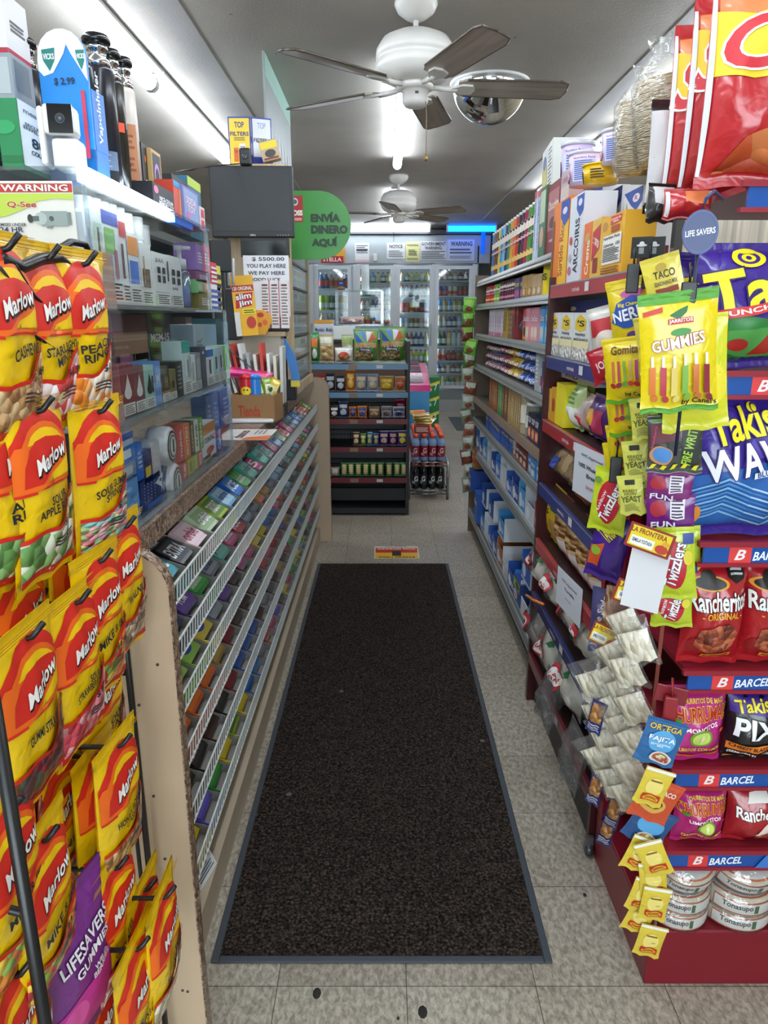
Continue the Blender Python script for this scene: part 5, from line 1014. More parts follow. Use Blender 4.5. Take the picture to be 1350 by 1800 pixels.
anim = [('r', .03, .48, .97, .94, '#7fae5a'), ('p', [(.05, .9), (.4, .6), (.1, .62)], '#3a6ac8'), ('p', [(.2, .92), (.5, .62), (.45, .92)], '#5f8ad8'), ('p', [(.5, .93), (.55, .62), (.8, .9)], '#e8e8e8'), ('p', [(.75, .92), (.6, .6), (.95, .7)], '#d86a3a'), ('e', .85, .55, .12, .1, '#5f9a3a'),
        ('t', 'ANIMALITOS', .5, .52, .86, .13, '#e8905a', '#f6ecdc'), ('r', .22, .36, .72, .44, '#2f4a8a'), ('t', 'Gamesa', .47, .40, .4, .06, '#ffffff'), ('p', [(.03, .08), (.97, .08), (.97, .34), (.03, .36)], lumps(['#a08a5c', '#8a7448', '#b8a070', '#6f5c3a'], 45, key='an')), ('r', .78, .1, .95, .4, '#4f7a30')]
SN = [
 (545, 560, 584, 0, '#2f8a4a', A3('#e07a30'), 'green and orange snack bag at the left of the top shelf'), (560, 586, 588, 0, '#c8b890', [('p', [(.05, .08), (.95, .08), (.95, .6), (.05, .6)], lumps(['#c8a46a', '#d8bc86', '#b89258'], 25, key='pork')), ('r', .1, .7, .9, .9, '#dcdcc8')], 'clear bag of pork rinds on the top shelf'),
 (588, 620, 611, 0, '#e2ddd2', [('e', .5, .45, .34, .28, '#b06a3a'), ('e', .5, .6, .2, .12, '#c8382a'), ('r', .05, .85, .95, .95, '#f0eee8')], 'white pack picturing a pastry'), (600, 620, 588, 1, '#b8b890', [('p', [(.1, .1), (.9, .1), (.9, .6), (.1, .6)], lumps(['#e0dcc8', '#b8c090'], 35, key='pp')), ('r', .1, .65, .9, .9, '#8fa860')], 'pale bag behind the pastry pack'),
 (621, 665, 578, 0, '#5f8f3a', anim, 'large animal cookie bag, left of the two on the top shelf'), (667, 713, 574, 0, '#5f8f3a', anim, 'large animal cookie bag, right of the two on the top shelf')]
for xl, xr, yt, bk_, c1, ar, lb in SN: front_box(xl, xr, yt, 640 - bk_ * 2, YR + .02 + .12 * bk_, .1, c1, ar, 'snack_bag', lb, 'snack bag', 'snacks on the middle rack', zs=ZS, kind='bag', T=.09, seed=xl)
R2 = [(555, 572, 659, '#b0202a', 'red'), (572, 589, 656, '#2a2c34', 'black and silver', '#b8bcc8'), (590, 607, 660, '#23252c', 'black with silver foot', '#c4c8d0'), (608, 624, 650, '#d87a20', 'orange', '#f2c050'), (625, 644, 657, '#8a98b4', 'silver blue with cookies', '#d8c090'), (645, 665, 657, '#94a2bc', 'paler silver blue', '#d8c090'), (667, 692, 661, '#b88a54', 'clear bag of brown rolls', '#e8c23a'), (694, 713, 662, '#c09866', 'clear bag of round buns', '#c8502a')]
R3 = [(580, 595, 713, '#3a3230', 'dark brown and white', '#e8e4e0'), (595, 612, 706, '#26386a', 'dark blue', '#c8ccd8'), (613, 627, 715, '#e0802a', 'orange and blue', '#2a4a9a'), (628, 645, 714, '#e88c2a', 'bright orange', '#3a5ab0'), (648, 668, 715, '#8a6a4a', 'brown', '#c8a888'), (670, 689, 714, '#a8a4a8', 'silver', '#6a5a5a'), (690, 712, 715, '#b4b0b8', 'silver white', '#3a3a6a')]
R4 = [(620, 632, 760, '#7a4a2a', 'brown'), (633, 644, 762, '#4f8a3a', 'green', '#d8c070'), (645, 655, 760, '#3a90b8', 'teal', '#d8c070'), (656, 666, 762, '#3a6ab0', 'blue', '#d8c070'), (667, 683, 758, '#4a2a7a', 'purple', '#d8b0a0'), (684, 698, 758, '#43246f', 'deep violet', '#c89a8a'), (699, 716, 757, '#5a3a8a', 'purple and yellow', '#d8c83a')]
R5 = [(581, 597, 822, '#8f8c88', 'grey', '#c8c0b0')] + [(x, x + 12, 814, '#2f7a3a', 'green with %s rolls' % w_, '#d8c08a') for x, w_ in ((599, 'near-left'), (611, 'golden'), (624, 'pale'), (637, 'long'), (650, 'round'), (663, 'toasted'), (678, 'stacked'), (692, 'right'), (704, 'last'))]
for row, zi, nm in ((R2, 1, 'second'), (R3, 2, 'third'), (R4, 3, 'fourth'), (R5, 4, 'lowest')):
    for k, a in enumerate(row):
        c2 = a[5] if len(a) > 5 else '#e8d8c0'
        yb = (640, 690, 736, 785.5, 839.5)[zi]
        ar = [('r', .1, .62, .9, .82, c2), ('e', .5, .36, .34, .2, c2)] if zi < 4 else [('e', .5, .2 + .15 * q, .36, .085, c2) for q in range(5)]
        front_box(a[0], a[1], a[2], yb, YR + .02, .05, a[3], ar, 'snack_bag', '%s snack pack, %s on the %s shelf of the middle rack' % (a[4].split(' with ')[0] if zi == 4 else a[4], nth(k), nm), 'snack bag', 'snacks on the middle rack', zs=ZS, kind='bag', T=.05, seed=a[0], nu=8, nv=14)
front_box(694, 714, 702, 736, YR + .2, .05, '#b01f4a', [('t', 'ZIP', .5, .6, .6, .3, '#f0e0e4')], 'snack_bag', 'crimson bag behind the silver packs on the third shelf', 'snack bag', kind='bag', T=.05)
# ------------------------------------------------------------------ sports drink cart
YG = 6.0
e = empty('wire_cart', (0, YG, 0), 0, 'low chrome wire shelf holding sports drink bottles beside the snack rack', 'shelf')
xa, xb = P(719, 840, Y=YG).x, P(787, 840, Y=YG).x; zt, zl = P(750, 812, Y=YG).z, .085; ch = pm('#8a8e90', .25, .9)
for x in (xa, xb):
    for y in (0, .85): MB().tube([(x, y, 0), (x, y, zt + .01)], .012, ch, 8).build('post', e)
for z in (zt, zl):
    mb = MB()
    for k in range(18): mb.tube([(xa, .05 * k, z - .006), (xb, .05 * k, z - .006)], .0025, ch, 4)
    for y in (0, .85): mb.tube([(xa, y, z - .005), (xb, y, z - .005)], .006, ch, 6).tube([(xa, y, z - .035), (xb, y, z - .035)], .005, ch, 6)
    for x in (xa, xb): mb.tube([(x, 0, z - .005), (x, .85, z - .005)], .006, ch, 6)
    for k in range(8): mb.tube([(xa + (xb - xa) * k / 8, 0, z - .035), (xa + (xb - xa) * (k + .5) / 8, 0, z - .005), (xa + (xb - xa) * (k + 1) / 8, 0, z - .035)], .003, ch, 4)
    mb.build('wire_shelf', e)
def gat(body, label_c, txtc, top_c):
    e = empty('sports_drink', (0, 0, 0)); r, h = .036, .225
    MB().lathe([(0, 0), (r * .9, 0), (r, .01), (r, .03), (r * .94, .05), (r * .94, .13), (r, .145), (r * .95, .165), (r * .6, .19), (r * .5, .197), (0, .197)], pm(body, .15), 16).build('body', e)
    mb = MB(); mb.lathe([(r * 1.01, .035), (r * 1.01, .13)], pm(label_c, .35), 16); art(mb, lambda u, v, o: ((r * 1.01 + o) * math.sin((u - .5) * 2), -(r * 1.01 + o) * math.cos((u - .5) * 2), .04 + v * .085), r * 2, .085, [('t', 'G', .6, .6, .4, .5, txtc), ('l', .1, .1, .5, .4, 3, txtc)], ml=.02, off=.0016); mb.build('label', e)
    MB().lathe([(0, .195), (r * .62, .195), (r * .62, .22), (r * .5, h + .003), (0, h + .003)], pm('#e0521e', .4), 14).build('cap', e)
    return e
red = gat('#7f9cc4', '#8c1f30', '#e8c0c4', 0); bk_b = gat('#15161c', '#23242a', '#d8dade', 0)
n = 0
for lay, (proto, z, rows_) in enumerate(((red, zt, 8), (bk_b, zl, 4))):
    first = True; nl = 0
    for j in range(rows_):
        for i in range(4):
            o = proto if first else clone(proto)
            first = False; o.location = (xa + .058 + i * (xb - xa - .116) / 3, YG + .06 + j * .088, z + .003); o.rotation_euler = (0, 0, rnd.uniform(-.5, .4)); nl += 1
            tag(o, '%s orange-capped sports drink, %s from left, %s row, %s cart shelf' % (('red', 'black')[lay], nth(i), 'front' if j == 0 else nth(j), ('upper', 'lower')[lay]), 'drink bottle', 'sports drinks on the cart')
e = carton(.13, .14, .07, '#8a2a24', [('l', .1, .2, .9, .8, 3, '#e8d0c0')]).build('chip_tray', loc=(P(742, 760, Y=6.12).x, 6.12, zt + .226)); tag(e, 'small red tray standing on the orange bottle caps', 'tray')
for i in range(4):
    mb = pouch(.17, .13, .035, ['#c8b060', '#b8963a', '#d0bc7a', '#a8883a'][i], [('r', .15, .3, .85, .7, ['#8a5a3a', '#e0d8b0', '#6a4a8a', '#c8502a'][i])], seed=i)
    tag(mb.build('chip_bag', loc=(P(742, 750, Y=6.2).x, 6.13 + .05, zt + .226 + .075 + .022 * i), rot=(R(-72), 0, .3 * (i - 1.5))), 'tan chip bag, %s from the bottom of the pile on the bottle caps' % nth(i), 'snack bag', 'pile of chip bags on the drinks')
# ------------------------------------------------------------------ ice cream freezer
xf0, xf1 = -.15, P(755, 700, Y=7.35).x
e = empty('ice_cream_freezer', ((xf0 + xf1) / 2, 7.35, 0), 0, 'blue and magenta chest freezer with sloping pink lid behind the drink cart', 'freezer'); hw = (xf1 - xf0) / 2
mb = MB(); mb.box(-hw, hw, 0, 1.5, .05, .80, pm('#4a9ad0', .35)); art(mb, flatS(2 * hw, .75, 0, .05), 2 * hw, .75, [('p', [(.3, 0), (.75, 0), (.86, .2), (.98, .6), (.98, .75), (.7, .5), (.5, .2)], '#b01f78'), ('p', [(.8, 0), (.995, 0), (.995, .7), (.88, .35)], '#d8d8e4')]); mb.build('body', e)
lidp = [(0, .80), (1.5, .80), (1.5, 1.0), (1.1, 1.02), (.5, .95), (.05, .86)]
MB().prism(lidp, -hw - .01, hw + .01, pm('#c02a70', .25), 'x').build('lid', e)
for i in range(3):
    y0 = .12 + i * .42; s = lambda y: .86 + (.95 - .86) * (y - .05) / .45 if y < .5 else .95 + .07 * (y - .5) / .6
    MB().add([(-hw + .06, y0, s(y0) + .004), (hw - .06, y0, s(y0) + .004), (hw - .06, y0 + .34, s(y0 + .34) + .004), (-hw + .06, y0 + .34, s(y0 + .34) + .004)], [(0, 1, 2, 3)], pm('#6a4a5a', .1)).build('lid_glass', e)
for x in (-hw + .08, hw - .08): MB().tube([(x, .1, 0), (x, .1, .05)], .025, blk, 8).build('foot', e)
for i in range(5):
    p = P(763, 700, Y=8.3)
    tag(carton(.15, .4, .172, '#1f7a3a', [('p', [(0, .3), (1, .6), (1, .8), (0, .5)], '#e8d83a'), ('r', .1, .1, .4, .3, '#d8eadc'), ('t', '7', .7, .35, .2, .4, '#e8f0e8')], side=[('p', [(0, .3), (1, .6), (1, .8), (0, .5)], '#e8d83a'), ('t', 'UP', .5, .25, .5, .3, '#f0f4f0')]).build('soda_case', loc=(.565, 8.3, .173 * i)), 'green and yellow soda case, %s from the floor in the stack by the freezer' % nth(i), 'case', 'green soda cases')
# ------------------------------------------------------------------ island behind the snack rack
YI = 6.7
zi = P(600, 597, Y=YI).z
e = empty('service_island', (-.35, YI, 0), 0, 'tall brown service stand behind the snack rack', 'stand'); MB().box(-.55, .55, 0, .5, 0, zi - .02, pm('#5a4638', .5)).build('body', e); MB().box(-.57, .57, -.02, .52, zi - .02, zi, pm('#2c2a28', .4)).build('worktop', e)
front_box(586, 624, 573, 597, YI + .05, .2, '#dfe3de', [('r', .0, .0, 1, .1, '#b8bcb8')], 'white_box', 'plain white box on the stand behind the snack rack', 'box')
for i, (xl, xr) in enumerate(((552, 572), (572, 586))):
    front_box(xl, xr, 562, 597, YI + .08, .15, '#c8ccd4', [('r', 0, .8, 1, 1, '#c8902a'), ('t', 'Modelo', .5, .5, .8, .2, '#1f2f5a'), ('r', .0, .0, 1, .2, '#b8a04a')], 'beer_case', ('left', 'right')[i] + ' beer case with gold top on the stand', 'case')
cl = clear('#e8eef0', .15, .08, .12)
a, b2 = P(592, 560, Y=YI + .2), P(672, 560, Y=YI + .2)
e = empty('acrylic_stand', ((a.x + b2.x) / 2, YI + .2, zi), 0, 'clear acrylic counter stand behind the snack rack in front of the coolers', 'stand'); hw = (b2.x - a.x) / 2; zt_ = P(600, 512, Y=YI + .2).z - zi
for x in (-hw, hw): MB().box(x - .012, x + .012, 0, .2, 0, zt_, cl).build('side_pane', e)
MB().box(-hw, hw, 0, .2, zt_, zt_ + .012, cl).build('top_pane', e); MB().box(-hw, hw, 0, .2, P(600, 573, Y=YI + .2).z - zi, P(600, 571, Y=YI + .2).z - zi + .005, cl).build('shelf', e)
MB().box(.02, .09, .05, .15, zt_ + .012, zt_ + .24, clear('#dfe6ea', .2, .1, .3)).build('cup_tube', e)
front_box(597, 640, 556, 571, YI + .24, .12, '#c8b8a8', [('r', .1, .3, .9, .7, '#9a6a7a'), ('e', .5, .5, .15, .2, '#e8dcd0')], 'bread_pack', 'wrapped sweet bread on the acrylic stand', 'bread', kind='bag', T=.12)
e2 = empty('syrup_bottle', (P(600, 515, Y=YI + .3).x, YI + .3, zi + zt_ + .014), 0, 'amber bottle with blue cap on the acrylic stand', 'bottle')
hh = P(600, 505, Y=YI + .3).z - zi - zt_; MB().lathe([(0, 0), (.035, 0), (.035, hh * .6), (.015, hh * .8), (.015, hh), (0, hh)], pm('#7a4a2a', .2), 14).build('body', e2); MB().lathe([(0, hh), (.018, hh), (.018, hh + .03), (0, hh + .03)], pm('#2f5fc0'), 12).build('cap', e2)
# ------------------------------------------------------------------ drink coolers along the back
YB_ = 12.05
gx = lambda px: P(px, 560, Y=YB_).x
zy = lambda py: P(690, py, Y=YB_).z
xL, xRt = -1.75, gx(836)
ZD0, ZD1 = zy(683), zy(467)
e = empty('drink_coolers', (0, YB_, 0), 0, 'wall of glass door drink coolers across the back of the store', 'cooler')
al = pm('#c3c8cc', .35, .3); gp = pm('#a9b2b6', .4)
MB().box(xL, xRt + .2, .0, .10, zy(465) + .02, zy(413), gp).build('header_panel', e)
MB().box(xL, xRt + .2, -.06, .3, zy(412), zy(405), pm('#3a3f44', .4)).build('top_ledge', e)
MB().box(xL, xRt, .0, .10, zy(702), ZD0 - .03, pm('#7f878a', .4)).build('lower_panel', e); MB().box(xL, xRt, -.04, .10, 0, zy(702), pm('#a5a7a6', .35, .5)).build('kick_plate', e)
MB().box(xL, xRt, .64, .66, 0, ZD1 + .3, pm('#b9c2c8', .5)).build('inner_back', e); MB().box(xL, xRt, .1, .64, ZD1 + .02, ZD1 + .05, pm('#d0d4d8', .5)).build('inner_top', e); MB().box(xL, xRt, .1, .64, ZD0 - .06, ZD0 - .03, pm('#c0c4c8', .5)).build('inner_floor', e)
MB().box(xRt, xRt + .02, .0, .66, 0, ZD1 + .3, gp).build('end_wall', e)
DOORS = [(488, 551), (555, 618), (628, 692), (697, 760), (764, 828)]
gl = clear('#e9f1f2', .04, .03, .02); led = emit('#eaf4ff', 7.0)
for i, (a, b2) in enumerate(DOORS):
    xa, xb = gx(a), gx(b2); t = .055
    d = MB().box(xa, xa + t, -.03, .0, ZD0, ZD1, al).box(xb - t, xb, -.03, 0, ZD0, ZD1, al).box(xa + t, xb - t, -.03, 0, ZD0, ZD0 + t, al).box(xa + t, xb - t, -.03, 0, ZD1 - t, ZD1, al).build('door_frame', e)
    MB().box(xa + t, xb - t, -.018, -.014, ZD0 + t, ZD1 - t, gl).build('door_glass', d)
    MB().box(xb - .04, xb - .015, -.055, -.03, ZD0 + .7, ZD0 + 1.05, pm('#8a8f94', .3, .6)).build('handle', d)
    if i: MB().box(xa - .06, xa, -.01, .1, ZD0 - .03, ZD1 + .02, al).build('mullion', e)
    if i in (1, 4):
        mb = MB(); art(mb, lambda u, v, o: (xb - t - .09 + u * .07, -.019 - o, ZD1 - t - .16 + v * .14), .07, .14, [('t', '3' if i == 1 else '6', .5, .5, .6, .7, '#e8ecee', '#1a1a1a')]); mb.build('door_number', d)
    MB().box(xa + .005, xa + .025, .12, .14, ZD0, ZD1, led).build('light_strip', e)
MB().box(gx(828), xRt, -.01, .1, ZD0 - .03, ZD1 + .02, al).build('mullion', e)
DR = {1: (507, 545, 577), 2: (497, 521, 546, 572), 3: (495, 522, 549, 577, 609, 638, 662), 4: (493, 520, 548, 576, 608, 634, 656, 681), 0: (507, 545, 577, 610)}
PALS = [['#8f9aa8', '#a8b4b0', '#5f6a8a', '#c8b8a0', '#2f4a8a', '#b8c4cc'], ['#c8a88a', '#3a4a8a', '#e0d0c0', '#8a5a4a', '#4a6aa0', '#d8d0a8'], ['#c0262c', '#2a8a4a', '#e0e4e8', '#e8d03a', '#3a2a24', '#2f9ad0'], ['#e8d83a', '#a8c83a', '#2f6a3a', '#d8a83a', '#3a9ae0', '#f0e6c0'], ['#7a2a2a', '#5a8a4a', '#d0c8a8', '#b8c8d8', '#8a7a3a', '#e0b0a0']]
NB = {}
def mk_bottle(col, cap, kind):
    k = (col, cap, kind)
    if k in NB: return NB[k]
    e = empty('drink_bottle' if kind else 'drink_can', (0, -5, 0)); r, h = (.041, .21) if kind else (.040, .17)
    if kind: MB().lathe([(0, 0), (r, 0), (r, h * .6), (r * .45, h * .84), (r * .42, h * .9), (0, h * .9)], pm(col, .2), 10).build('body', e); MB().lathe([(0, h * .9), (r * .5, h * .9), (r * .5, h), (0, h)], pm(cap), 10).build('cap', e)
    else: MB().lathe([(0, 0), (r * .85, 0), (r, h * .06), (r, h * .9), (r * .85, h), (0, h)], pm(col, .2), 10).build('body', e)
    mb = MB(); mb.lathe([(r * 1.015, h * .16), (r * 1.015, h * .5)], pm('#e8e8e8' if cap != '#e8e8e8' else '#c84a3a'), 10); mb.build('label', e)
    e['used'] = 0; NB[k] = e; return e
rr = random.Random(21); CAPS = ['#c0262c', '#e8e8e8', '#2f5fb0', '#e0a030']; seen = set()
for i, (a, b2) in enumerate(DOORS):
    xa, xb = gx(a) + .06, gx(b2) - .06; prev = ZD1 - .06
    for j, py in enumerate(DR[i]):
        z = P(690, py, Y=YB_ + .12).z
        if j < len(DR[i]) - 1 or i != 4: MB().box(xa - .03, xb + .03, .12, .55, z - .018, z, pm('#d4d8da', .4)).build('shelf', e)
        pal = PALS[(i + j * 2) % 5]; sp = prev - z - .03; n = 6
        hsc = min(1.4, sp / .215)
        for k in range(n):
            c1 = pal[(k // 2 + j) % 6] if j % 2 else pal[rr.randrange(6)]
            kind = (i, j) not in ((3, 2), (3, 3), (1, 1), (4, 1))
            cp = CAPS[(i + j) % 4]; pb = mk_bottle(c1, cp, kind)
            o = pb if not pb['used'] else clone(pb)
            pb['used'] = 1; o.location = (xa + .03 + k * (xb - xa - .06) / (n - 1), YB_ + .17, z + .003); o.scale = (1, 1, hsc)
            tag(o, 'drink in cooler door %s from the left, shelf %s, %s from left' % (nth(i), nth(j), nth(k)), 'drink', 'drinks in the coolers')
        prev = z - .02
for o in list(NB.values()):
    if 'used' in o: del o['used']
for o in COL.objects:
    if 'used' in o: del o['used']
def sign(xl, xr, yt, yb, col, ar, lb, Y=YB_ - .004):
    cx, w_, zb_, zt = frame_xyz(xl, xr, yt, yb, Y); mb = MB(); mb.box(-w_ / 2, w_ / 2, 0, .003, 0, zt - zb_, col); art(mb, flatS(w_, zt - zb_), w_, zt - zb_, ar, off=.002, step=.001)
    tag(mb.build('wall_notice', loc=(cx, Y, zb_)), lb, 'sign')
sign(624, 649, 427, 461, '#e0e2e4', [('l', .1, .45, .9, .9, 5, '#6a7078'), ('r', .1, .6, .9, .68, '#3a3f48'), ('r', 0, 0, 1, .12, '#e0b8c0')], 'white license sheet above the second cooler door')
sign(680, 712, 427, 455, '#e4e6e8', [('t', 'NOTICE', .5, .78, .72, .2, '#3a3e44'), ('l', .1, .1, .9, .55, 4, '#8a9096')], 'white NOTICE sign above the coolers')
sign(713, 738, 425, 460, '#e2dfa0', [('t', 'WARNING', .5, .83, .8, .1, '#4a4a30'), ('l', .2, .3, .8, .62, 4, '#5a5a3a'), ('l', .1, .08, .9, .2, 2, '#8a8a5a')], 'yellow WARNING sign above the coolers')
sign(739, 785, 424, 457, '#dfe2e6', [('t', 'GOVERNMENT', .5, .86, .94, .17, '#2f3440'), ('t', 'WARNING:', .5, .64, .66, .16, '#2f3440'), ('l', .04, .04, .96, .5, 5, '#6a7078')], 'white GOVERNMENT WARNING sign above the coolers')
sign(786, 834, 421, 458, '#d8dff0', [('t', 'WARNING', .52, .8, .78, .2, '#2a3040'), ('l', .1, .3, .9, .6, 2, '#5a6478'), ('l', .1, .08, .9, .24, 3, '#7a84a0')], 'large white WARNING sign at the right above the coolers')
cx, w_, zb_, zt = frame_xyz(560, 606, 440, 462, YB_ - .02)
mb = MB(); mb.prism([(-w_ / 2, 0), (w_ / 2, .02), (w_ / 2, .25), (w_ * .2, .33), (0, .2)], 0, .01, pm('#d89a2a')); mb.box(-w_ * .4, w_ * .45, -.006, -.001, 0, .1, pm('#b8222c')); art(mb, flatS(w_, .1, -.006), w_, .1, [('t', 'STELLA', .52, .5, .7, .55, '#f4ece4')], off=.002)
tag(mb.build('beer_sign', loc=(cx, YB_ - .02, zb_)), 'red and gold beer sign half hidden by the green sign', 'sign')
cx, w_, zb_, zt = frame_xyz(656, 663, 447, 459, YB_ - .03); tag(MB().box(-.03, .03, 0, .03, 0, .11, pm('#dcdcd8')).build('door_sensor', loc=(cx, YB_ - .03, zb_), bev=.006), 'small white sensor box on the cooler header', 'sensor')
mb = MB(); mb.tube([P(692, 396, Y=11.9), P(692, 425, Y=11.98)], .004, blk, 5); tag(mb.build('pull_cord'), 'dark pull cord hanging above the NOTICE sign', 'cord')
# ================================================================== RIGHT SIDE GONDOLA: FAR GREY SECTION
brown = pm('#6f5c48', .5); gs = pm('#a8aaa6', .35, .5); dkb = pm('#3a3632', .5)
XG = .64; YG0, YG1, YG2 = 2.66, 3.85, 5.05; ZB = [.18, .64, .85, .995, 1.22, 1.42, 1.61, 1.76]
XBK = 1.02
e = empty('grey_shelving', (XG, YG0, 0), 0, 'long grey metal store shelving on the right with eight stocked shelves', 'shelving')
ly = YG2 - YG0
MB().box(XBK - XG, XBK - XG + .03, 0, ly, 0, 2.0, dkb).build('backboard', e)
MB().box(-.02, XBK - XG, ly, ly + .02, 0, 1.80, brown).build('end_panel', e)
MB().box(.03, XBK - XG, 0, ly, 0, .14, dkb).build('base', e)
for i, z in enumerate(ZB):
    for k, (a, b2) in enumerate(((YG0, YG1), (YG1 + .004, YG2))):
        x0 = XG if i else XG - .01
        sh = MB().box(x0 - XG, XBK - XG, a - YG0, b2 - YG0, z - .02, z, pm('#5a5854', .5)).build('shelf', e)
        c1 = pm('#8a6f58', .45) if i == 3 else gs
        mb = MB(); mb.add([(x0 - XG - .006, a - YG0, z + .002), (x0 - XG - .016, a - YG0, z - .034), (x0 - XG, a - YG0, z - .036), (x0 - XG, a - YG0, z + .002), (x0 - XG - .006, b2 - YG0, z + .002), (x0 - XG - .016, b2 - YG0, z - .034), (x0 - XG, b2 - YG0, z - .036), (x0 - XG, b2 - YG0, z + .002)],
            [(0, 1, 5, 4), (0, 4, 7, 3), (1, 2, 6, 5), (0, 3, 2, 1), (4, 5, 6, 7)], c1)
        mb.add([(x0 - XG - .0125, a - YG0, z - .012), (x0 - XG - .0155, a - YG0, z - .020), (x0 - XG - .0155, b2 - YG0, z - .020), (x0 - XG - .0125, b2 - YG0, z - .012)], [(0, 1, 2, 3)], pm('#6e706e', .4)); mb.build('price_rail', sh)
SW = ['lowest', 'second lowest', 'third', 'fourth', 'fifth', 'sixth', 'seventh', 'top']
CACHE = {}
def along(z, X, y0, seq, shelf, sec='grey', ymax=5.03, rot0=-PI / 2):
    """stock a shelf from its near end; seq = (count, width, height, depth, kind, name, colour, artwork, words, category[, layers])"""
    y = y0
    for s in seq:
        n, wd, h, d, kind, nm, col, ar, wds, cat = s[:10]; lay = s[10] if len(s) > 10 else 1
        key = (wd, h, d, kind, col, str(ar)[:60])
        for k in range(n):
            if y + wd > ymax: break
            for L_ in range(lay):
                if key not in CACHE:
                    mb = carton(wd - .003, d, h, col, ar) if kind == 'box' else tin((wd - .004) / 2, h, col, ar) if kind == 'tin' else pouch(wd, h, d, col, ar, seed=len(CACHE), nu=8, nv=14)
                    if kind == 'tin' and h > .12: mb.lathe([(0, h), ((wd - .002) / 2, h), ((wd - .002) / 2, h + .012), (0, h + .012)], pm('#e6e6e2'), 20)
                    CACHE[key] = mb.mesh(nm)
                ob = bpy.data.objects.new(nm, CACHE[key]); COL.objects.link(ob)
                ob.location = (X + {'box': .004, 'tin': wd / 2, 'bag': d / 2 + .004}[kind] + rnd.uniform(0, .012), y + wd / 2, z + .001 + L_ * (h + .001)); ob.rotation_euler = (0, 0, rot0 + rnd.uniform(-.05, .05) * (kind != 'box'))
                lw = '' if lay == 1 else (' of the %s layer' % ('bottom', 'second', 'third', 'fourth')[L_])
                tag(ob, '%s, %s%s, %s %s shelf' % (wds, nth(k), lw, SW[shelf] if isinstance(shelf, int) else shelf, sec), cat, 'stock on the %s %s shelf' % (SW[shelf] if isinstance(shelf, int) else shelf, sec))
            y += wd
    return y
def A(c1, c2=None, t=None, tc='#ffffff', ol=None, rot=0):
    a = [('r', .06, .05, .94, .45, c1)]
    if c2: a.append(('e', .5, .28, .3, .16, c2))
    if t: a.append(('t', t, .5, .68, .82, .16, tc, ol, rot))
    return a
def chip(c1, c2): return [('r', .0, .0, 1, .42, c1), ('e', .5, .74, .34, .10, '#f0e4d8'), ('e', .38, .80, .08, .03, '#2a1a14'), ('e', .62, .80, .08, .03, '#2a1a14'), ('t', 'chips', .5, .54, .8, .08, '#f4dce0', '#b8202a'), ('e', .5, .2, .3, .06, c2)]
TUB = [('#3a7a2a', 'green'), ('#4f8a3a', 'leaf green'), ('#a02a3a', 'crimson'), ('#5a1f4a', 'plum'), ('#22301c', 'black green'), ('#c8302a', 'bright red'), ('#e07a20', 'orange'), ('#d89a3a', 'amber'), ('#2f8a4a', 'emerald'), ('#3a2a7a', 'indigo'), ('#7fc4d0', 'aqua'), ('#3a9ad8', 'sky blue'), ('#e0c84a', 'yellow'), ('#6a3a24', 'brown'), ('#7a4a30', 'cocoa'), ('#2a7ac8', 'blue')]
yy = along(ZB[7], XG, 2.70, [(1, .13, .27, .05, 'box', 'pasta_box', '#b8a0a0', [('r', .05, .1, .95, .8, '#c8b8b0'), ('e', .5, .5, .3, .16, '#e8dcc8'), ('t', 'CEREAL', .5, .88, .7, .06, '#9a7a80')], 'pinkish grey cereal box', 'box'), (1, .22, .26, .05, 'box', 'pasta_box', '#7c1c2a', [('r', .1, .35, .9, .9, '#a86a6a'), ('t', 'Chocolate', .5, .7, .8, .12, '#e8d8c8'), ('e', .5, .45, .25, .08, '#4a2a24'), ('t', 'original', .5, .2, .4, .05, '#e8e0d8')], 'maroon cookie box', 'box'),
   (1, .12, .27, .05, 'box', 'pasta_box', '#3f6a4a', [('r', .1, .5, .9, .95, '#b8c8a8'), ('e', .5, .3, .3, .15, '#c89a7a')], 'green box', 'box'), (3, .045, .28, .05, 'box', 'straw_box', '#c8d0e0', [('t', 'CRACKERS', .5, .5, .4, .7, '#3a5a9a', None, 90), ('r', 0, .9, 1, 1, '#c8505a')], 'pale blue slim box', 'box')], 7)
for i, (c1, w1) in enumerate(TUB):
    y = yy + .04 + i * .078
    if y > 5.02: break
    mb = tin(.036, .235, c1, chip({'green': '#2f6a24'}.get(w1, c1), '#e8c070')); e1 = empty('chip_tube', (XG + .045, y, ZB[7] + .001), -PI / 2 - .1, w1 + ' tube of chips on the top grey shelf', 'chip tube', 'chip tubes on the top shelf')
    mb.build('tube', e1); MB().lathe([(0, .235), (.0375, .235), (.0375, .247), (0, .247)], pm('#e4e2de', .3), 20).build('lid', e1)
tag(pouch(.30, .2, .12, '#223a8c', [('r', .2, .3, .8, .7, '#2f4fae')], seed=3).build('chip_bag', loc=(XG + .24, 3.75, ZB[7] + .20), rot=(R(-10), 0, -PI / 2)), 'blue bag slumped over the chip tubes', 'snack bag')
tag(carton(.2, .12, .19, '#d6d8d0', [('r', .55, .05, .95, .95, '#e8e8e4'), ('l', .6, .1, .9, .9, 10, '#5a5a5a'), ('r', .05, .1, .5, .6, '#c8c06a'), ('e', .25, .7, .15, .15, '#5a6a9a')]).build('cracker_box', loc=(XG + .05, 3.27, ZB[7] + .272), rot=(0, R(-6), -PI / 2)), 'white box with nutrition label lying on top of the maroon box', 'box')
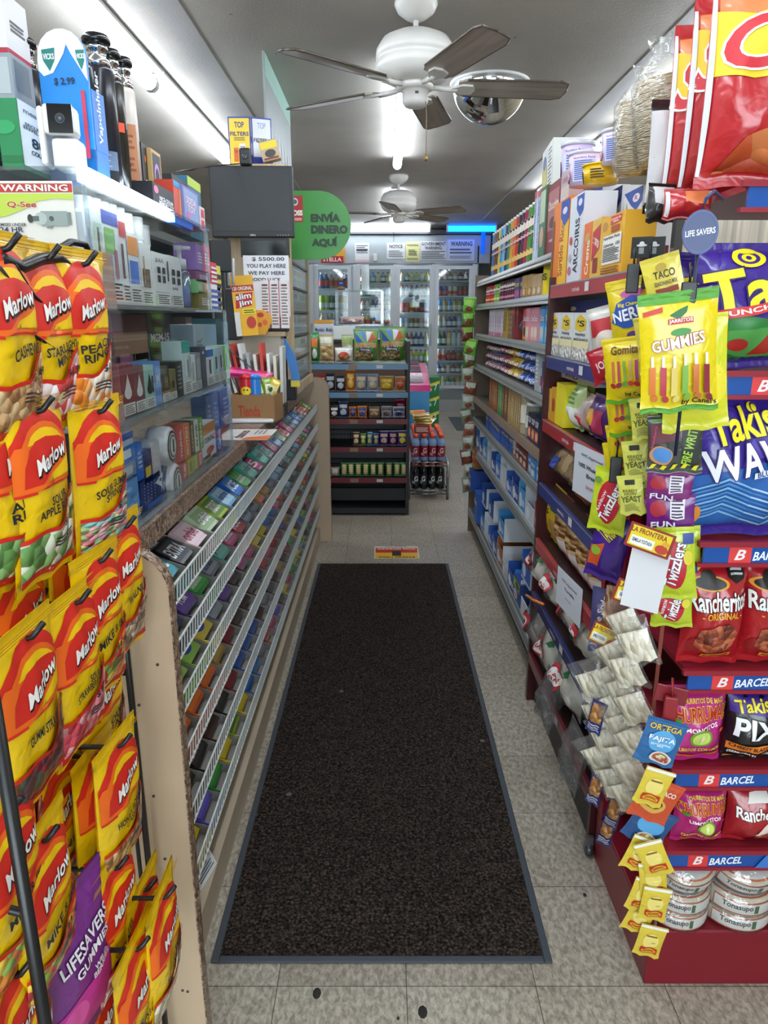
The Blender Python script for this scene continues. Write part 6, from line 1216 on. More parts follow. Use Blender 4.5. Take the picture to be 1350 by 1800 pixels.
along(ZB[6], XG, 2.70, [(1, .10, .125, .1, 'tin', 'powder_tin', '#b8202c', [('r', .1, .1, .9, .6, '#2a3f9a'), ('t', 'US', .3, .7, .4, .2, '#f0f0f0')], 'red and blue tin', 'tin'), (1, .07, .12, .1, 'tin', 'powder_tin', '#7a1c20', [('r', .1, .6, .9, .8, '#e8a83a')], 'dark red tin', 'tin'), (1, .11, .11, .1, 'tin', 'powder_tin', '#1f4a9c', [('p', [(.2, .1), (.9, .1), (.6, .5)], '#e0582a')], 'blue tin', 'tin'), (1, .11, .12, .1, 'tin', 'powder_tin', '#e0c82a', [('t', 'ROS', .4, .6, .6, .2, '#3a4a2a')], 'yellow tin', 'tin'),
   (2, .10, .09, .1, 'box', 'tea_box', '#c8a87a', A('#b08a5a', '#e0d0b0'), 'tan box', 'box'), (2, .11, .10, .1, 'box', 'tea_box', '#c09a5a', A('#8a6a3a', '#d8b87a'), 'golden brown box', 'box'), (3, .075, .10, .07, 'box', 'snack_box', '#3f3a7a', A('#5a5ab0', '#e0605a', 'BERRY', '#f0d860'), 'violet berry box', 'box'),
   (7, .07, .105, .07, 'tin', 'small_tube', '#4a1f30', chip('#5a2438', '#d88aa0'), 'dark plum short tube', 'chip tube'), (2, .07, .10, .07, 'tin', 'small_tube', '#6fb83a', chip('#7fc84a', '#e8e8a0'), 'lime short tube', 'chip tube'), (5, .07, .10, .07, 'tin', 'small_tube', '#c0262c', chip('#d03438', '#e8c060'), 'red short tube', 'chip tube')], 6)
along(ZB[5], XG, 2.70, [(1, .10, .175, .08, 'bag', 'cookie_bag', '#d8d6d2', [('t', 'Cat', .5, .7, .5, .1, '#3a3a3a'), ('e', .5, .35, .3, .2, '#4a3a34'), ('r', .2, .8, .8, .88, '#b02a3a')], 'white cookie bag', 'cookie bag'), (1, .10, .175, .08, 'bag', 'cookie_bag', '#e0dedb', [('e', .5, .35, .3, .2, '#3a322e'), ('t', 'Oso', .5, .75, .5, .1, '#8a2a2a')], 'white bag with dark cookie', 'cookie bag'), (2, .09, .15, .06, 'box', 'cookie_box', '#4a9ad0', A('#7fc0e8', '#e0d0b0', 'Choco', '#ffffff', '#1a4a8a'), 'sky blue cookie box', 'box'), (3, .09, .145, .06, 'box', 'cookie_box', '#d88a98', A('#e8b0a8', '#e8e0c8', 'Choco', '#ffffff', '#a02a4a'), 'pink cookie box', 'box'), (1, .09, .145, .06, 'box', 'cookie_box', '#c83030', A('#e0a030', '#3a2a20', 'Choco', '#ffffff'), 'red cookie box', 'box'),
   (1, .15, .13, .08, 'bag', 'dark_bag', '#1f1c28', [('r', .2, .4, .8, .7, '#3a3a6a')], 'black snack bag', 'snack bag'), (2, .06, .17, .08, 'box', 'slim_box', '#7c1c20', [('r', .1, .7, .9, .9, '#c8504a')], 'dark red slim box', 'box'), (2, .08, .16, .08, 'box', 'slim_box', '#7a5a38', [('l', .3, .1, .7, .9, 5, '#b8986a')], 'brown slim box', 'box'), (2, .07, .165, .08, 'box', 'slim_box', '#b8942a', [('t', 'GOLD', .5, .5, .5, .6, '#5a3a10', None, 90)], 'mustard slim box', 'box'), (8, .065, .15, .08, 'box', 'slim_box', '#d0c4cc', [('t', 'TEA', .5, .55, .4, .5, '#9a7aa0', None, 90), ('r', 0, 0, 1, .15, '#c86a8a')], 'pale pink slim box', 'box')], 5)
cook = lambda c: [('r', .08, .25, .92, .8, c), ('e', .3, .5, .14, .3, '#f0e4c0'), ('t', 'MARIAS', .6, .5, .5, .3, '#ffffff')]
along(ZB[4], XG, 2.70, [(1, .13, .14, .1, 'bag', 'cookie_bag', '#6a2a34', A('#a04a4a', '#d8a88a'), 'dark red bag', 'cookie bag'), (1, .13, .13, .08, 'box', 'snack_box', '#3a3f6a', A('#5a5a8a', '#c87a5a'), 'slate and red box', 'box'), (1, .06, .10, .06, 'tin', 'spice_jar', '#d8d4cc', [('r', 0, .3, 1, .7, '#b83030')], 'small white jar with red band', 'jar'), (1, .08, .17, .08, 'box', 'slim_box', '#a8b0b0', [('l', .2, .2, .8, .8, 6, '#dfe4e4')], 'pale grey clear box', 'box'),
   (3, .15, .052, .08, 'bag', 'cookie_roll', '#24429c', cook('#2f58b8'), 'blue cookie roll', 'cookie roll', 3), (2, .15, .052, .08, 'bag', 'cookie_roll', '#d8b82a', cook('#c89a1a'), 'yellow cookie roll', 'cookie roll', 3), (2, .15, .052, .08, 'bag', 'cookie_roll', '#7a2a3a', cook('#9a3a4a'), 'maroon cookie roll', 'cookie roll', 3), (5, .10, .05, .08, 'bag', 'cookie_roll', '#5a7aa8', cook('#8a3a4a'), 'grey blue cookie roll', 'cookie roll', 3)], 4)
tall = lambda c: [('r', .2, .1, .8, .85, c), ('t', 'FIESTA', .5, .5, .4, .5, '#f0e0b0', None, 90)]
along(ZB[3], XG, 2.70, [(6, .085, .12, .07, 'box', 'noodle_box', '#27304a', [('r', .1, .1, .9, .5, '#c8504a'), ('e', .5, .3, .3, .15, '#e8c08a'), ('t', 'SOUP', .5, .75, .7, .2, '#f0f0f0')], 'navy and red noodle box', 'box'), (1, .10, .14, .1, 'tin', 'glass_jar', '#8a8a78', [('r', 0, .3, 1, .7, '#d8d8c8')], 'short glass jar with pale label', 'jar'), (1, .07, .17, .07, 'tin', 'glass_jar', '#a89a80', [('r', 0, .3, 1, .8, '#e0d8c8')], 'tall jar with cream label', 'jar'),
   (6, .055, .18, .06, 'box', 'candle_box', '#a88a5a', tall('#c8a86a'), 'tan tall narrow pack', 'pack'), (4, .055, .18, .06, 'box', 'candle_box', '#7a4a2a', tall('#9a6a3a'), 'brown tall narrow pack', 'pack'), (3, .055, .18, .06, 'box', 'candle_box', '#2f8a4a', tall('#5ab86a'), 'green tall narrow pack', 'pack'), (6, .055, .18, .06, 'box', 'candle_box', '#8a4a2a', tall('#c87a3a'), 'russet tall narrow pack', 'pack')], 3)
along(ZB[2], XG, 2.70, [(1, .07, .10, .08, 'box', 'snack_box', '#5a5aa0', A('#8a8ac0', '#e0d0c0'), 'violet blue box', 'box'), (4, .10, .085, .1, 'box', 'snack_box', '#4a8ac8', A('#8ab8e0', '#e8e0d0', 'MINI'), 'light blue snack box', 'box'), (3, .10, .08, .1, 'box', 'snack_box', '#6a2a2a', A('#a85a4a', '#e0c8a8', 'CHOC'), 'dark brown red snack box', 'box'), (1, .10, .08, .1, 'box', 'snack_box', '#b8b0a8', A('#8a3a3a', '#e0d0c0'), 'grey and red snack box', 'box'), (8, .12, .09, .1, 'box', 'snack_box', '#2450a4', A('#3a6ac0', None, 'RITZ', '#f0d860'), 'deep blue snack box', 'box')], 2)
def open_tray(w_, d, h, c1, c2, words, y, z, X, label, t=None):
    e = empty('bakery_tray', (X, y, z), -PI / 2, label, 'tray', 'bakery trays on the low shelves')
    o, i = pm(c1, .45), pm('#b4b6b8', .5)
    mb = MB(); mb.box(-w_ / 2, w_ / 2, 0, .003, 0, h * .75, o); art(mb, flatS(w_, h * .75), w_, h * .75, [('e', .3, .5, .2, .32, '#e4e8ec')] + ([('t', t, .62, .5, .5, .35, '#ffffff')] if t else []) + [('r', 0, 0, 1, .12, c2)], off=.001); mb.build('front_flap', e)
    MB().box(-w_ / 2, w_ / 2, d - .003, d, 0, h * 1.1, i).build('back_flap', e); MB().box(-w_ / 2, w_ / 2, 0, d, 0, .003, i).build('bottom', e)
    for q in (-1, 1): MB().box(q * w_ / 2 - .0015, q * w_ / 2 + .0015, 0, d, 0, h, pm('#d0d4d8', .4) if q > 0 else o).build('side_flap', e)
    return e
k = 0
for zi_, nm in ((1, 'second lowest'), (0, 'lowest')):
    y = 2.76
    for i in range(12 if zi_ else 11):
        w1 = (.17, .20, .16, .19)[i % 4]; y += w1 / 2
        if y + w1 / 2 > 5.02: break
        h1 = (.13, .11, .15)[i % 3]; c1 = ['#2a62b8', '#d8dce0', '#2f7fd0', '#1f4fa0', '#c8ccd0', '#4fa0d8', '#2a4a9a'][(i + zi_ * 3) % 7]
        if zi_ == 0 and i == 5: c1 = '#a8642f'
        if zi_ == 1 and i == 0: c1 = '#c02a5a'
        open_tray(w1 - .01, .26, h1, c1, '#e0e4e8', '', y, ZB[zi_] + .004, XG + .003, '%s open bakery tray, %s from the near end of the %s grey shelf' % ({'#2a62b8': 'blue', '#d8dce0': 'white', '#2f7fd0': 'bright blue', '#1f4fa0': 'dark blue', '#c8ccd0': 'pale grey', '#4fa0d8': 'sky blue', '#2a4a9a': 'navy', '#a8642f': 'brown cardboard', '#c02a5a': 'pink'}[c1], nth(i), nm), ('Bimbo', 'mini', 'Hostess')[i % 3] if c1 not in ('#d8dce0', '#c8ccd0') else None)
        for q in range(3):
            c2 = rnd.choice(['#d8dde2', '#b8c8e0', '#e6e2da', '#c89a6a', '#3a6ac0', '#d04a4a'])
            key = ('cake', c2)
            if key not in CACHE: CACHE[key] = pouch(.12, .09, .035, c2, [('r', .2, .3, .8, .7, '#2a5ab0' if c2 != '#3a6ac0' else '#ffffff'), ('e', .5, .5, .15, .1, '#e8d0a8')], seed=q, nu=6, nv=12).mesh('wrapped_cake')
            ob = bpy.data.objects.new('wrapped_cake', CACHE[key]); COL.objects.link(ob); ob.location = (XG + .05 + q * .055, y, ZB[zi_] + .025 + (.012 if q else 0)); ob.rotation_euler = (Matrix.Rotation(-PI / 2, 3, 'Z') @ Matrix.Rotation(R(-50), 3, 'X')).to_euler()
            tag(ob, 'wrapped cake, %s in the %s tray of the %s grey shelf' % (nth(q), nth(i), nm), 'cake', 'wrapped cakes in the bakery trays')
        y += w1 / 2
# trays stacked on the bottom ones, and cartons on the floor end
for i, (px, py, c1, t, lb) in enumerate(((925, 955, '#2a66c0', None, 'big blue and white tray with a fallen wrapper, stacked near the upright'), (880, 905, '#3f94d8', 'Bimbo', 'sky blue tray stacked on the lowest shelf'), (862, 880, '#2a5ab0', None, 'blue and white tray stacked further back'), (850, 865, '#2450a0', None, 'small blue tray at the far end of the stack'))):
    p = P(px, py, X=XG + .0); open_tray(.20, .24, .13, c1, '#e4e8ec', '', p.y, .355, XG + .006, lb, t)
e1 = None
p = P(830, 870, X=.60)
tag(carton(.16, .12, .14, '#1f4a9c', A('#2f5ab0', '#d0d8e8', 'Oreo')).build('blue_carton', loc=(.605, 4.9, .36), rot=(0, 0, -PI / 2)), 'blue carton jutting out at the far lower corner of the grey shelving', 'carton')
tag(carton(.15, .12, .20, '#25529f', A('#3a6ab8', None, 'Oreo')).build('blue_carton', loc=(.615, 4.62, .20), rot=(0, 0, -PI / 2)), 'taller blue carton next along from the far lower corner', 'carton')
for i in range(3): tag(carton(.14, .2, .045, ['#8a5a24', '#a83a24', '#7a4a1c'][i], [('r', .1, .3, .9, .7, '#c8a04a')]).build('brown_carton', loc=(.62, 4.86, .52 + i * .046), rot=(0, 0, -PI / 2)), '%s flat carton in the small pile at the far end' % ('lowest brown', 'red', 'topmost brown')[i], 'carton')
mb = MB(); art_ = [('l', .1, .1, .9, .9, 3, '#c05a4a')]
tag(pouch(.22, .16, .06, '#8a7a64', [('t', 'FAMOUS\nAMOS', .5, .6, .7, .4, '#1f1a18', '#e8e0d0'), ('r', .1, .1, .9, .3, '#e8e4da')], seed=4).build('cookie_bag', loc=(XG + .05, 2.98, .20), rot=(R(-18), 0, -PI / 2)), 'tan cookie bag leaning on the lowest shelf near the burgundy upright', 'cookie bag')
tag(carton(.17, .2, .11, '#26407c', [('r', .05, .55, .95, .95, '#9ac04a'), ('e', .6, .75, .25, .15, '#5a3a24'), ('e', .4, .3, .3, .2, '#e0e4e8'), ('t', 'Hostess', .42, .3, .5, .16, '#c02a3a')]).build('cake_box', loc=(XG - .004, 3.2, .205), rot=(0, 0, -PI / 2)), 'blue and green boxed cakes at the front of the lowest shelf', 'box')
# strip of hanging green packs on the brown end panel
e = empty('clip_strip', (.585, 5.02, 0), 0, 'clip strip hanging at the far end of the grey shelving', 'strip'); MB().box(-.006, .006, -.001, .001, .15, 1.62, pm('#d8d8d4', .3)).build('strip', e); MB().box(-.04, .04, -.004, 0, 1.60, 1.66, '#e0dcd8').build('header_card', e)
for i in range(14):
    y = 540 + i * 24; p = P(824, y, Y=5.0); c1 = ['#6fc03a', '#5a8a3a', '#7a3a2a', '#6fc03a', '#4f7a34', '#8fa08a', '#8a4a3a', '#9aa898', '#7a8a6a', '#a86a5a', '#8a9a8a', '#6a3a34', '#98a090', '#7a8a78'][i]
    tag(pouch(.085, .115, .03, c1, [('r', .1, .55, .9, .85, '#a8e05a' if i < 4 else '#c8c8b8'), ('e', .5, .3, .3, .16, '#8a4a2a')], seed=i, nu=6, nv=12).build('hanging_pack', loc=(p.x - .004 * (i % 3), 4.995 - .002 * i, p.z - .05), rot=(0, R(rnd.uniform(-12, 12)), rnd.uniform(-.4, .3))), 'small hanging pack on the far clip strip, %s from the top' % nth(i), 'pack', 'packs on the far clip strip')
# ================================================================== BURGUNDY SECTION
bur = pm('#3f1416', .35); XA = .60; YA0, YA1 = 1.765, 2.63
ZA = [(.215, '#6a2026'), (.48, '#2a3068'), (.70, '#a83034'), (.92, '#2c3a7a'), (1.16, '#a02c30'), (1.39, '#2a3474'), (1.63, '#a84046')]
e = empty('burgundy_shelving', (XA, YA0, 0), 0, 'burgundy upright shelving with red and blue shelf fronts between the end display and grey shelving', 'shelving')
MB().box(-.012, .40, YA1 - YA0, YA1 - YA0 + .028, 0, 1.66, bur).build('upright', e); MB().box(-.0, .04, 0, .02, .0, 1.66, bur).build('upright', e)
MB().box(.40, .42, 0, YA1 - YA0, 0, 1.63, pm('#1c1210', .5)).build('backboard', e); MB().box(.02, .40, -.005, YA1 - YA0, 0, .17, pm('#2c2422', .5)).build('base', e)
for z, c1 in ZA:
    sh = MB().box(0, .40, 0, YA1 - YA0, z - .02, z - .002, pm('#2a1614', .4)).build('shelf', e)
    mb = MB(); mb.box(-.012, 0, 0, YA1 - YA0, z - .042, z + .002, pm(c1, .3)); L1 = YA1 - YA0
    art(mb, lambda u, v, o: (-.012 - o, L1 - u * L1, z - .042 + v * .044), L1, .044, [('r', 0, .9, 1, 1, '#8a8a8c'), ('t', 'marinela', .40, .45, .1, .3, '#d8c0c0'), ('r', .52, .2, .57, .8, '#d8d4d0')]); mb.build('price_rail', sh)
def shelfA(xl, xr, yt, yb, d, col, ar, name, lb, cat, X=XA, zb=None, **k): return item(1, xl, xr, yt, yb, X + .006, d, col, ar, name, lb, cat, 'stock on the burgundy shelving', zb=zb, **k)
Z7 = 1.631
shelfA(986, 1014, 345, 0, .10, '#e07a20', [('r', .5, .0, 1, .9, '#e8b82a'), ('t', 'Surtido Rico', .62, .42, .24, .62, '#a02a1a', None, 90), ('p', [(.5, .98), (1, .98), (1, .75), (.75, .68), (.5, .8)], '#2a4a9c'), ('e', .75, .86, .14, .04, '#d8d8e8'), ('r', 0, 0, .12, .8, '#7a4a2a')], 'cookie_carton', 'orange and gold cookie carton at the far end of the top shelf', 'box', zb=Z7)
shelfA(1016, 1040, 335, 0, .10, '#d6dae0', [('t', 'ARCOIRIS', .62, .42, .3, .62, '#22242c', None, 90), ('p', [(.5, .98), (1, .98), (1, .8), (.75, .74), (.5, .84)], '#2a4a9c'), ('e', .75, .9, .14, .04, '#d8d8e8'), ('e', .2, .15, .14, .05, '#c0707a'), ('e', .2, .3, .12, .05, '#b8b8c0'), ('e', .22, .5, .1, .05, '#c84a4a')], 'cookie_carton', 'white carton reading ARCOIRIS on the top shelf', 'box', zb=Z7)
shelfA(1042, 1056, 385, 0, .08, '#e0702a', [('t', 'Crema', .6, .4, .4, .6, '#f4ecdc', None, 90), ('e', .5, .75, .3, .08, '#c89a5a')], 'cookie_carton', 'narrow orange cookie carton', 'box', zb=Z7)
shelfA(1057, 1074, 378, 0, .08, '#d8b048', [('p', [(.1, .3), (.9, .5), (.9, .9), (.1, .8)], '#b82a34'), ('t', 'Crema de Nieve', .5, .62, .7, .12, '#f4ecdc', None, 70), ('r', .3, .1, .8, .35, '#8a2a24')], 'cracker_box', 'gold and red cracker box', 'box', zb=Z7)
shelfA(1075, 1116, 370, 0, .08, '#e0a82a', [('e', .15, .85, .12, .08, '#b8843a'), ('p', [(.4, .84), (.85, .86), (.85, .97), (.4, .98)], '#c8302a'), ('t', 'Crema de\nNieve', .62, .91, .4, .08, '#f4e8d0'), ('r', .45, .72, .8, .82, '#a84a24'), ('r', .12, .2, .92, .68, '#ece8e0'), ('t', 'Nutrition Facts', .5, .64, .7, .05, '#222222'), ('t', 'Calories  150', .52, .52, .7, .05, '#222222'), ('l', .16, .24, .88, .48, 8, '#4a4a48'), ('l', .1, .04, .9, .16, 3, '#8a5a1a')], 'cracker_box', 'yellow box with nutrition facts panel facing the aisle', 'box', zb=Z7)
for i, (xl, xr) in enumerate(((1041, 1072), (1077, 1108), (1113, 1146))):
    shelfA(xl, xr, 326, 0, .09, '#dcdee0', [('p', [(0, 1), (1, 1), (1, .84), (.7, .76), (.4, .84)], '#24489c'), ('e', .68, .90, .18, .045, '#dfe4ec'), ('t', 'R', .68, .90, .14, .05, '#b82a34'), ('e', .4, .72, .16, .05, '#b02a2c'), ('p', [(.1, .7), (.2, .9), (.26, .7)], '#8aa86a')], 'blue_corner_carton', 'white carton with blue corner, %s of the three behind the yellow box' % nth(i), 'box', X=.715, zb=Z7)
e1 = None
def tub(px, pt, pb, rp, X, c1, label, ar, yellow=False):
    b_ = P(px, pb, X=X); t_ = P(px, pt, X=X); tt = (t_ - Vector((0, 0, CZ))).length / 1.03; r = rp * tt / FPX; h = t_.z - b_.z
    e = empty('candy_tub', (X + 0, b_.y, b_.z), -PI / 2 + .35, label, 'tub', 'tubs on top of the cartons')
    mb = MB(); mb.lathe([(0, 0), (r * .85, 0), (r * .97, h * .93), (0, h * .93)], pm(c1, .3), 24)
    art(mb, lambda u, v, o: ((r * (.86 + .11 * v) + o) * math.sin((u - .5) * PI), -(r * (.86 + .11 * v) + o) * math.cos((u - .5) * PI), v * h * .9), r * 3, h * .9, ar, ml=r * .35, off=.0022); mb.build('body', e)
    MB().lathe([(0, h * .9), (r * 1.0, h * .9), (r * 1.03, h * .93), (r * 1.03, h * .99), (r * .98, h), (0, h)], clear('#e8e8f0', .2, .1, .5) if not yellow else pm('#e8c020', .3), 24).build('lid', e)
CCA = [('r', .55, .1, .95, .8, '#c4cce8'), ('t', 'Nutrition Facts', .75, .86, .38, .06, '#3a3f9a'), ('l', .58, .14, .92, .78, 10, '#4a54a8'), ('e', .28, .32, .18, .2, '#e890b8'), ('e', .12, .25, .12, .16, '#6aa8e0'), ('t', 'COTTON\nCANDY', .25, .3, .36, .26, '#ffffff', '#2f5fb8'), ('p', [(.3, .6), (.45, .7), (.4, .85), (.28, .75)], '#8aa09a')]
zc_ = Z7 + .27
tub(1012, 256, 330, 26, .71, '#c8b4dc', 'lilac cotton candy tub, leftmost on the cartons', [('r', .5, .1, .95, .8, '#c4cce8'), ('t', 'Nutrition Facts', .75, .86, .38, .06, '#3a3f9a'), ('l', .58, .14, .92, .78, 10, '#4a54a8'), ('e', .2, .4, .16, .3, '#7a3fa8')])
tub(1029, 272, 328, 29, .655, '#dcc4d8', 'pink and lilac cotton candy tub nearest the aisle', CCA)
tub(1082, 233, 292, 25, .69, '#d8c8e0', 'cotton candy tub standing highest behind the yellow tub', CCA)
tub(1056, 292, 324, 30, .665, '#e0b41c', 'yellow round tub with black label in front of the cotton candy', [('e', .2, .45, .12, .4, '#1a1a1a'), ('l', .6, .2, .85, .8, 4, '#3a2a10')], True)
# wrapped round corn chips
for i, (px, py, X, s) in enumerate(((1125, 320, .70, 1.0), (1168, 318, .72, 1.1))):
    p = P(px, py, X=X); e = empty('wrapped_tostadas', (X, p.y, Z7 + .268), R(20 - 30 * i), ('plastic wrapped stack of tostadas nearer the cotton candy', 'plastic wrapped stack of tostadas beside the red chip bags')[i], 'tostadas')
    tm = lumps(['#d8c298', '#c8ae80', '#e2d0aa', '#b89a6c'], 50, stretch=(1, 1, 6), key='tost')
    MB().lathe([(0, 0), (.062, 0), (.068, .02), (.066, .16 * s), (.055, .18 * s), (0, .18 * s)], tm, 20).build('tostada_stack', e, rot=(R(8), R(-10), 0))
    mb = MB(); mb.lathe([(0, -.002), (.070, -.001), (.078, .03), (.074, .17 * s), (.05, .20 * s), (.02, .225 * s), (.03, .26 * s)], clear('#fafaf8', .10, .12, .04, .8), 18); mb.build('wrapper', e, rot=(R(8), R(-10), 0))
# hominy bags
for i, (xl, xr) in enumerate(((982, 1004), (1005, 1028), (1029, 1060))):
    shelfA(xl, xr, 549, 0, .07, '#dcdcd8', [('p', [(.1, .85), (.4, .97), (.75, .85), (.75, .66), (.4, .6), (.1, .66)], '#e0c02a'), ('t', "'S", .45, .78, .4, .12, '#1a1a24'), ('t', 'Hominy', .45, .55, .6, .08, '#3a4a5a'), ('t', 'MAIZ BLANCO', .5, .45, .86, .05, '#3a3a3a'), ('r', 0, .25, 1, .42, '#e8dca8'), ('r', .02, .02, .98, .28, lumps(['#e0dcd0', '#f0ece4', '#c8c0b0'], 60, key='hom'))], 'hominy_carton', 'white and yellow hominy pack, %s of three under the top shelf' % nth(i), 'box', zb=1.392)
shelfA(992, 1052, 528, 548, .12, '#24388a', [('r', .1, .3, .2, .8, '#c8ccd8'), ('e', .3, .3, .1, .2, '#d8c8a0')], 'blue_carton', 'blue carton lying across the hominy packs', 'box', X=.66)
shelfA(985, 1048, 648, 672, .1, '#d8d4cc', [('r', .0, .55, .4, 1, '#8a1c2a'), ('t', 'WID', .35, .35, .4, .45, '#a02a30')], 'white_carton', 'white and dark red carton under the blue rail', 'box', X=.64)
shelfA(976, 990, 690, 0, .08, '#d8a82a', [('r', .2, .2, .8, .7, '#3a3f9a'), ('t', 'CHIPS', .5, .45, .4, .4, '#f0e0a0', None, 90)], 'yellow_carton', 'yellow carton with violet print at the far end of the red shelf', 'box', zb=1.161)
shelfA(991, 1000, 690, 0, .08, '#d89a2a', [('e', .5, .5, .3, .2, '#b0402a')], 'orange_carton', 'orange yellow slim carton beside the yellow display', 'box', zb=1.161)
shelfA(1000, 1016, 682, 0, .10, '#e8d82a', [], 'yellow_display', 'plain bright yellow display carton on the red shelf', 'box', zb=1.161)
shelfA(1016, 1034, 680, 0, .08, '#b8cc8a', [('r', .1, .1, .9, .5, '#e4e8dc'), ('l', .2, .55, .8, .9, 4, '#5a8a3a')], 'green_pack', 'pale green and white pack beside the yellow display', 'pack', kind='bag', zb=1.161)
shelfA(1028, 1054, 700, 0, .08, '#c8a8a0', [('r', .2, .5, .8, .8, '#d8c8c0'), ('r', .3, .2, .7, .4, '#c82a3a')], 'pink_pack', 'dusty pink pack with red patch', 'pack', X=.615, kind='bag', zb=1.161)
shelfA(1050, 1082, 705, 0, .08, '#5a2a7a', [('e', .4, .5, .3, .2, '#d8a03a'), ('r', .6, .2, .9, .7, '#b83a5a')], 'purple_pack', 'purple snack pack at the near end of the red shelf', 'pack', X=.612, kind='bag', zb=1.161)
bread = lumps(['#b48a58', '#c8a270', '#a07848', '#d8b888'], 18, rough=.6, coat=0, bump=.5, key='bread')
film = clear('#fbfbf9', .06, .12, .03, .7)
def bread_bag(xl, xr, yt, yb, X, zb, lb, fill, lab=None, wd=.13, name='bread_bag', cat='bread', nloaf=1):
    a, b2 = P(xl, (yt + yb) / 2, X=X), P(xr, (yt + yb) / 2, X=X); w_ = abs(b2.y - a.y); h = P((xl + xr) / 2, yt, X=X).z - zb if zb > .6 else (.185 if zb > .4 else .225)
    e = empty(name, (X + (.085 if zb > .6 else .05), (a.y + b2.y) / 2, zb + .012), -PI / 2, lb, cat, 'bagged goods on the burgundy shelving')
    pouch(w_ * .86, h * .86, .11, '#c8a070', (), mat=fill, seed=int(xl), pinch=.02).build('contents', e)
    mb = pouch(w_, h, .135, '#ffffff', (), mat=film, seed=int(xl) + 1, wr=2.0)
    mb.build('film', e)
    if lab:
        S_ = bag_surface(w_, h, .135, int(xl) + 1, wr=2.0); mb = MB(); art(mb, lambda u, v, o: S_(u, v, o), w_, h, lab, ml=.012, off=.002); mb.build('print', e)
    return e
bread_bag(968, 1003, 795, 0, .605, .922, 'clear bag of pale rolls at the far end of the bread shelf', bread, [('r', .55, .35, .7, .6, '#24409c')]); bread_bag(1003, 1036, 830, 0, .61, .922, 'clear bag of sliced bread with blue tab', bread, [('e', .4, .8, .1, .06, '#2a5ac0')])
bread_bag(1030, 1052, 860, 0, .60, .922, 'bag of dark crusted bread with orange stripe', bread, [('p', [(.2, .1), (.7, .1), (.5, .6), (.2, .5)], '#a84a1a')]); bread_bag(1052, 1080, 870, 0, .605, .922, 'clear bag of bread with red print near the corner', bread, [('e', .5, .6, .2, .12, '#b02a3a')])
shelfA(966, 985, 880, 0, .08, '#e0b81c', [('r', .1, .7, .9, .85, '#2a5a2a'), ('t', 'NUTS', .5, .56, .8, .1, '#1f3a1a'), ('e', .5, .25, .36, .18, '#a8783a')], 'nut_bag', 'yellow and green nut bag on the lower red shelf', 'snack bag', kind='bag', zb=.702, T=.06)
shelfA(984, 1004, 885, 0, .08, '#d8b02a', [('r', .1, .6, .9, .8, '#3a5a24'), ('e', .5, .25, .36, .2, '#b08a4a')], 'nut_bag', 'second yellow nut bag beside the red topped cookies', 'snack bag', kind='bag', zb=.702, T=.06)
for i, (xl, xr, yt) in enumerate(((996, 1018, 900), (1018, 1040, 925), (1040, 1062, 945), (1060, 1084, 960))):
    ck = lumps(['#b8844a', '#8a5a2c', '#c89a60', '#a06c38'], 26, stretch=(.6, 1, 2.4), rough=.5, key='cookie')
    shelfA(xl, xr, yt, 0, .08, '#a8202c', [('r', .03, .30, .97, .80, ck), ('r', .03, .05, .97, .30, '#e4dcd4'), ('t', 'BU', .4, .2, .4, .14, '#b02a34'), ('r', .03, .8, .97, .86, '#e8e4e0')], 'cookie_bag', 'red topped clear bag of brown cookies, %s from the far end' % nth(i), 'cookie bag', kind='bag', zb=.702, T=.07, ml=.012)
tort = lumps(['#e6e0d4', '#f2eee6', '#d8d0c4'], 12, rough=.6, coat=0, bump=.3, key='tort')
TL = [('e', .45, .5, .22, .2, '#b02c34'), ('e', .45, .5, .17, .14, '#e4e0da'), ('t', 'LA\nMIA', .45, .5, .2, .14, '#b02c34'), ('p', [(.7, .7), (.78, .8), (.86, .7), (.78, .66)], '#2a6a3a'), ('p', [(.15, .25), (.22, .36), (.3, .24), (.2, .2)], '#2a6a3a')]
bread_bag(950, 983, 1012, 0, .59, .482, 'clear tortilla bag with red oval print at the far end', tort, TL, name='tortilla_bag', cat='tortillas'); bread_bag(983, 1016, 1046, 0, .60, .482, 'clear tortilla bag with green leaf print', tort, TL, name='tortilla_bag', cat='tortillas'); bread_bag(1046, 1078, 1125, 0, .60, .482, 'clear tortilla bag nearest the corner', tort, TL, name='tortilla_bag', cat='tortillas')
bread_bag(948, 978, 1135, 0, .585, .217, 'shiny clear bag of dark tortillas on the bottom shelf', lumps(['#a8a09c', '#8a8280', '#c8c2bc'], 14, key='t2'), TL[:2], name='tortilla_bag', cat='tortillas'); bread_bag(976, 1008, 1175, 0, .59, .217, 'second clear bag on the bottom shelf', tort, TL, name='tortilla_bag', cat='tortillas'); bread_bag(1006, 1046, 1235, 0, .595, .217, 'third clear bag on the bottom shelf', tort, TL, name='tortilla_bag', cat='tortillas')
bread_bag(1014, 1048, 1085, 0, .60, .482, 'clear tortilla bag between the leaf print bag and the corner bag', tort, TL, name='tortilla_bag', cat='tortillas')
mb = MB(); c0 = P(962, 1060, X=.585); mb.tube([P(925, 1046, X=.58), P(938, 1055, X=.582), P(955, 1062, X=.585)], .006, pm('#e07a2a', .3), 5); tag(mb.build('bag_tie'), 'orange twist tie sticking out from the far tortilla bag', 'tie')
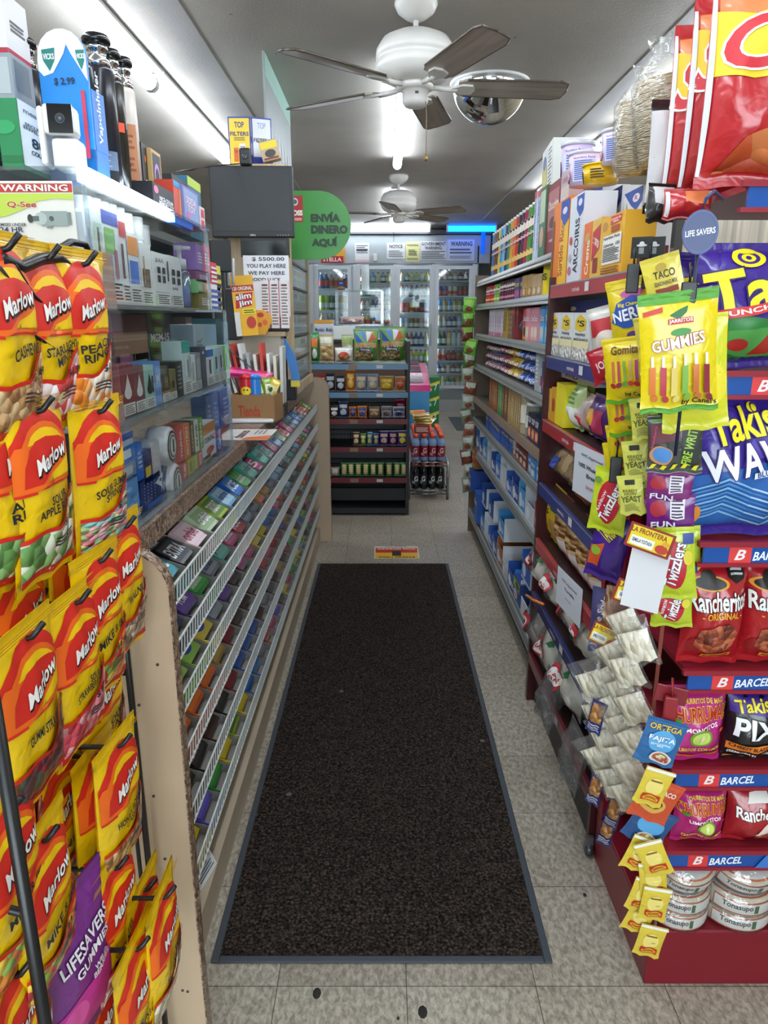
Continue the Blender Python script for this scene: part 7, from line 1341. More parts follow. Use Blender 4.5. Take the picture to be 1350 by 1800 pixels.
for xl, xr, yt, yb, ln, lb in ((1015, 1064, 790, 885, [('t', 'WIC Approved', .5, .82, .6, .07, '#5a5a64'), ('t', '100% Whole Wheat', .55, .62, .8, .08, '#3a3a44'), ('t', 'Bread', .55, .46, .3, .08, '#3a3a44'), ('t', '$4.99', .5, .24, .2, .07, '#c87a84')], 'white card about whole wheat bread hanging from the red shelf'), (983, 1017, 1012, 1085, [('t', 'WIC Approved', .5, .75, .6, .08, '#8a6a74'), ('t', 'Tortilla', .52, .58, .4, .07, '#5a5a64'), ('t', '$3.99', .5, .36, .25, .06, '#d0a8ac')], 'white card about tortillas hanging from the lower red shelf')):
    a, b2 = P(xl, (yt + yb) / 2, X=.572), P(xr, (yt + yb) / 2, X=.572); w_ = abs(a.y - b2.y); xm = (xl + xr) / 2; z1_, z0_ = P(xm, yt, X=.572).z, P(xm, yb, X=.572).z
    mb = MB(); mb.box(-w_ / 2, w_ / 2, 0, .0008, 0, z1_ - z0_, '#d8dae0'); art(mb, flatS(w_, z1_ - z0_), w_, z1_ - z0_, ln)
    tag(mb.build('price_card', loc=(.572, (a.y + b2.y) / 2, z0_), rot=(0, 0, -PI / 2 + .1)), lb, 'card')
# ================================================================== END DISPLAY FACING THE CAMERA
XE, YE0 = .614, 1.33; red_m = pm('#7c1424', .32); red_l = pm('#8f2230', .3)
ZE = [P(1290, y, Y=YE0).z for y in (1492, 1350, 1178, 953, 655, 322)]   # shelf tops
e = empty('end_display', (XE, YE0, 0), 0, 'burgundy end display rack of chip bags facing the camera', 'display rack')
MB().box(0, 1.2, 0, .42, .0, .155, red_m).build('base', e, bev=.004); MB().box(.02, 1.2, .40, .43, .155, 1.30, pm('#4a1018')).build('back_panel', e)
MB().box(.0, .03, .38, .43, .155, 1.68, red_m).build('back_post', e)
for i, z in enumerate(ZE):
    x0 = .0 if i < 5 else .0
    sh = MB().box(x0 + .01, 1.2, 0, .38, z - .012, z, red_l).build('shelf', e)
    MB().box(x0, 1.2, -.012, 0, z - .007, z + .004, red_l).box(x0, 1.2, -.012, 0, z - .048, z - .040, red_l).build('front_lip', sh)
    mb = MB(); mb.box(x0 + .012, 1.2, -.008, -.002, z - .040, z - .007, pm('#1f4f9c', .25))
    art(mb, lambda u, v, o: (x0 + .012 + u * 1.1, -.008 - o, z - .040 + v * .033), 1.1, .033, [q for k in range(4) for q in (('p', [(.045 + .27 * k, 0), (.085 + .27 * k, 0), (.085 + .27 * k, 1), (.05 + .27 * k - .005, 1)], '#d83a3a'), ('t', 'B', .065 + .27 * k, .5, .018, .6, '#f0e4e4', None, 0, .3), ('t', 'BARCEL', .12 + .27 * k, .48, .065, .52, '#e8eef6', None, 4, .3))] + [('p', [(.18 + .27 * k, 0), (.26 + .27 * k, 0), (.24 + .27 * k, 1), (.2 + .27 * k, 1)], '#3f74c0') for k in range(3)]); mb.build('brand_rail', sh)
def eb(xl, xr, yt, yb, Y, col, ar, lb, T=.09, seed=1, rz=0, tilt=0, name='chip_bag', cat='chip bag', group=None, **k):
    o = front_box(xl, xr, yt, yb, Y, .1, col, ar, name, lb, cat, group, rz=rz, kind='bag', T=T, seed=seed, zs=(ZE if name == 'chip_bag' and 'droop' not in lb else None), **k)
    o.rotation_euler = (R(tilt), 0, rz); o.location.y -= T * .33 if Y < YE0 + .05 and 'tall' not in lb else 0; return o
rolls = lumps(['#a83a2a', '#c85a34', '#8a2a20'], 20, key='rolls')
TAKF = [('p', [(.02, .07), (.98, .07), (.98, .62), (.75, .5), (.45, .40), (.2, .46), (.02, .40)], '#2f7a3a'), ('e', .5, .22, .42, .12, '#4f9a4a'), ('p', [(.05, .09), (.12, .34), (.2, .3), (.2, .09)], '#b8502e'), ('p', [(.38, .12), (.52, .40), (.6, .36), (.5, .12)], '#a8281e'), ('p', [(.55, .12), (.7, .42), (.85, .34), (.7, .1)], rolls), ('e', .28, .2, .07, .05, '#b02a24'),
   ('e', .32, .88, .11, .075, '#f0dc1e'), ('o', .32, .88, .075, .05, .35, '#3a1f7a'), ('e', .32, .88, .02, .015, '#3a1f7a'), ('t', 'Takis', .48, .66, .9, .34, '#f0dc1e', '#2a1460', 10), ('p', [(.02, .36), (.98, .60), (.98, .67), (.02, .44)], '#c8302e'), ('t', 'CRUNCHY FAJITAS', .46, .505, .84, .05, '#f6ece4', None, 12.5)]
eb(1222, 1478, 425, 655, YE0 + .012, '#3b2284', TAKF, 'large purple and green crunchy fajitas bag of rolled chips', T=.12, seed=4, pinch=.02, nu=18, nv=26)
eb(1180, 1330, 440, 655, YE0 + .15, '#35207a', [('t', 'Takis', .5, .7, .8, .2, '#f0dc1e', '#2a1460', 8), ('r', .03, .1, .97, .4, '#2a6a3a')], 'purple bag behind the large fajitas bag', T=.08, seed=8)
wav = []
for k in range(9):
    wav.append(('p', [(.06, .10 + .028 * k), (.3, .20 + .030 * k), (.5, .13 + .03 * k), (.5, .142 + .03 * k), (.3, .215 + .03 * k), (.06, .112 + .028 * k)], ['#7fb4dc', '#4a86c0'][k % 2]))
    wav.append(('p', [(.5, .13 + .03 * k), (.7, .09 + .03 * k), (.95, .22 + .028 * k), (.95, .232 + .028 * k), (.7, .103 + .03 * k), (.5, .142 + .03 * k)], ['#a8cce8', '#3a74b4'][k % 2]))
TAKW = [('p', [(.02, .07), (.98, .07), (.98, .50), (.6, .55), (.3, .50), (.02, .42)], '#2a62ac'), ('p', [(.4, .52), (.95, .70), (.95, .96), (.8, .8), (.5, .7)], '#5a44a8')] + wav + [('e', .5, .9, .04, .03, '#f0dc1e'), ('t', 'Takis', .40, .80, .5, .2, '#f0dc1e', '#2a1460', 14), ('t', 'WAVES', .54, .585, .86, .20, '#f2f2f6', '#35207a', 12), ('p', [(.5, .44), (.92, .5), (.92, .55), (.5, .48)], '#e0e8f0'), ('t', 'BLUE HEAT', .71, .49, .36, .035, '#2a3a8a', None, 9), ('e', .12, .18, .03, .06, '#e08a2a')]
eb(1200, 1412, 688, 952, YE0 + .012, '#3f2a8c', TAKW, 'large blue and purple wavy chip bag with white WAVES lettering', T=.12, seed=6, pinch=.02, nu=18, nv=26)
eb(1200, 1290, 705, 930, YE0 + .18, '#2f1f6c', [('t', 'Takis', .5, .7, .8, .2, '#f0dc1e', '#2a1460', 8)], 'dark purple bag behind the blue wavy chips', T=.08, seed=9)
squ = lumps(['#8a3a20', '#a84c2a', '#6a2a18', '#b8603a'], 75, rough=.6, key='squ')
RAN = [('e', .32, .80, .26, .05, '#1f1a18'), ('o', .32, .80, .30, .065, .18, '#d8942a'), ('e', .3, .84, .12, .07, '#241c18'), ('p', [(.6, .92), (.72, .97), (.88, .95), (.9, .84), (.75, .80), (.6, .86)], '#161616'), ('l', .66, .86, .86, .93, 2, '#c8c8c8'), ('t', 'Rancheritos', .5, .655, .94, .16, '#f4f2ee', '#1a1414', 3), ('t', '- ORIGINAL -', .52, .53, .66, .06, '#e8a82a', None, 3), ('e', .15, .2, .1, .08, '#8a1418'), ('p', [(.15, .2), (.4, .15), (.75, .18), (.82, .36), (.68, .44), (.45, .45), (.2, .38)], squ), ('r', .3, .10, .8, .14, '#d8922a'), ('l', .33, .105, .77, .135, 1, '#8a1418')]
eb(1203, 1312, 985, 1172, YE0 + .01, '#a81a22', RAN, 'red Original ranch corn chip bag, left on its shelf', T=.09, seed=2, nu=16, nv=24)
eb(1308, 1420, 985, 1172, YE0 + .015, '#a81a22', RAN, 'red Original ranch corn chip bag cut by the right edge', T=.09, seed=12, nu=16, nv=24)
for i, xl in enumerate((1172, 1262)): eb(xl, xl + 100, 992, 1172, YE0 + .16, '#861820', [('p', [(.2, .6), (.8, .7), (.8, .9), (.2, .9)], '#241a1a')], 'dark red chip bag standing behind, %s of two' % ('left', 'right')[i], T=.08, seed=30 + i)
CHU = lambda big: [('t', 'CHURRITOS DE MAIZ', .55, .84, .7, .05, '#f0c83a'), ('t', 'CHURRUMAIS', .5, .70, .98, .15, '#b0201c', '#f0c83a', 2), ('t', 'LIMONCITOS', .5, .54, .6, .055, '#f6f0f4', None, 8), ('e', .52, .42, .18, .12, '#6f9a2a'), ('e', .52, .42, .145, .095, '#c4d86a'), ('p', [(.52, .33), (.56, .42), (.52, .51), (.5, .42)], '#e4ecb0'), ('t', 'CHURRITOS CON LIMON', .5, .25, .8, .05, '#e8c83a'), ('p', [(.1, .15), (.5, .1), (.9, .16), (.9, .2), (.5, .15), (.1, .19)], '#c8662a'), ('e', .14, .62, .06, .03, '#4a8a2a'), ('e', .88, .5, .05, .03, '#d04a2a')]
eb(1165, 1277, 1208, 1348, YE0 + .01, '#b8267c', CHU(1), 'magenta lime churritos bag on the fourth display shelf', T=.08, seed=3, rz=.05, nu=16, nv=22)
PIX = [('r', .02, .72, .98, .93, '#3f2284'), ('t', 'Takis', .34, .82, .5, .14, '#f0dc1e', '#2a1460', 8), ('t', 'PIX', .4, .53, .62, .24, '#f0f0f2', '#141414', -3), ('p', [(.72, .4), (.95, .45), (.95, .8), (.8, .78)], '#c87a4a'), ('p', [(.02, .3), (.66, .33), (.62, .22), (.02, .2)], '#e07a24'), ('t', 'CHEEZY BLAST', .33, .27, .56, .05, '#141414'), ('t', '(SEMI-HEAT)', .25, .16, .4, .045, '#f0f0f0'), ('t', 'NO ARTIFICIAL\nCOLORS ADDED', .72, .15, .4, .06, '#f0f0f0'), ('r', .02, .06, .98, .09, '#e07a24')]
eb(1276, 1388, 1215, 1352, YE0 + .012, '#151318', PIX, 'black and orange cheezy blast bag beside the magenta bag', T=.08, seed=7, nu=16, nv=22)
eb(1268, 1330, 1205, 1340, YE0 + .16, '#3a2070', [('t', 'Takis', .5, .85, .8, .12, '#f0dc1e')], 'purple bag top showing behind the black one', T=.06, seed=14)
eb(1186, 1278, 1385, 1490, YE0 + .01, '#b0246c', CHU(0), 'magenta lime churritos bag on the fifth display shelf', T=.08, seed=13, nu=14, nv=20)
eb(1278, 1385, 1383, 1490, YE0 + .012, '#a01c24', [('p', [(.25, .75), (.6, .8), (.6, .92), (.3, .9)], '#e4ded8'), ('t', 'Rancheritos', .52, .62, .86, .17, '#f4f2ee', '#1a1414', 2), ('p', [(.4, .25), (.75, .28), (.58, .46)], '#e0c8c0'), ('p', [(.3, .08), (.95, .08), (.95, .3), (.5, .28)], squ)], 'red ranch corn chip bag on the fifth display shelf', T=.08, seed=15, nu=14, nv=20)
eb(1160, 1215, 1395, 1490, YE0 + .13, '#8a1c54', [('e', .6, .4, .25, .2, '#a8c050')], 'magenta bag squeezed at the left behind the churritos', T=.07, seed=16)
# tortilla packs on the base
tor = pm('#dccfb8', .6)
def tpack(px, py, Y, rp, z, tilt, lb, full=True, rzz=0):
    p = P(px, py, Y=Y); r = rp * Y / .85 / FPX
    e = empty('tortilla_pack', (p.x, Y + .07, z), 0, lb, 'tortillas', 'round tortilla packs on the display base', rot=(R(tilt), 0, rzz))
    prof = [(0, 0)] + [(r * (1 if q % 2 else .985), .004 + q * .0045) for q in range(10)] + [(0, .047)]
    MB().lathe(prof, tor, 32).build('tortillas', e)
    mb = MB(); f = lambda u, v, o: ((u - .5) * 2 * r, (v - .5) * 2 * r, .048 + o)
    art(mb, f, 2 * r, 2 * r, [('e', .5, .5, .46, .46, '#d8652a'), ('e', .5, .5, .43, .43, '#eceae6'), ('e', .40, .42, .17, .17, '#b8201e'), ('p', [(.5, .3), (.62, .42), (.6, .66), (.52, .6)], '#2f6a34'), ('p', [(.44, .44), (.52, .5), (.5, .7), (.42, .62)], '#e0902a'), ('t', 'Tonasupo', .46, .62, .62, .13, '#26241f'), ('t', 'USA', .62, .40, .24, .10, '#26241f')], off=.001, step=.0004)
    art(mb, lambda u, v, o: (r * 1.005 * math.sin((u - .5) * 2.0), -r * 1.005 * math.cos((u - .5) * 2.0) - o, .006 + v * .036), r * 2, .036, [('r', .0, .02, 1, .98, '#d8652a'), ('r', .01, .1, .99, .9, '#eceae6'), ('t', 'Tonasupo', .32, .55, .4, .5, '#26241f'), ('r', .54, .2, .6, .8, '#2f6a34')], ml=.02, off=.001); mb.build('label', e)
    MB().lathe([(0, -.001), (r * 1.02, -.001), (r * 1.06, .02), (r * 1.02, .05), (r * .4, .055), (0, .055)], clear('#f6f6f6', .12, .08, .03, .6), 28).build('wrapper', e)
for i in range(3): tpack(1212, 1585, YE0 - .002, 57, .157 + i * .047 + .034 * (i == 2), (2, 4, 24)[i], 'round tortilla pack, %s of the left stack' % ('bottom', 'middle', 'top')[i])
for i in range(3): tpack(1318, 1575, YE0 + .008, 66, .157 + i * .047 + .038 * (i == 2), (2, 4, 24)[i], 'round tortilla pack, %s of the right stack' % ('bottom', 'middle', 'top')[i])
# tall chip bags on top
limes = [('e', .62, .42, .15, .09, '#4f8a24'), ('e', .63, .425, .125, .075, '#c0d860'), ('e', .63, .425, .10, .058, '#d4e48a'), ('p', [(.62, .37), (.645, .425), (.62, .48), (.61, .425)], '#e4ecb0')]
pork = lumps(['#c85a30', '#d8804a', '#b0482a', '#e09a5c'], 9, rough=.5, key='rind')
CHI = [('p', [(.02, .93), (.98, .93), (.98, .82), (.6, .86), (.3, .80), (.02, .86)], '#b83a22'), ('p', [(.05, .84), (.3, .80), (.6, .9), (.35, .93), (.05, .92)], pork), ('p', [(.02, .54), (.3, .50), (.6, .52), (.98, .50), (.98, .86), (.6, .87), (.3, .81), (.02, .85)], '#ecc81e'), ('t', 'C', .26, .64, .36, .20, '#c8202c', '#f4f0ee', 0, .3), ('t', 'S', .56, .70, .34, .26, '#c8202c', '#f4f0ee', -6, .3)] + limes + [('p', [(.12, .07), (.98, .07), (.98, .26), (.6, .30), (.3, .22)], pork)]
CBAG = [('t', 'Chicharrones', .5, .30, .7, .05, '#f4e8d8')]
def big(xl, xr, yt, yb, Y, lb, seed, rz, txt):
    ar = [q for q in CHI if q[0] != 't'] + [('t', txt, (.45 if len(txt) > 1 else .17), .67, (.7 if len(txt) > 1 else .27), .25, '#c8202c', '#f4f0ee', -4, .3)] + [('r', .0, .06, .03, .94, '#d8dadc')]
    return eb(xl, xr, yt, yb, Y, '#b81e26', ar, lb, T=.12, seed=seed, rz=rz, cat='chip bag', group='tall red and yellow chip bags', pinch=.03, nu=18, nv=26)
big(1268, 1500, -70, 322, YE0 + .02, 'tall red and yellow chip bag with lime, frontmost at the upper right', 41, -.10, 'Ch')
big(1232, 1430, -30, 336, YE0 + .16, 'tall red and yellow chip bag with a big S, second from the front', 42, -.10, 'S')
big(1196, 1370, 20, 345, YE0 + .29, 'tall red and yellow chip bag, third and leftmost in the row', 43, -.10, 'S')
eb(1150, 1260, 165, 350, YE0 + .40, '#1c1c1f', [('r', .0, .1, .3, .9, '#c8c8c8'), ('e', .5, .3, .2, .1, '#a8502a')], 'black and silver chip bag at the back of the tall bags', T=.08, seed=44)
# leftover bag ends dangling left of the top shelf
eb(1142, 1200, 318, 392, YE0 + .30, '#2a2826', [('p', [(.1, .5), (.6, .3), (.9, .9), (.1, .9)], '#d8d8d8'), ('r', .6, .1, .95, .5, '#a8202a')], 'black and white crumpled bag drooping left of the top shelf', T=.06, seed=45, rz=.3)
eb(1178, 1262, 326, 385, YE0 + .10, '#b01f26', [('r', .02, .1, .1, .9, '#d8d8d8'), ('p', [(.4, .5), (.9, .4), (.9, .9), (.4, .9)], '#d87a4a')], 'red bag drooping beside the top shelf end', T=.06, seed=46, rz=-.2)
# ================================================================== HANGING STRIPS AT THE CORNER
def hang(cx, cy, w_, h_, Y, col, ar, lb, rz=-.5, T=.02, seed=1, tilt=4, roll=0, name='hanging_bag', cat='candy bag', group=None, **k):
    p = P(cx, cy, Y=Y); mb = pouch(w_, h_, T, col, ar, seed=seed, nu=12, nv=20, **k)
    o = mb.build(name, loc=(p.x, Y, p.z - h_ / 2)); o.rotation_euler = (Matrix.Rotation(rz, 3, 'Z') @ Matrix.Rotation(R(roll), 3, 'Y') @ Matrix.Rotation(R(tilt), 3, 'X')).to_euler(); 
    o.location = p - (o.rotation_euler.to_matrix() @ Vector((0, 0, h_ / 2)))
    tag(o, lb, cat, group); return o
# round blue sign on its stem
p = P(1231, 408, Y=1.20)
e = empty('round_sign', (p.x, 1.20, p.z), -.25, 'round dark blue LIFE SAVERS sign on a black stem', 'sign')
mb = MB(); n = 28; r = .0335; mb.prism([(r * .8 * math.cos(2 * PI * k / n), r * 1.0 * math.sin(2 * PI * k / n)) for k in range(n)], 0, .004, pm('#27366a', .35)); art(mb, lambda u, v, o: ((u - .5) * 2 * r * .8, -o, (v - .5) * 2 * r), r * 2, r * 2, [('t', 'LIFE SAVERS', .5, .5, .82, .13, '#dfe2ee', None, 6), ('o', .5, .5, .47, .47, .06, '#4a5a94')]); mb.build('disc', e)
MB().tube([(0, .006, .03), (.004, .008, .05), (.02, .04, .065), (.05, .13, .065)], .003, pm('#2f3a6a'), 6).build('hook', e); MB().tube([(0, .006, -.03), (0, .008, -.36)], .003, pm('#1d2340', .4), 6).build('stem', e)
def clip(px, py, Y, lb, col='#161618'):
    p = P(px, py, Y=Y); e = empty('strip_clip', tuple(p), -.3, lb, 'clip'); MB().box(-.012, .012, -.004, .006, -.025, .03, pm(col, .4)).build('jaw', e, bev=.002); MB().tube([(0, .001, .03), (0, .003, .05), (0, .02, .06)], .0025, pm(col, .4), 6).build('hanger', e)
GUM = [('r', .0, .91, 1, 1, '#4f9a1e'), ('r', .0, .0, 1, .045, '#4f9a1e'), ('p', [(.05, .82), (.3, .85), (.3, .89), (.05, .86)], '#c83a2a'), ('p', [(.38, .82), (.5, .78), (.6, .83), (.62, .88), (.52, .86)], '#1f6a34'), ('r', .36, .745, .68, .79, '#c0262c'), ('t', 'JARRITOS', .52, .767, .3, .035, '#f4f0e8'), ('e', .52, .68, .13, .03, '#3a8a3a'), ('t', 'GUMMIES', .48, .60, .68, .09, '#f4f2ec', '#a82a2c', 7)]
for k, c1 in enumerate(('#d87a3a', '#b83a4a', '#e0c870', '#7fb04a', '#c8703a', '#8a2a3a')):
    x = .14 + .14 * k; GUM += [('r', x - .04, .16, x + .04, .40, c1), ('r', x - .018, .40, x + .018, .50, '#e8e4d8'), ('e', x + .03, .13, .045, .03, c1)]
GUM += [('t', "by Canel's", .74, .085, .44, .06, '#1a1a1a')]
hang(1192, 622, .124, .20, 1.20, '#e4cc10', GUM, 'yellow gummies bag with a green top and bottle pictures, frontmost at the corner', rz=-.18, seed=3, roll=-7, T=.028)
clip(1209, 530, 1.195, 'black clip holding the yellow gummies bag')
hang(1220, 660, .11, .20, 1.245, '#d4d42a', [('e', .7, .4, .3, .2, '#e8d83a')], 'yellow green candy bag hidden behind the gummies bag', rz=-.2, seed=9, roll=-8)
TAC = [('t', 'TACO', .55, .77, .55, .09, '#4a3a14'), ('t', 'SEASONING MIX', .55, .66, .6, .05, '#6a5a24'), ('e', .5, .86, .14, .05, '#b89a3a'), ('r', .25, .53, .85, .60, '#8a3a2a'), ('e', .5, .28, .34, .16, '#a8502a'), ('e', .5, .3, .2, .08, '#c8a03a'), ('r', .45, .42, .6, .47, '#e84a2a')]
hang(1172, 520, .068, .145, 1.36, '#dccb4a', TAC, 'yellow taco seasoning packet above the gummies bag', rz=-.45, seed=5, T=.008, roll=-16, name='seasoning_packet', cat='packet')
hang(1152, 610, .068, .12, 1.37, '#d8c850', TAC, 'second yellow taco seasoning packet under the first', rz=-.6, seed=6, T=.008, roll=-12, name='seasoning_packet', cat='packet')
NER = [('r', 0, .88, 1, 1, '#d8c01e'), ('e', .5, .80, .22, .06, '#c85a9a'), ('p', [(.05, .45), (.2, .7), (.5, .78), (.85, .7), (.95, .5), (.7, .38), (.3, .36)], '#2450a8'), ('t', 'Big Chewy', .45, .665, .45, .06, '#ecd22a'), ('t', 'NERDS', .5, .55, .78, .15, '#eef0f6', '#1a3a8a', 8), ('e', .45, .25, .1, .07, '#5a3a8a'), ('e', .65, .28, .08, .06, '#b83a6a'), ('e', .3, .16, .08, .05, '#3a5ab0'), ('e', .7, .14, .1, .05, '#c8503a')]
hang(1118, 556, .115, .155, 1.50, '#e0c81e', NER, 'yellow and blue chewy nerds candy bag', rz=-.75, seed=7, T=.03, roll=-10)
hang(1140, 560, .10, .16, 1.56, '#d8a830', [('r', .1, .4, .9, .7, '#3a5ab0')], 'yellow and blue bag just behind the chewy nerds bag', rz=-.75, seed=17, T=.02, roll=-10)
p = None
clip(1112, 492, 1.47, 'black clip of the nerds candy bag'); clip(1140, 484, 1.47, 'second black clip right of the first')
for px, lb in ((1128, 'left black card with a white sombrero figure outline'), (1150, 'right black card with a white figure outline')):
    p = P(px, 435, Y=1.50); mb = MB(); mb.box(-.02, .02, 0, .003, -.02, .02, pm('#1a1a1c', .4)); art(mb, lambda u, v, o: (-.02 + u * .04, -o, -.02 + v * .04), .04, .04, [('e', .5, .6, .25, .06, '#c8c8c4'), ('e', .5, .68, .12, .1, '#c8c8c4'), ('r', .38, .2, .62, .5, '#8a8a88')]); tag(mb.build('hanger_card', loc=tuple(p), rot=(0, 0, -.5)), lb, 'card')
hang(1072, 590, .10, .13, 1.58, '#c8c4bc', [('r', .1, .5, .9, .8, '#b02a30'), ('e', .5, .4, .3, .2, '#e0d4c8'), ('r', .0, .06, 1, .2, '#a81f2a')], 'clear and red bag of wrapped sweets behind the nerds bag', rz=-.9, seed=21, T=.03, roll=-12)
hang(1070, 640, .09, .08, 1.56, '#a81c2a', [('t', 'JOLLY', .5, .5, .6, .3, '#e8c8cc', None, 10)], 'red candy bag poking out under the clear sweets bag', rz=-.8, seed=22, T=.02, roll=-20)
CAN = [('r', 0, .0, 1, .06, '#4f9a1e')] + [('r', .18 + .12 * k, .35, .24 + .12 * k, .66, c1) for k, c1 in enumerate(('#c86a4a', '#b84a5a', '#8ab04a', '#c8a060', '#a83a7a'))] + [('e', .2 + .12 * k, .30, .06, .04, c1) for k, c1 in enumerate(('#b82a2a', '#8a2a4a', '#5a9a3a', '#c83a3a', '#b82a2a'))] + [('t', 'Gomitas', .5, .82, .6, .12, '#5a2a10'), ('t', "by Canel's", .68, .13, .5, .08, '#1a1a1a')]
for i, (cx, cy, Y) in enumerate(((1107, 652, 1.42), (1112, 712, 1.44), (1112, 758, 1.46), (1110, 800, 1.48), (1104, 830, 1.50))):
    hang(cx, cy, .105, .135, Y + .03, '#e0c812', CAN, 'yellow bottle gummies bag, %s down the strip left of the corner' % nth(i), rz=-.65, seed=50 + i, T=.03, roll=-8, group='yellow gummies on the inner strip')
YEA = [('r', .3, .78, .7, .9, '#23241c'), ('t', 'READY\nNOW', .5, .6, .6, .14, '#5a5f28'), ('t', 'YEAST', .5, .42, .8, .14, '#4a4f20'), ('l', .2, .1, .8, .3, 4, '#8a8a4a')]
for i, (cx, cy, Y) in enumerate(((1132, 738, 1.36), (1118, 812, 1.38), (1110, 872, 1.38), (1126, 870, 1.42))):
    hang(cx, cy, .05, .085, Y, '#c8c85a', YEA, 'pale yellow yeast packet, %s on its strip' % nth(i), rz=-.55, seed=60 + i, T=.008, roll=-10, name='yeast_packet', cat='packet', group='yeast packets')
FW = [('r', .62, .12, .95, .92, '#20241c'), ('t', 'FIRE WRITER', .78, .52, .16, .76, '#a4cc3a', None, 80), ('p', [(.05, .5), (.6, .6), (.6, .9), (.05, .85)], '#6a2a3a'), ('r', .08, .88, .6, .93, '#5a9a3a'), ('e', .25, .32, .22, .16, '#c88a5a'), ('e', .27, .33, .18, .13, '#4a86c8'), ('t', 'Strawberry', .12, .62, .06, .4, '#c84a7a', None, 80)] + [('p', [(.04 + .19 * k, .08), (.12 + .19 * k, .08), (.18 + .19 * k, .16), (.10 + .19 * k, .16)], '#e4d82a') for k in range(5)]
hang(1186, 782, .098, .115, 1.30, '#3a3f38', FW, 'dark candy powder pack with lime green lettering and blue disc', rz=-.3, seed=70, T=.012, roll=-4)
GSH = [('r', .5, .4, .8, .9, '#e4dce4'), ('l', .53, .42, .77, .88, 6, '#3a2a4a'), ('e', .25, .65, .18, .2, '#a82a3a'), ('t', 'FUN', .35, .25, .5, .16, '#e8e0f0', '#3a1a5a')]
hang(1176, 860, .085, .07, 1.33, '#7a1f6c', GSH, 'upper magenta candy pack under the dark powder pack', rz=-.4, seed=71, T=.015); hang(1178, 905, .09, .085, 1.33, '#6a1c74', GSH, 'lower purple candy pack under the magenta one', rz=-.4, seed=72, T=.015, roll=-5)
hang(1205, 850, .06, .14, 1.36, '#8a2458', [('r', .2, .2, .8, .8, '#c83a7a')], 'pink and purple bag edge right of the powder pack', rz=-.5, seed=73, T=.02)
TWZ = [('e', .5, .5, .32, .34, '#b82030'), ('t', 'Twizzlers', .55, .5, .26, .62, '#f4f2f0', '#1f2a5a', 75), ('t', 'RAINBOW', .32, .5, .08, .35, '#f0e0e0', None, 75), ('r', .75, .78, .98, .92, '#223a8c'), ('e', .85, .6, .1, .1, '#d8c83a'), ('e', .12, .8, .1, .05, '#6a8a3a')]
hang(1072, 882, .085, .15, 1.50, '#bccc2a', TWZ, 'lime twizzlers bag clipped above the purple roll bag', rz=-.7, seed=80, T=.02, roll=6); clip(1082, 828, 1.47, 'black clip of the left lime candy bag')
hang(1182, 992, .085, .155, 1.32, '#b8c82a', TWZ, 'lime twizzlers bag right of the white card', rz=-.35, seed=81, T=.02, roll=-8); hang(1200, 990, .07, .16, 1.36, '#c0d03a', [('r', .6, .3, .9, .5, '#223a8c')], 'lime bag edge behind the twizzlers bag', rz=-.3, seed=82, T=.02, roll=-8)
hang(1180, 1065, .08, .10, 1.335, '#b4c42c', TWZ, 'lower lime twizzlers bag above the red shelf gap', rz=-.35, seed=83, T=.02, roll=-5)
hang(1070, 965, .085, .16, 1.52, '#3d1f84', [('t', 'TAKIS', .35, .75, .5, .16, '#e8d82a', '#2a1460', 60), ('p', [(.02, .5), (.4, .6), (.35, .2), (.02, .2)], '#c8502a'), ('e', .2, .45, .14, .08, '#8ab03a')], 'purple rolled chip bag hanging below the lime bag', rz=-.6, seed=84, T=.03, roll=10)
# nut tube strip
mb = MB(); nutm = lumps(['#a87038', '#8a5626', '#c08a50'], 34, key='jn')
p0, p1 = P(1078, 1030, Y=1.55), P(1066, 1130, Y=1.52); mb.tube([p0, p1], .016, nutm, 8); tag(mb.build('nut_tube'), 'long clear tube of round brown nuts beside the white card', 'nut tube')
tag(pouch(.05, .17, .02, '#4a4a78', [('t', 'Japanese Style', .5, .5, .4, .8, '#d8d0e0', None, 80)], seed=85).build('nut_bag', loc=tuple(P(1050, 1150, Y=1.56)), rot=(0, 0, -.7)), 'slim bag printed Japanese Style next to the nut tube', 'snack bag')
# seed cards
def header(cx, cy, Y, lb, w_=.085, h_=.05, rz=-.45, roll=0):
    p = P(cx, cy, Y=Y); mb = MB(); mb.box(-w_ / 2, w_ / 2, 0, .0012, -h_ / 2, h_ / 2, '#8c2a20')
    art(mb, lambda u, v, o: ((u - .5) * w_, -o, (v - .5) * h_), w_, h_, [('r', .06, .1, .94, .92, '#e0c820'), ('t', 'LA FRONTERA', .45, .76, .78, .2, '#8c2a20'), ('r', .1, .16, .62, .52, '#ecece8'), ('t', 'SEMILLA TOSTADA', .36, .36, .44, .14, '#2a2a2a'), ('e', .8, .3, .14, .18, '#b83a2a'), ('e', .86, .55, .08, .1, '#d8a02a')])
    e = mb.build('seed_card', loc=tuple(p)); e.rotation_euler = (Matrix.Rotation(rz, 3, 'Z') @ Matrix.Rotation(R(roll), 3, 'Y')).to_euler(); tag(e, lb, 'card')
header(1142, 950, 1.30, 'yellow and red seed header card above the white strip', roll=14); header(1118, 1048, 1.33, 'yellow and red seed header card above the seed bags', roll=14); header(1062, 1118, 1.42, 'yellow header card at the left of the seed bags', w_=.06, roll=18)
p = P(1136, 1010, Y=1.315); tag(MB().box(-.036, .036, 0, .0015, -.075, .05, '#d4d4d8').build('white_strip', loc=tuple(p), rot=(0, R(6), -.45)), 'blank white card strip below the first seed card', 'card')
p0, p1 = P(1160, 960, Y=1.30), P(1128, 1400, Y=1.36)
mb = MB(); mb.prism([(-.004, 0), (.004, 0), (.004, .6), (-.004, .6)], 0, .001, '#7a3a28'); tag(mb.build('display_strip', loc=(p1.x, 1.35, p1.z)), 'narrow printed strip edge running down beside the seed bags', 'strip')
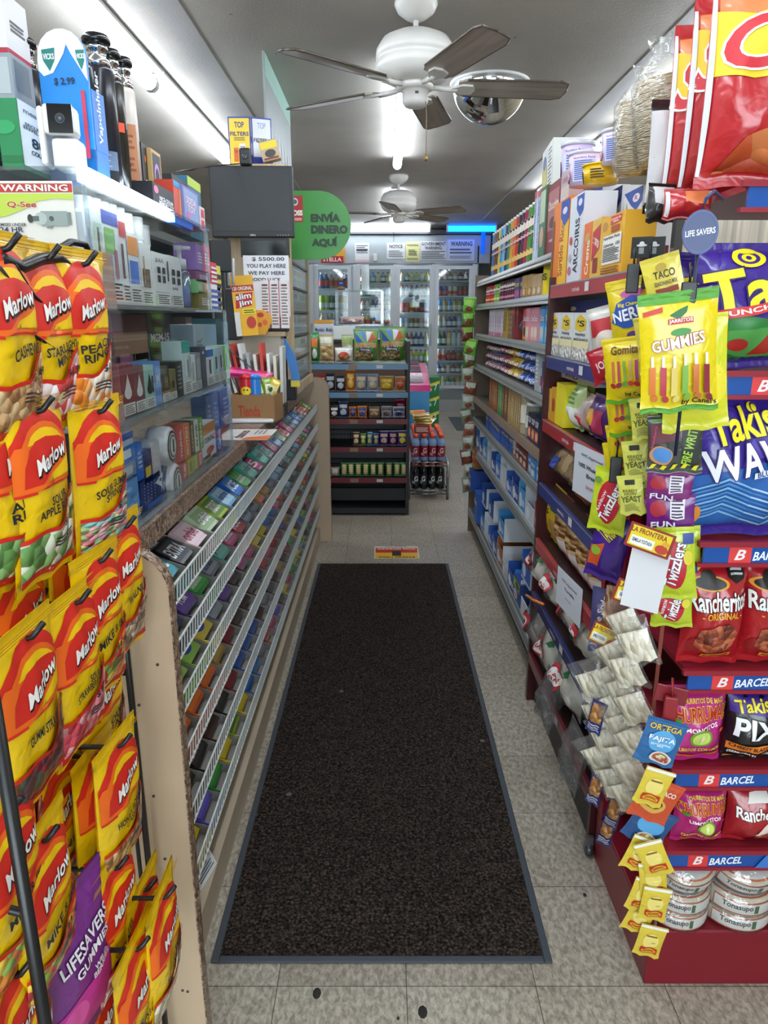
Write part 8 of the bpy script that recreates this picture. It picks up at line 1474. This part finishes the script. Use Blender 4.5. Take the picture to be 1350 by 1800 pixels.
seed_m = lumps(['#e6dcc4', '#f4ecd8', '#d2c6aa', '#ece2cc'], 90, rough=.5, stretch=(1, 1, .45), key='seed'); film2 = clear('#fbfbfa', .06, .1, .03, .5)
SB = [(1098, 1095, 1.37), (1118, 1130, 1.335), (1078, 1150, 1.40), (1100, 1175, 1.35), (1064, 1195, 1.43), (1092, 1215, 1.375), (1112, 1240, 1.345), (1070, 1245, 1.41), (1050, 1255, 1.44), (1096, 1275, 1.38), (1112, 1300, 1.35), (1068, 1300, 1.42), (1092, 1330, 1.38), (1108, 1355, 1.36), (1050, 1330, 1.44), (1076, 1370, 1.40), (1100, 1395, 1.37), (1040, 1200, 1.45)]
sb0 = None
for i, (cx, cy, Y) in enumerate(SB):
    p = P(cx, cy, Y=Y)
    if sb0 is None:
        sb0 = empty('seed_bag', (0, 0, 0)); pouch(.062, .07, .016, '#d0c8bc', (), mat=seed_m, seed=1, nu=10, nv=14, seal=.02).build('seeds', sb0, loc=(0, 0, -.045)); pouch(.074, .11, .022, '#ffffff', (), mat=film2, seed=2, nu=10, nv=14, wr=1.6).build('film', sb0, loc=(0, 0, -.055)); o = sb0
    else: o = clone(sb0)
    o.location = p; o.rotation_euler = (R(rnd.uniform(-6, 6)), R(-32 + rnd.uniform(-8, 8)), -.5 + rnd.uniform(-.15, .15))
    tag(o, 'small clear bag of white seeds, %s from the top of the cluster' % nth(i), 'seed bag', 'seed bags hanging at the corner')
for i, (cx, cy, Y) in enumerate(((1048, 1262, 1.42), (1046, 1390, 1.46), (1078, 1430, 1.42), (1066, 1462, 1.44))):
    hang(cx, cy, .035, .09, Y, '#26306c', [('r', .1, .4, .9, .92, lumps(['#a87038', '#8a5626', '#c08a50'], 70, key='jn2')), ('l', .1, .1, .9, .35, 3, '#c8c8d8')], 'navy tipped bag of round nuts, %s down among the seed bags' % nth(i), rz=-.6, seed=90 + i, T=.02, roll=10, cat='nut bag', group='nut bags at the corner')
# packets strip by the display
FAJ = [('t', 'ORTEGA', .5, .84, .8, .11, '#e0b83a', '#163a6a'), ('e', .52, .55, .34, .24, '#5aa4d8'), ('t', 'FAJITA', .5, .60, .66, .12, '#f0f4f6', '#2a6aa8'), ('t', 'SEASONING\nMIX', .5, .47, .5, .09, '#e8f0f4'), ('e', .62, .2, .28, .14, '#d8ccc0'), ('e', .62, .2, .22, .10, lumps(['#c86a5a', '#d8d0a0', '#7a9a4a', '#a84a4a'], 160, key='faj'))]
hang(1160, 1306, .078, .108, 1.22, '#1f6098', FAJ, 'blue fajita seasoning packet, frontmost at the lower corner', rz=-.15, seed=100, T=.008, roll=12, name='seasoning_packet', cat='packet')
clip(1178, 1250, 1.225, 'red clip above the fajita packet', '#8a1c24')
p = P(1180, 1222, Y=1.24); tag(MB().box(-.030, .030, 0, .003, -.018, .018, pm('#7c1a24', .35)).build('blank_tag', loc=tuple(p), rot=(0, R(8), -.25), bev=.004), 'blank dark red plastic tag above the fajita packet', 'tag')
ORN = [('e', .45, .42, .34, .2, '#d8a850'), ('e', .42, .46, .28, .13, '#6a3420'), ('t', 'TACO', .68, .75, .4, .1, '#f0e4d8')]
hang(1152, 1408, .08, .11, 1.25, '#c84a24', ORN, 'orange taco seasoning packet below the blue one', rz=-.2, seed=101, T=.008, roll=18, name='seasoning_packet', cat='packet')
hang(1140, 1452, .085, .10, 1.27, '#1c4a80', FAJ[1:2] + FAJ[4:], 'blue seasoning packet under the orange one', rz=-.2, seed=102, T=.008, roll=22, name='seasoning_packet', cat='packet')
SMI = [('e', .5, .55, .3, .22, '#ecd878'), ('l', .3, .66, .7, .74, 1, '#7a5a20'), ('r', .2, .16, .85, .34, '#c83024'), ('e', .52, .25, .34, .1, '#c83024'), ('e', .52, .25, .28, .07, '#e8b02a'), ('l', .3, .22, .74, .29, 2, '#7a1a14'), ('r', .0, .94, 1, 1, '#e8e4d8')]
for i, (cx, cy, Y, rl) in enumerate(((1148, 1385, 1.235, 14), (1124, 1502, 1.27, 16), (1150, 1510, 1.25, -24), (1148, 1548, 1.26, -8), (1130, 1575, 1.27, 12), (1150, 1590, 1.255, 4), (1124, 1612, 1.28, 16), (1142, 1655, 1.27, 8))):
    hang(cx, cy, .058, .095, Y, '#dcc23c', SMI, 'yellow seasoning sachet with red oval, %s from the top of the corner strip' % nth(i), rz=-.15, seed=110 + i, T=.008, roll=rl, name='seasoning_sachet', cat='packet', group='yellow sachets at the lower corner')
p0, p1 = P(1166, 1440, Y=1.30), P(1150, 1650, Y=1.30)
mb = MB(); mb.tube([p0, p1], .003, clear('#f0f0f0', .1, .1, .4), 4).tube([p1, (p1.x + .01, 1.325, p1.z)], .003, '#d8d8d4', 4); tag(mb.build('sachet_strip'), 'clear plastic strip holding the yellow sachets at the lower corner', 'strip')
# crumpled clear plastic at the corner and castor
e1 = bag_surface(.16, .20, .08, 5, wr=3)
for i, (px, py, X) in enumerate(((962, 1230, .57), (1005, 1330, .57))):
    p = P(px, py, X=X); tag(pouch(.17, .20, .07, '#ffffff', (), mat=clear('#f4f4f2', .18, .12, .06, 1.0), seed=120 + i, wr=3).build('plastic_bag', loc=(X - .01, p.y, p.z - .1), rot=(R(-8), 0, -PI / 2)), ('crumpled clear plastic bag hanging over the blue rail at the far end', 'crumpled clear plastic bag hanging lower near the seed bags')[i], 'plastic bag')
e = empty('castor', (.60, 1.755, 0), 0, 'small steel castor at the gap between the shelving and end display', 'castor'); MB().lathe([(0, -.01), (.018, -.01), (.018, .01), (0, .01)], pm('#55585c', .3, .6), 16).build('wheel', e, loc=(0, 0, .018), rot=(0, PI / 2, 0)); MB().box(-.012, .012, -.006, .006, .03, .06, pm('#8a8c90', .3, .8)).build('fork', e)
# tiny debris on the floor
for i, (px, py, r) in enumerate(((743, 1779, .011), (557, 1746, .010), (1028, 1573, .005), (700, 1790, .003))):
    p = P(px, py, Z=0); tag(MB().lathe([(0, 0), (r, 0), (r * .8, .0012), (0, .0015)], pm('#23201d', .8), 9, sx=1.0, sy=1.5).build('gum_spot', loc=(p.x, p.y, 0)), ('dark gum spot at the bottom edge of the floor', 'small dark smudge on the tiles below the mat', 'tiny black speck on the tile right of the mat', 'tiny dark fleck near the bottom edge')[i], 'stain')
for i, (px, py) in enumerate(((508, 1396), (600, 1215), (848, 1302))):
    p = P(px, py, Z=.009); tag(MB().lathe([(0, 0), (.010, 0), (.008, .001), (0, .001)], pm('#5a5854', .8), 9).build('lint_spot', loc=(p.x, p.y, .009)), ('pale grey spot on the mat near its left edge', 'pale grey spot on the middle of the mat', 'pale grey spot on the mat near its right edge')[i], 'stain')
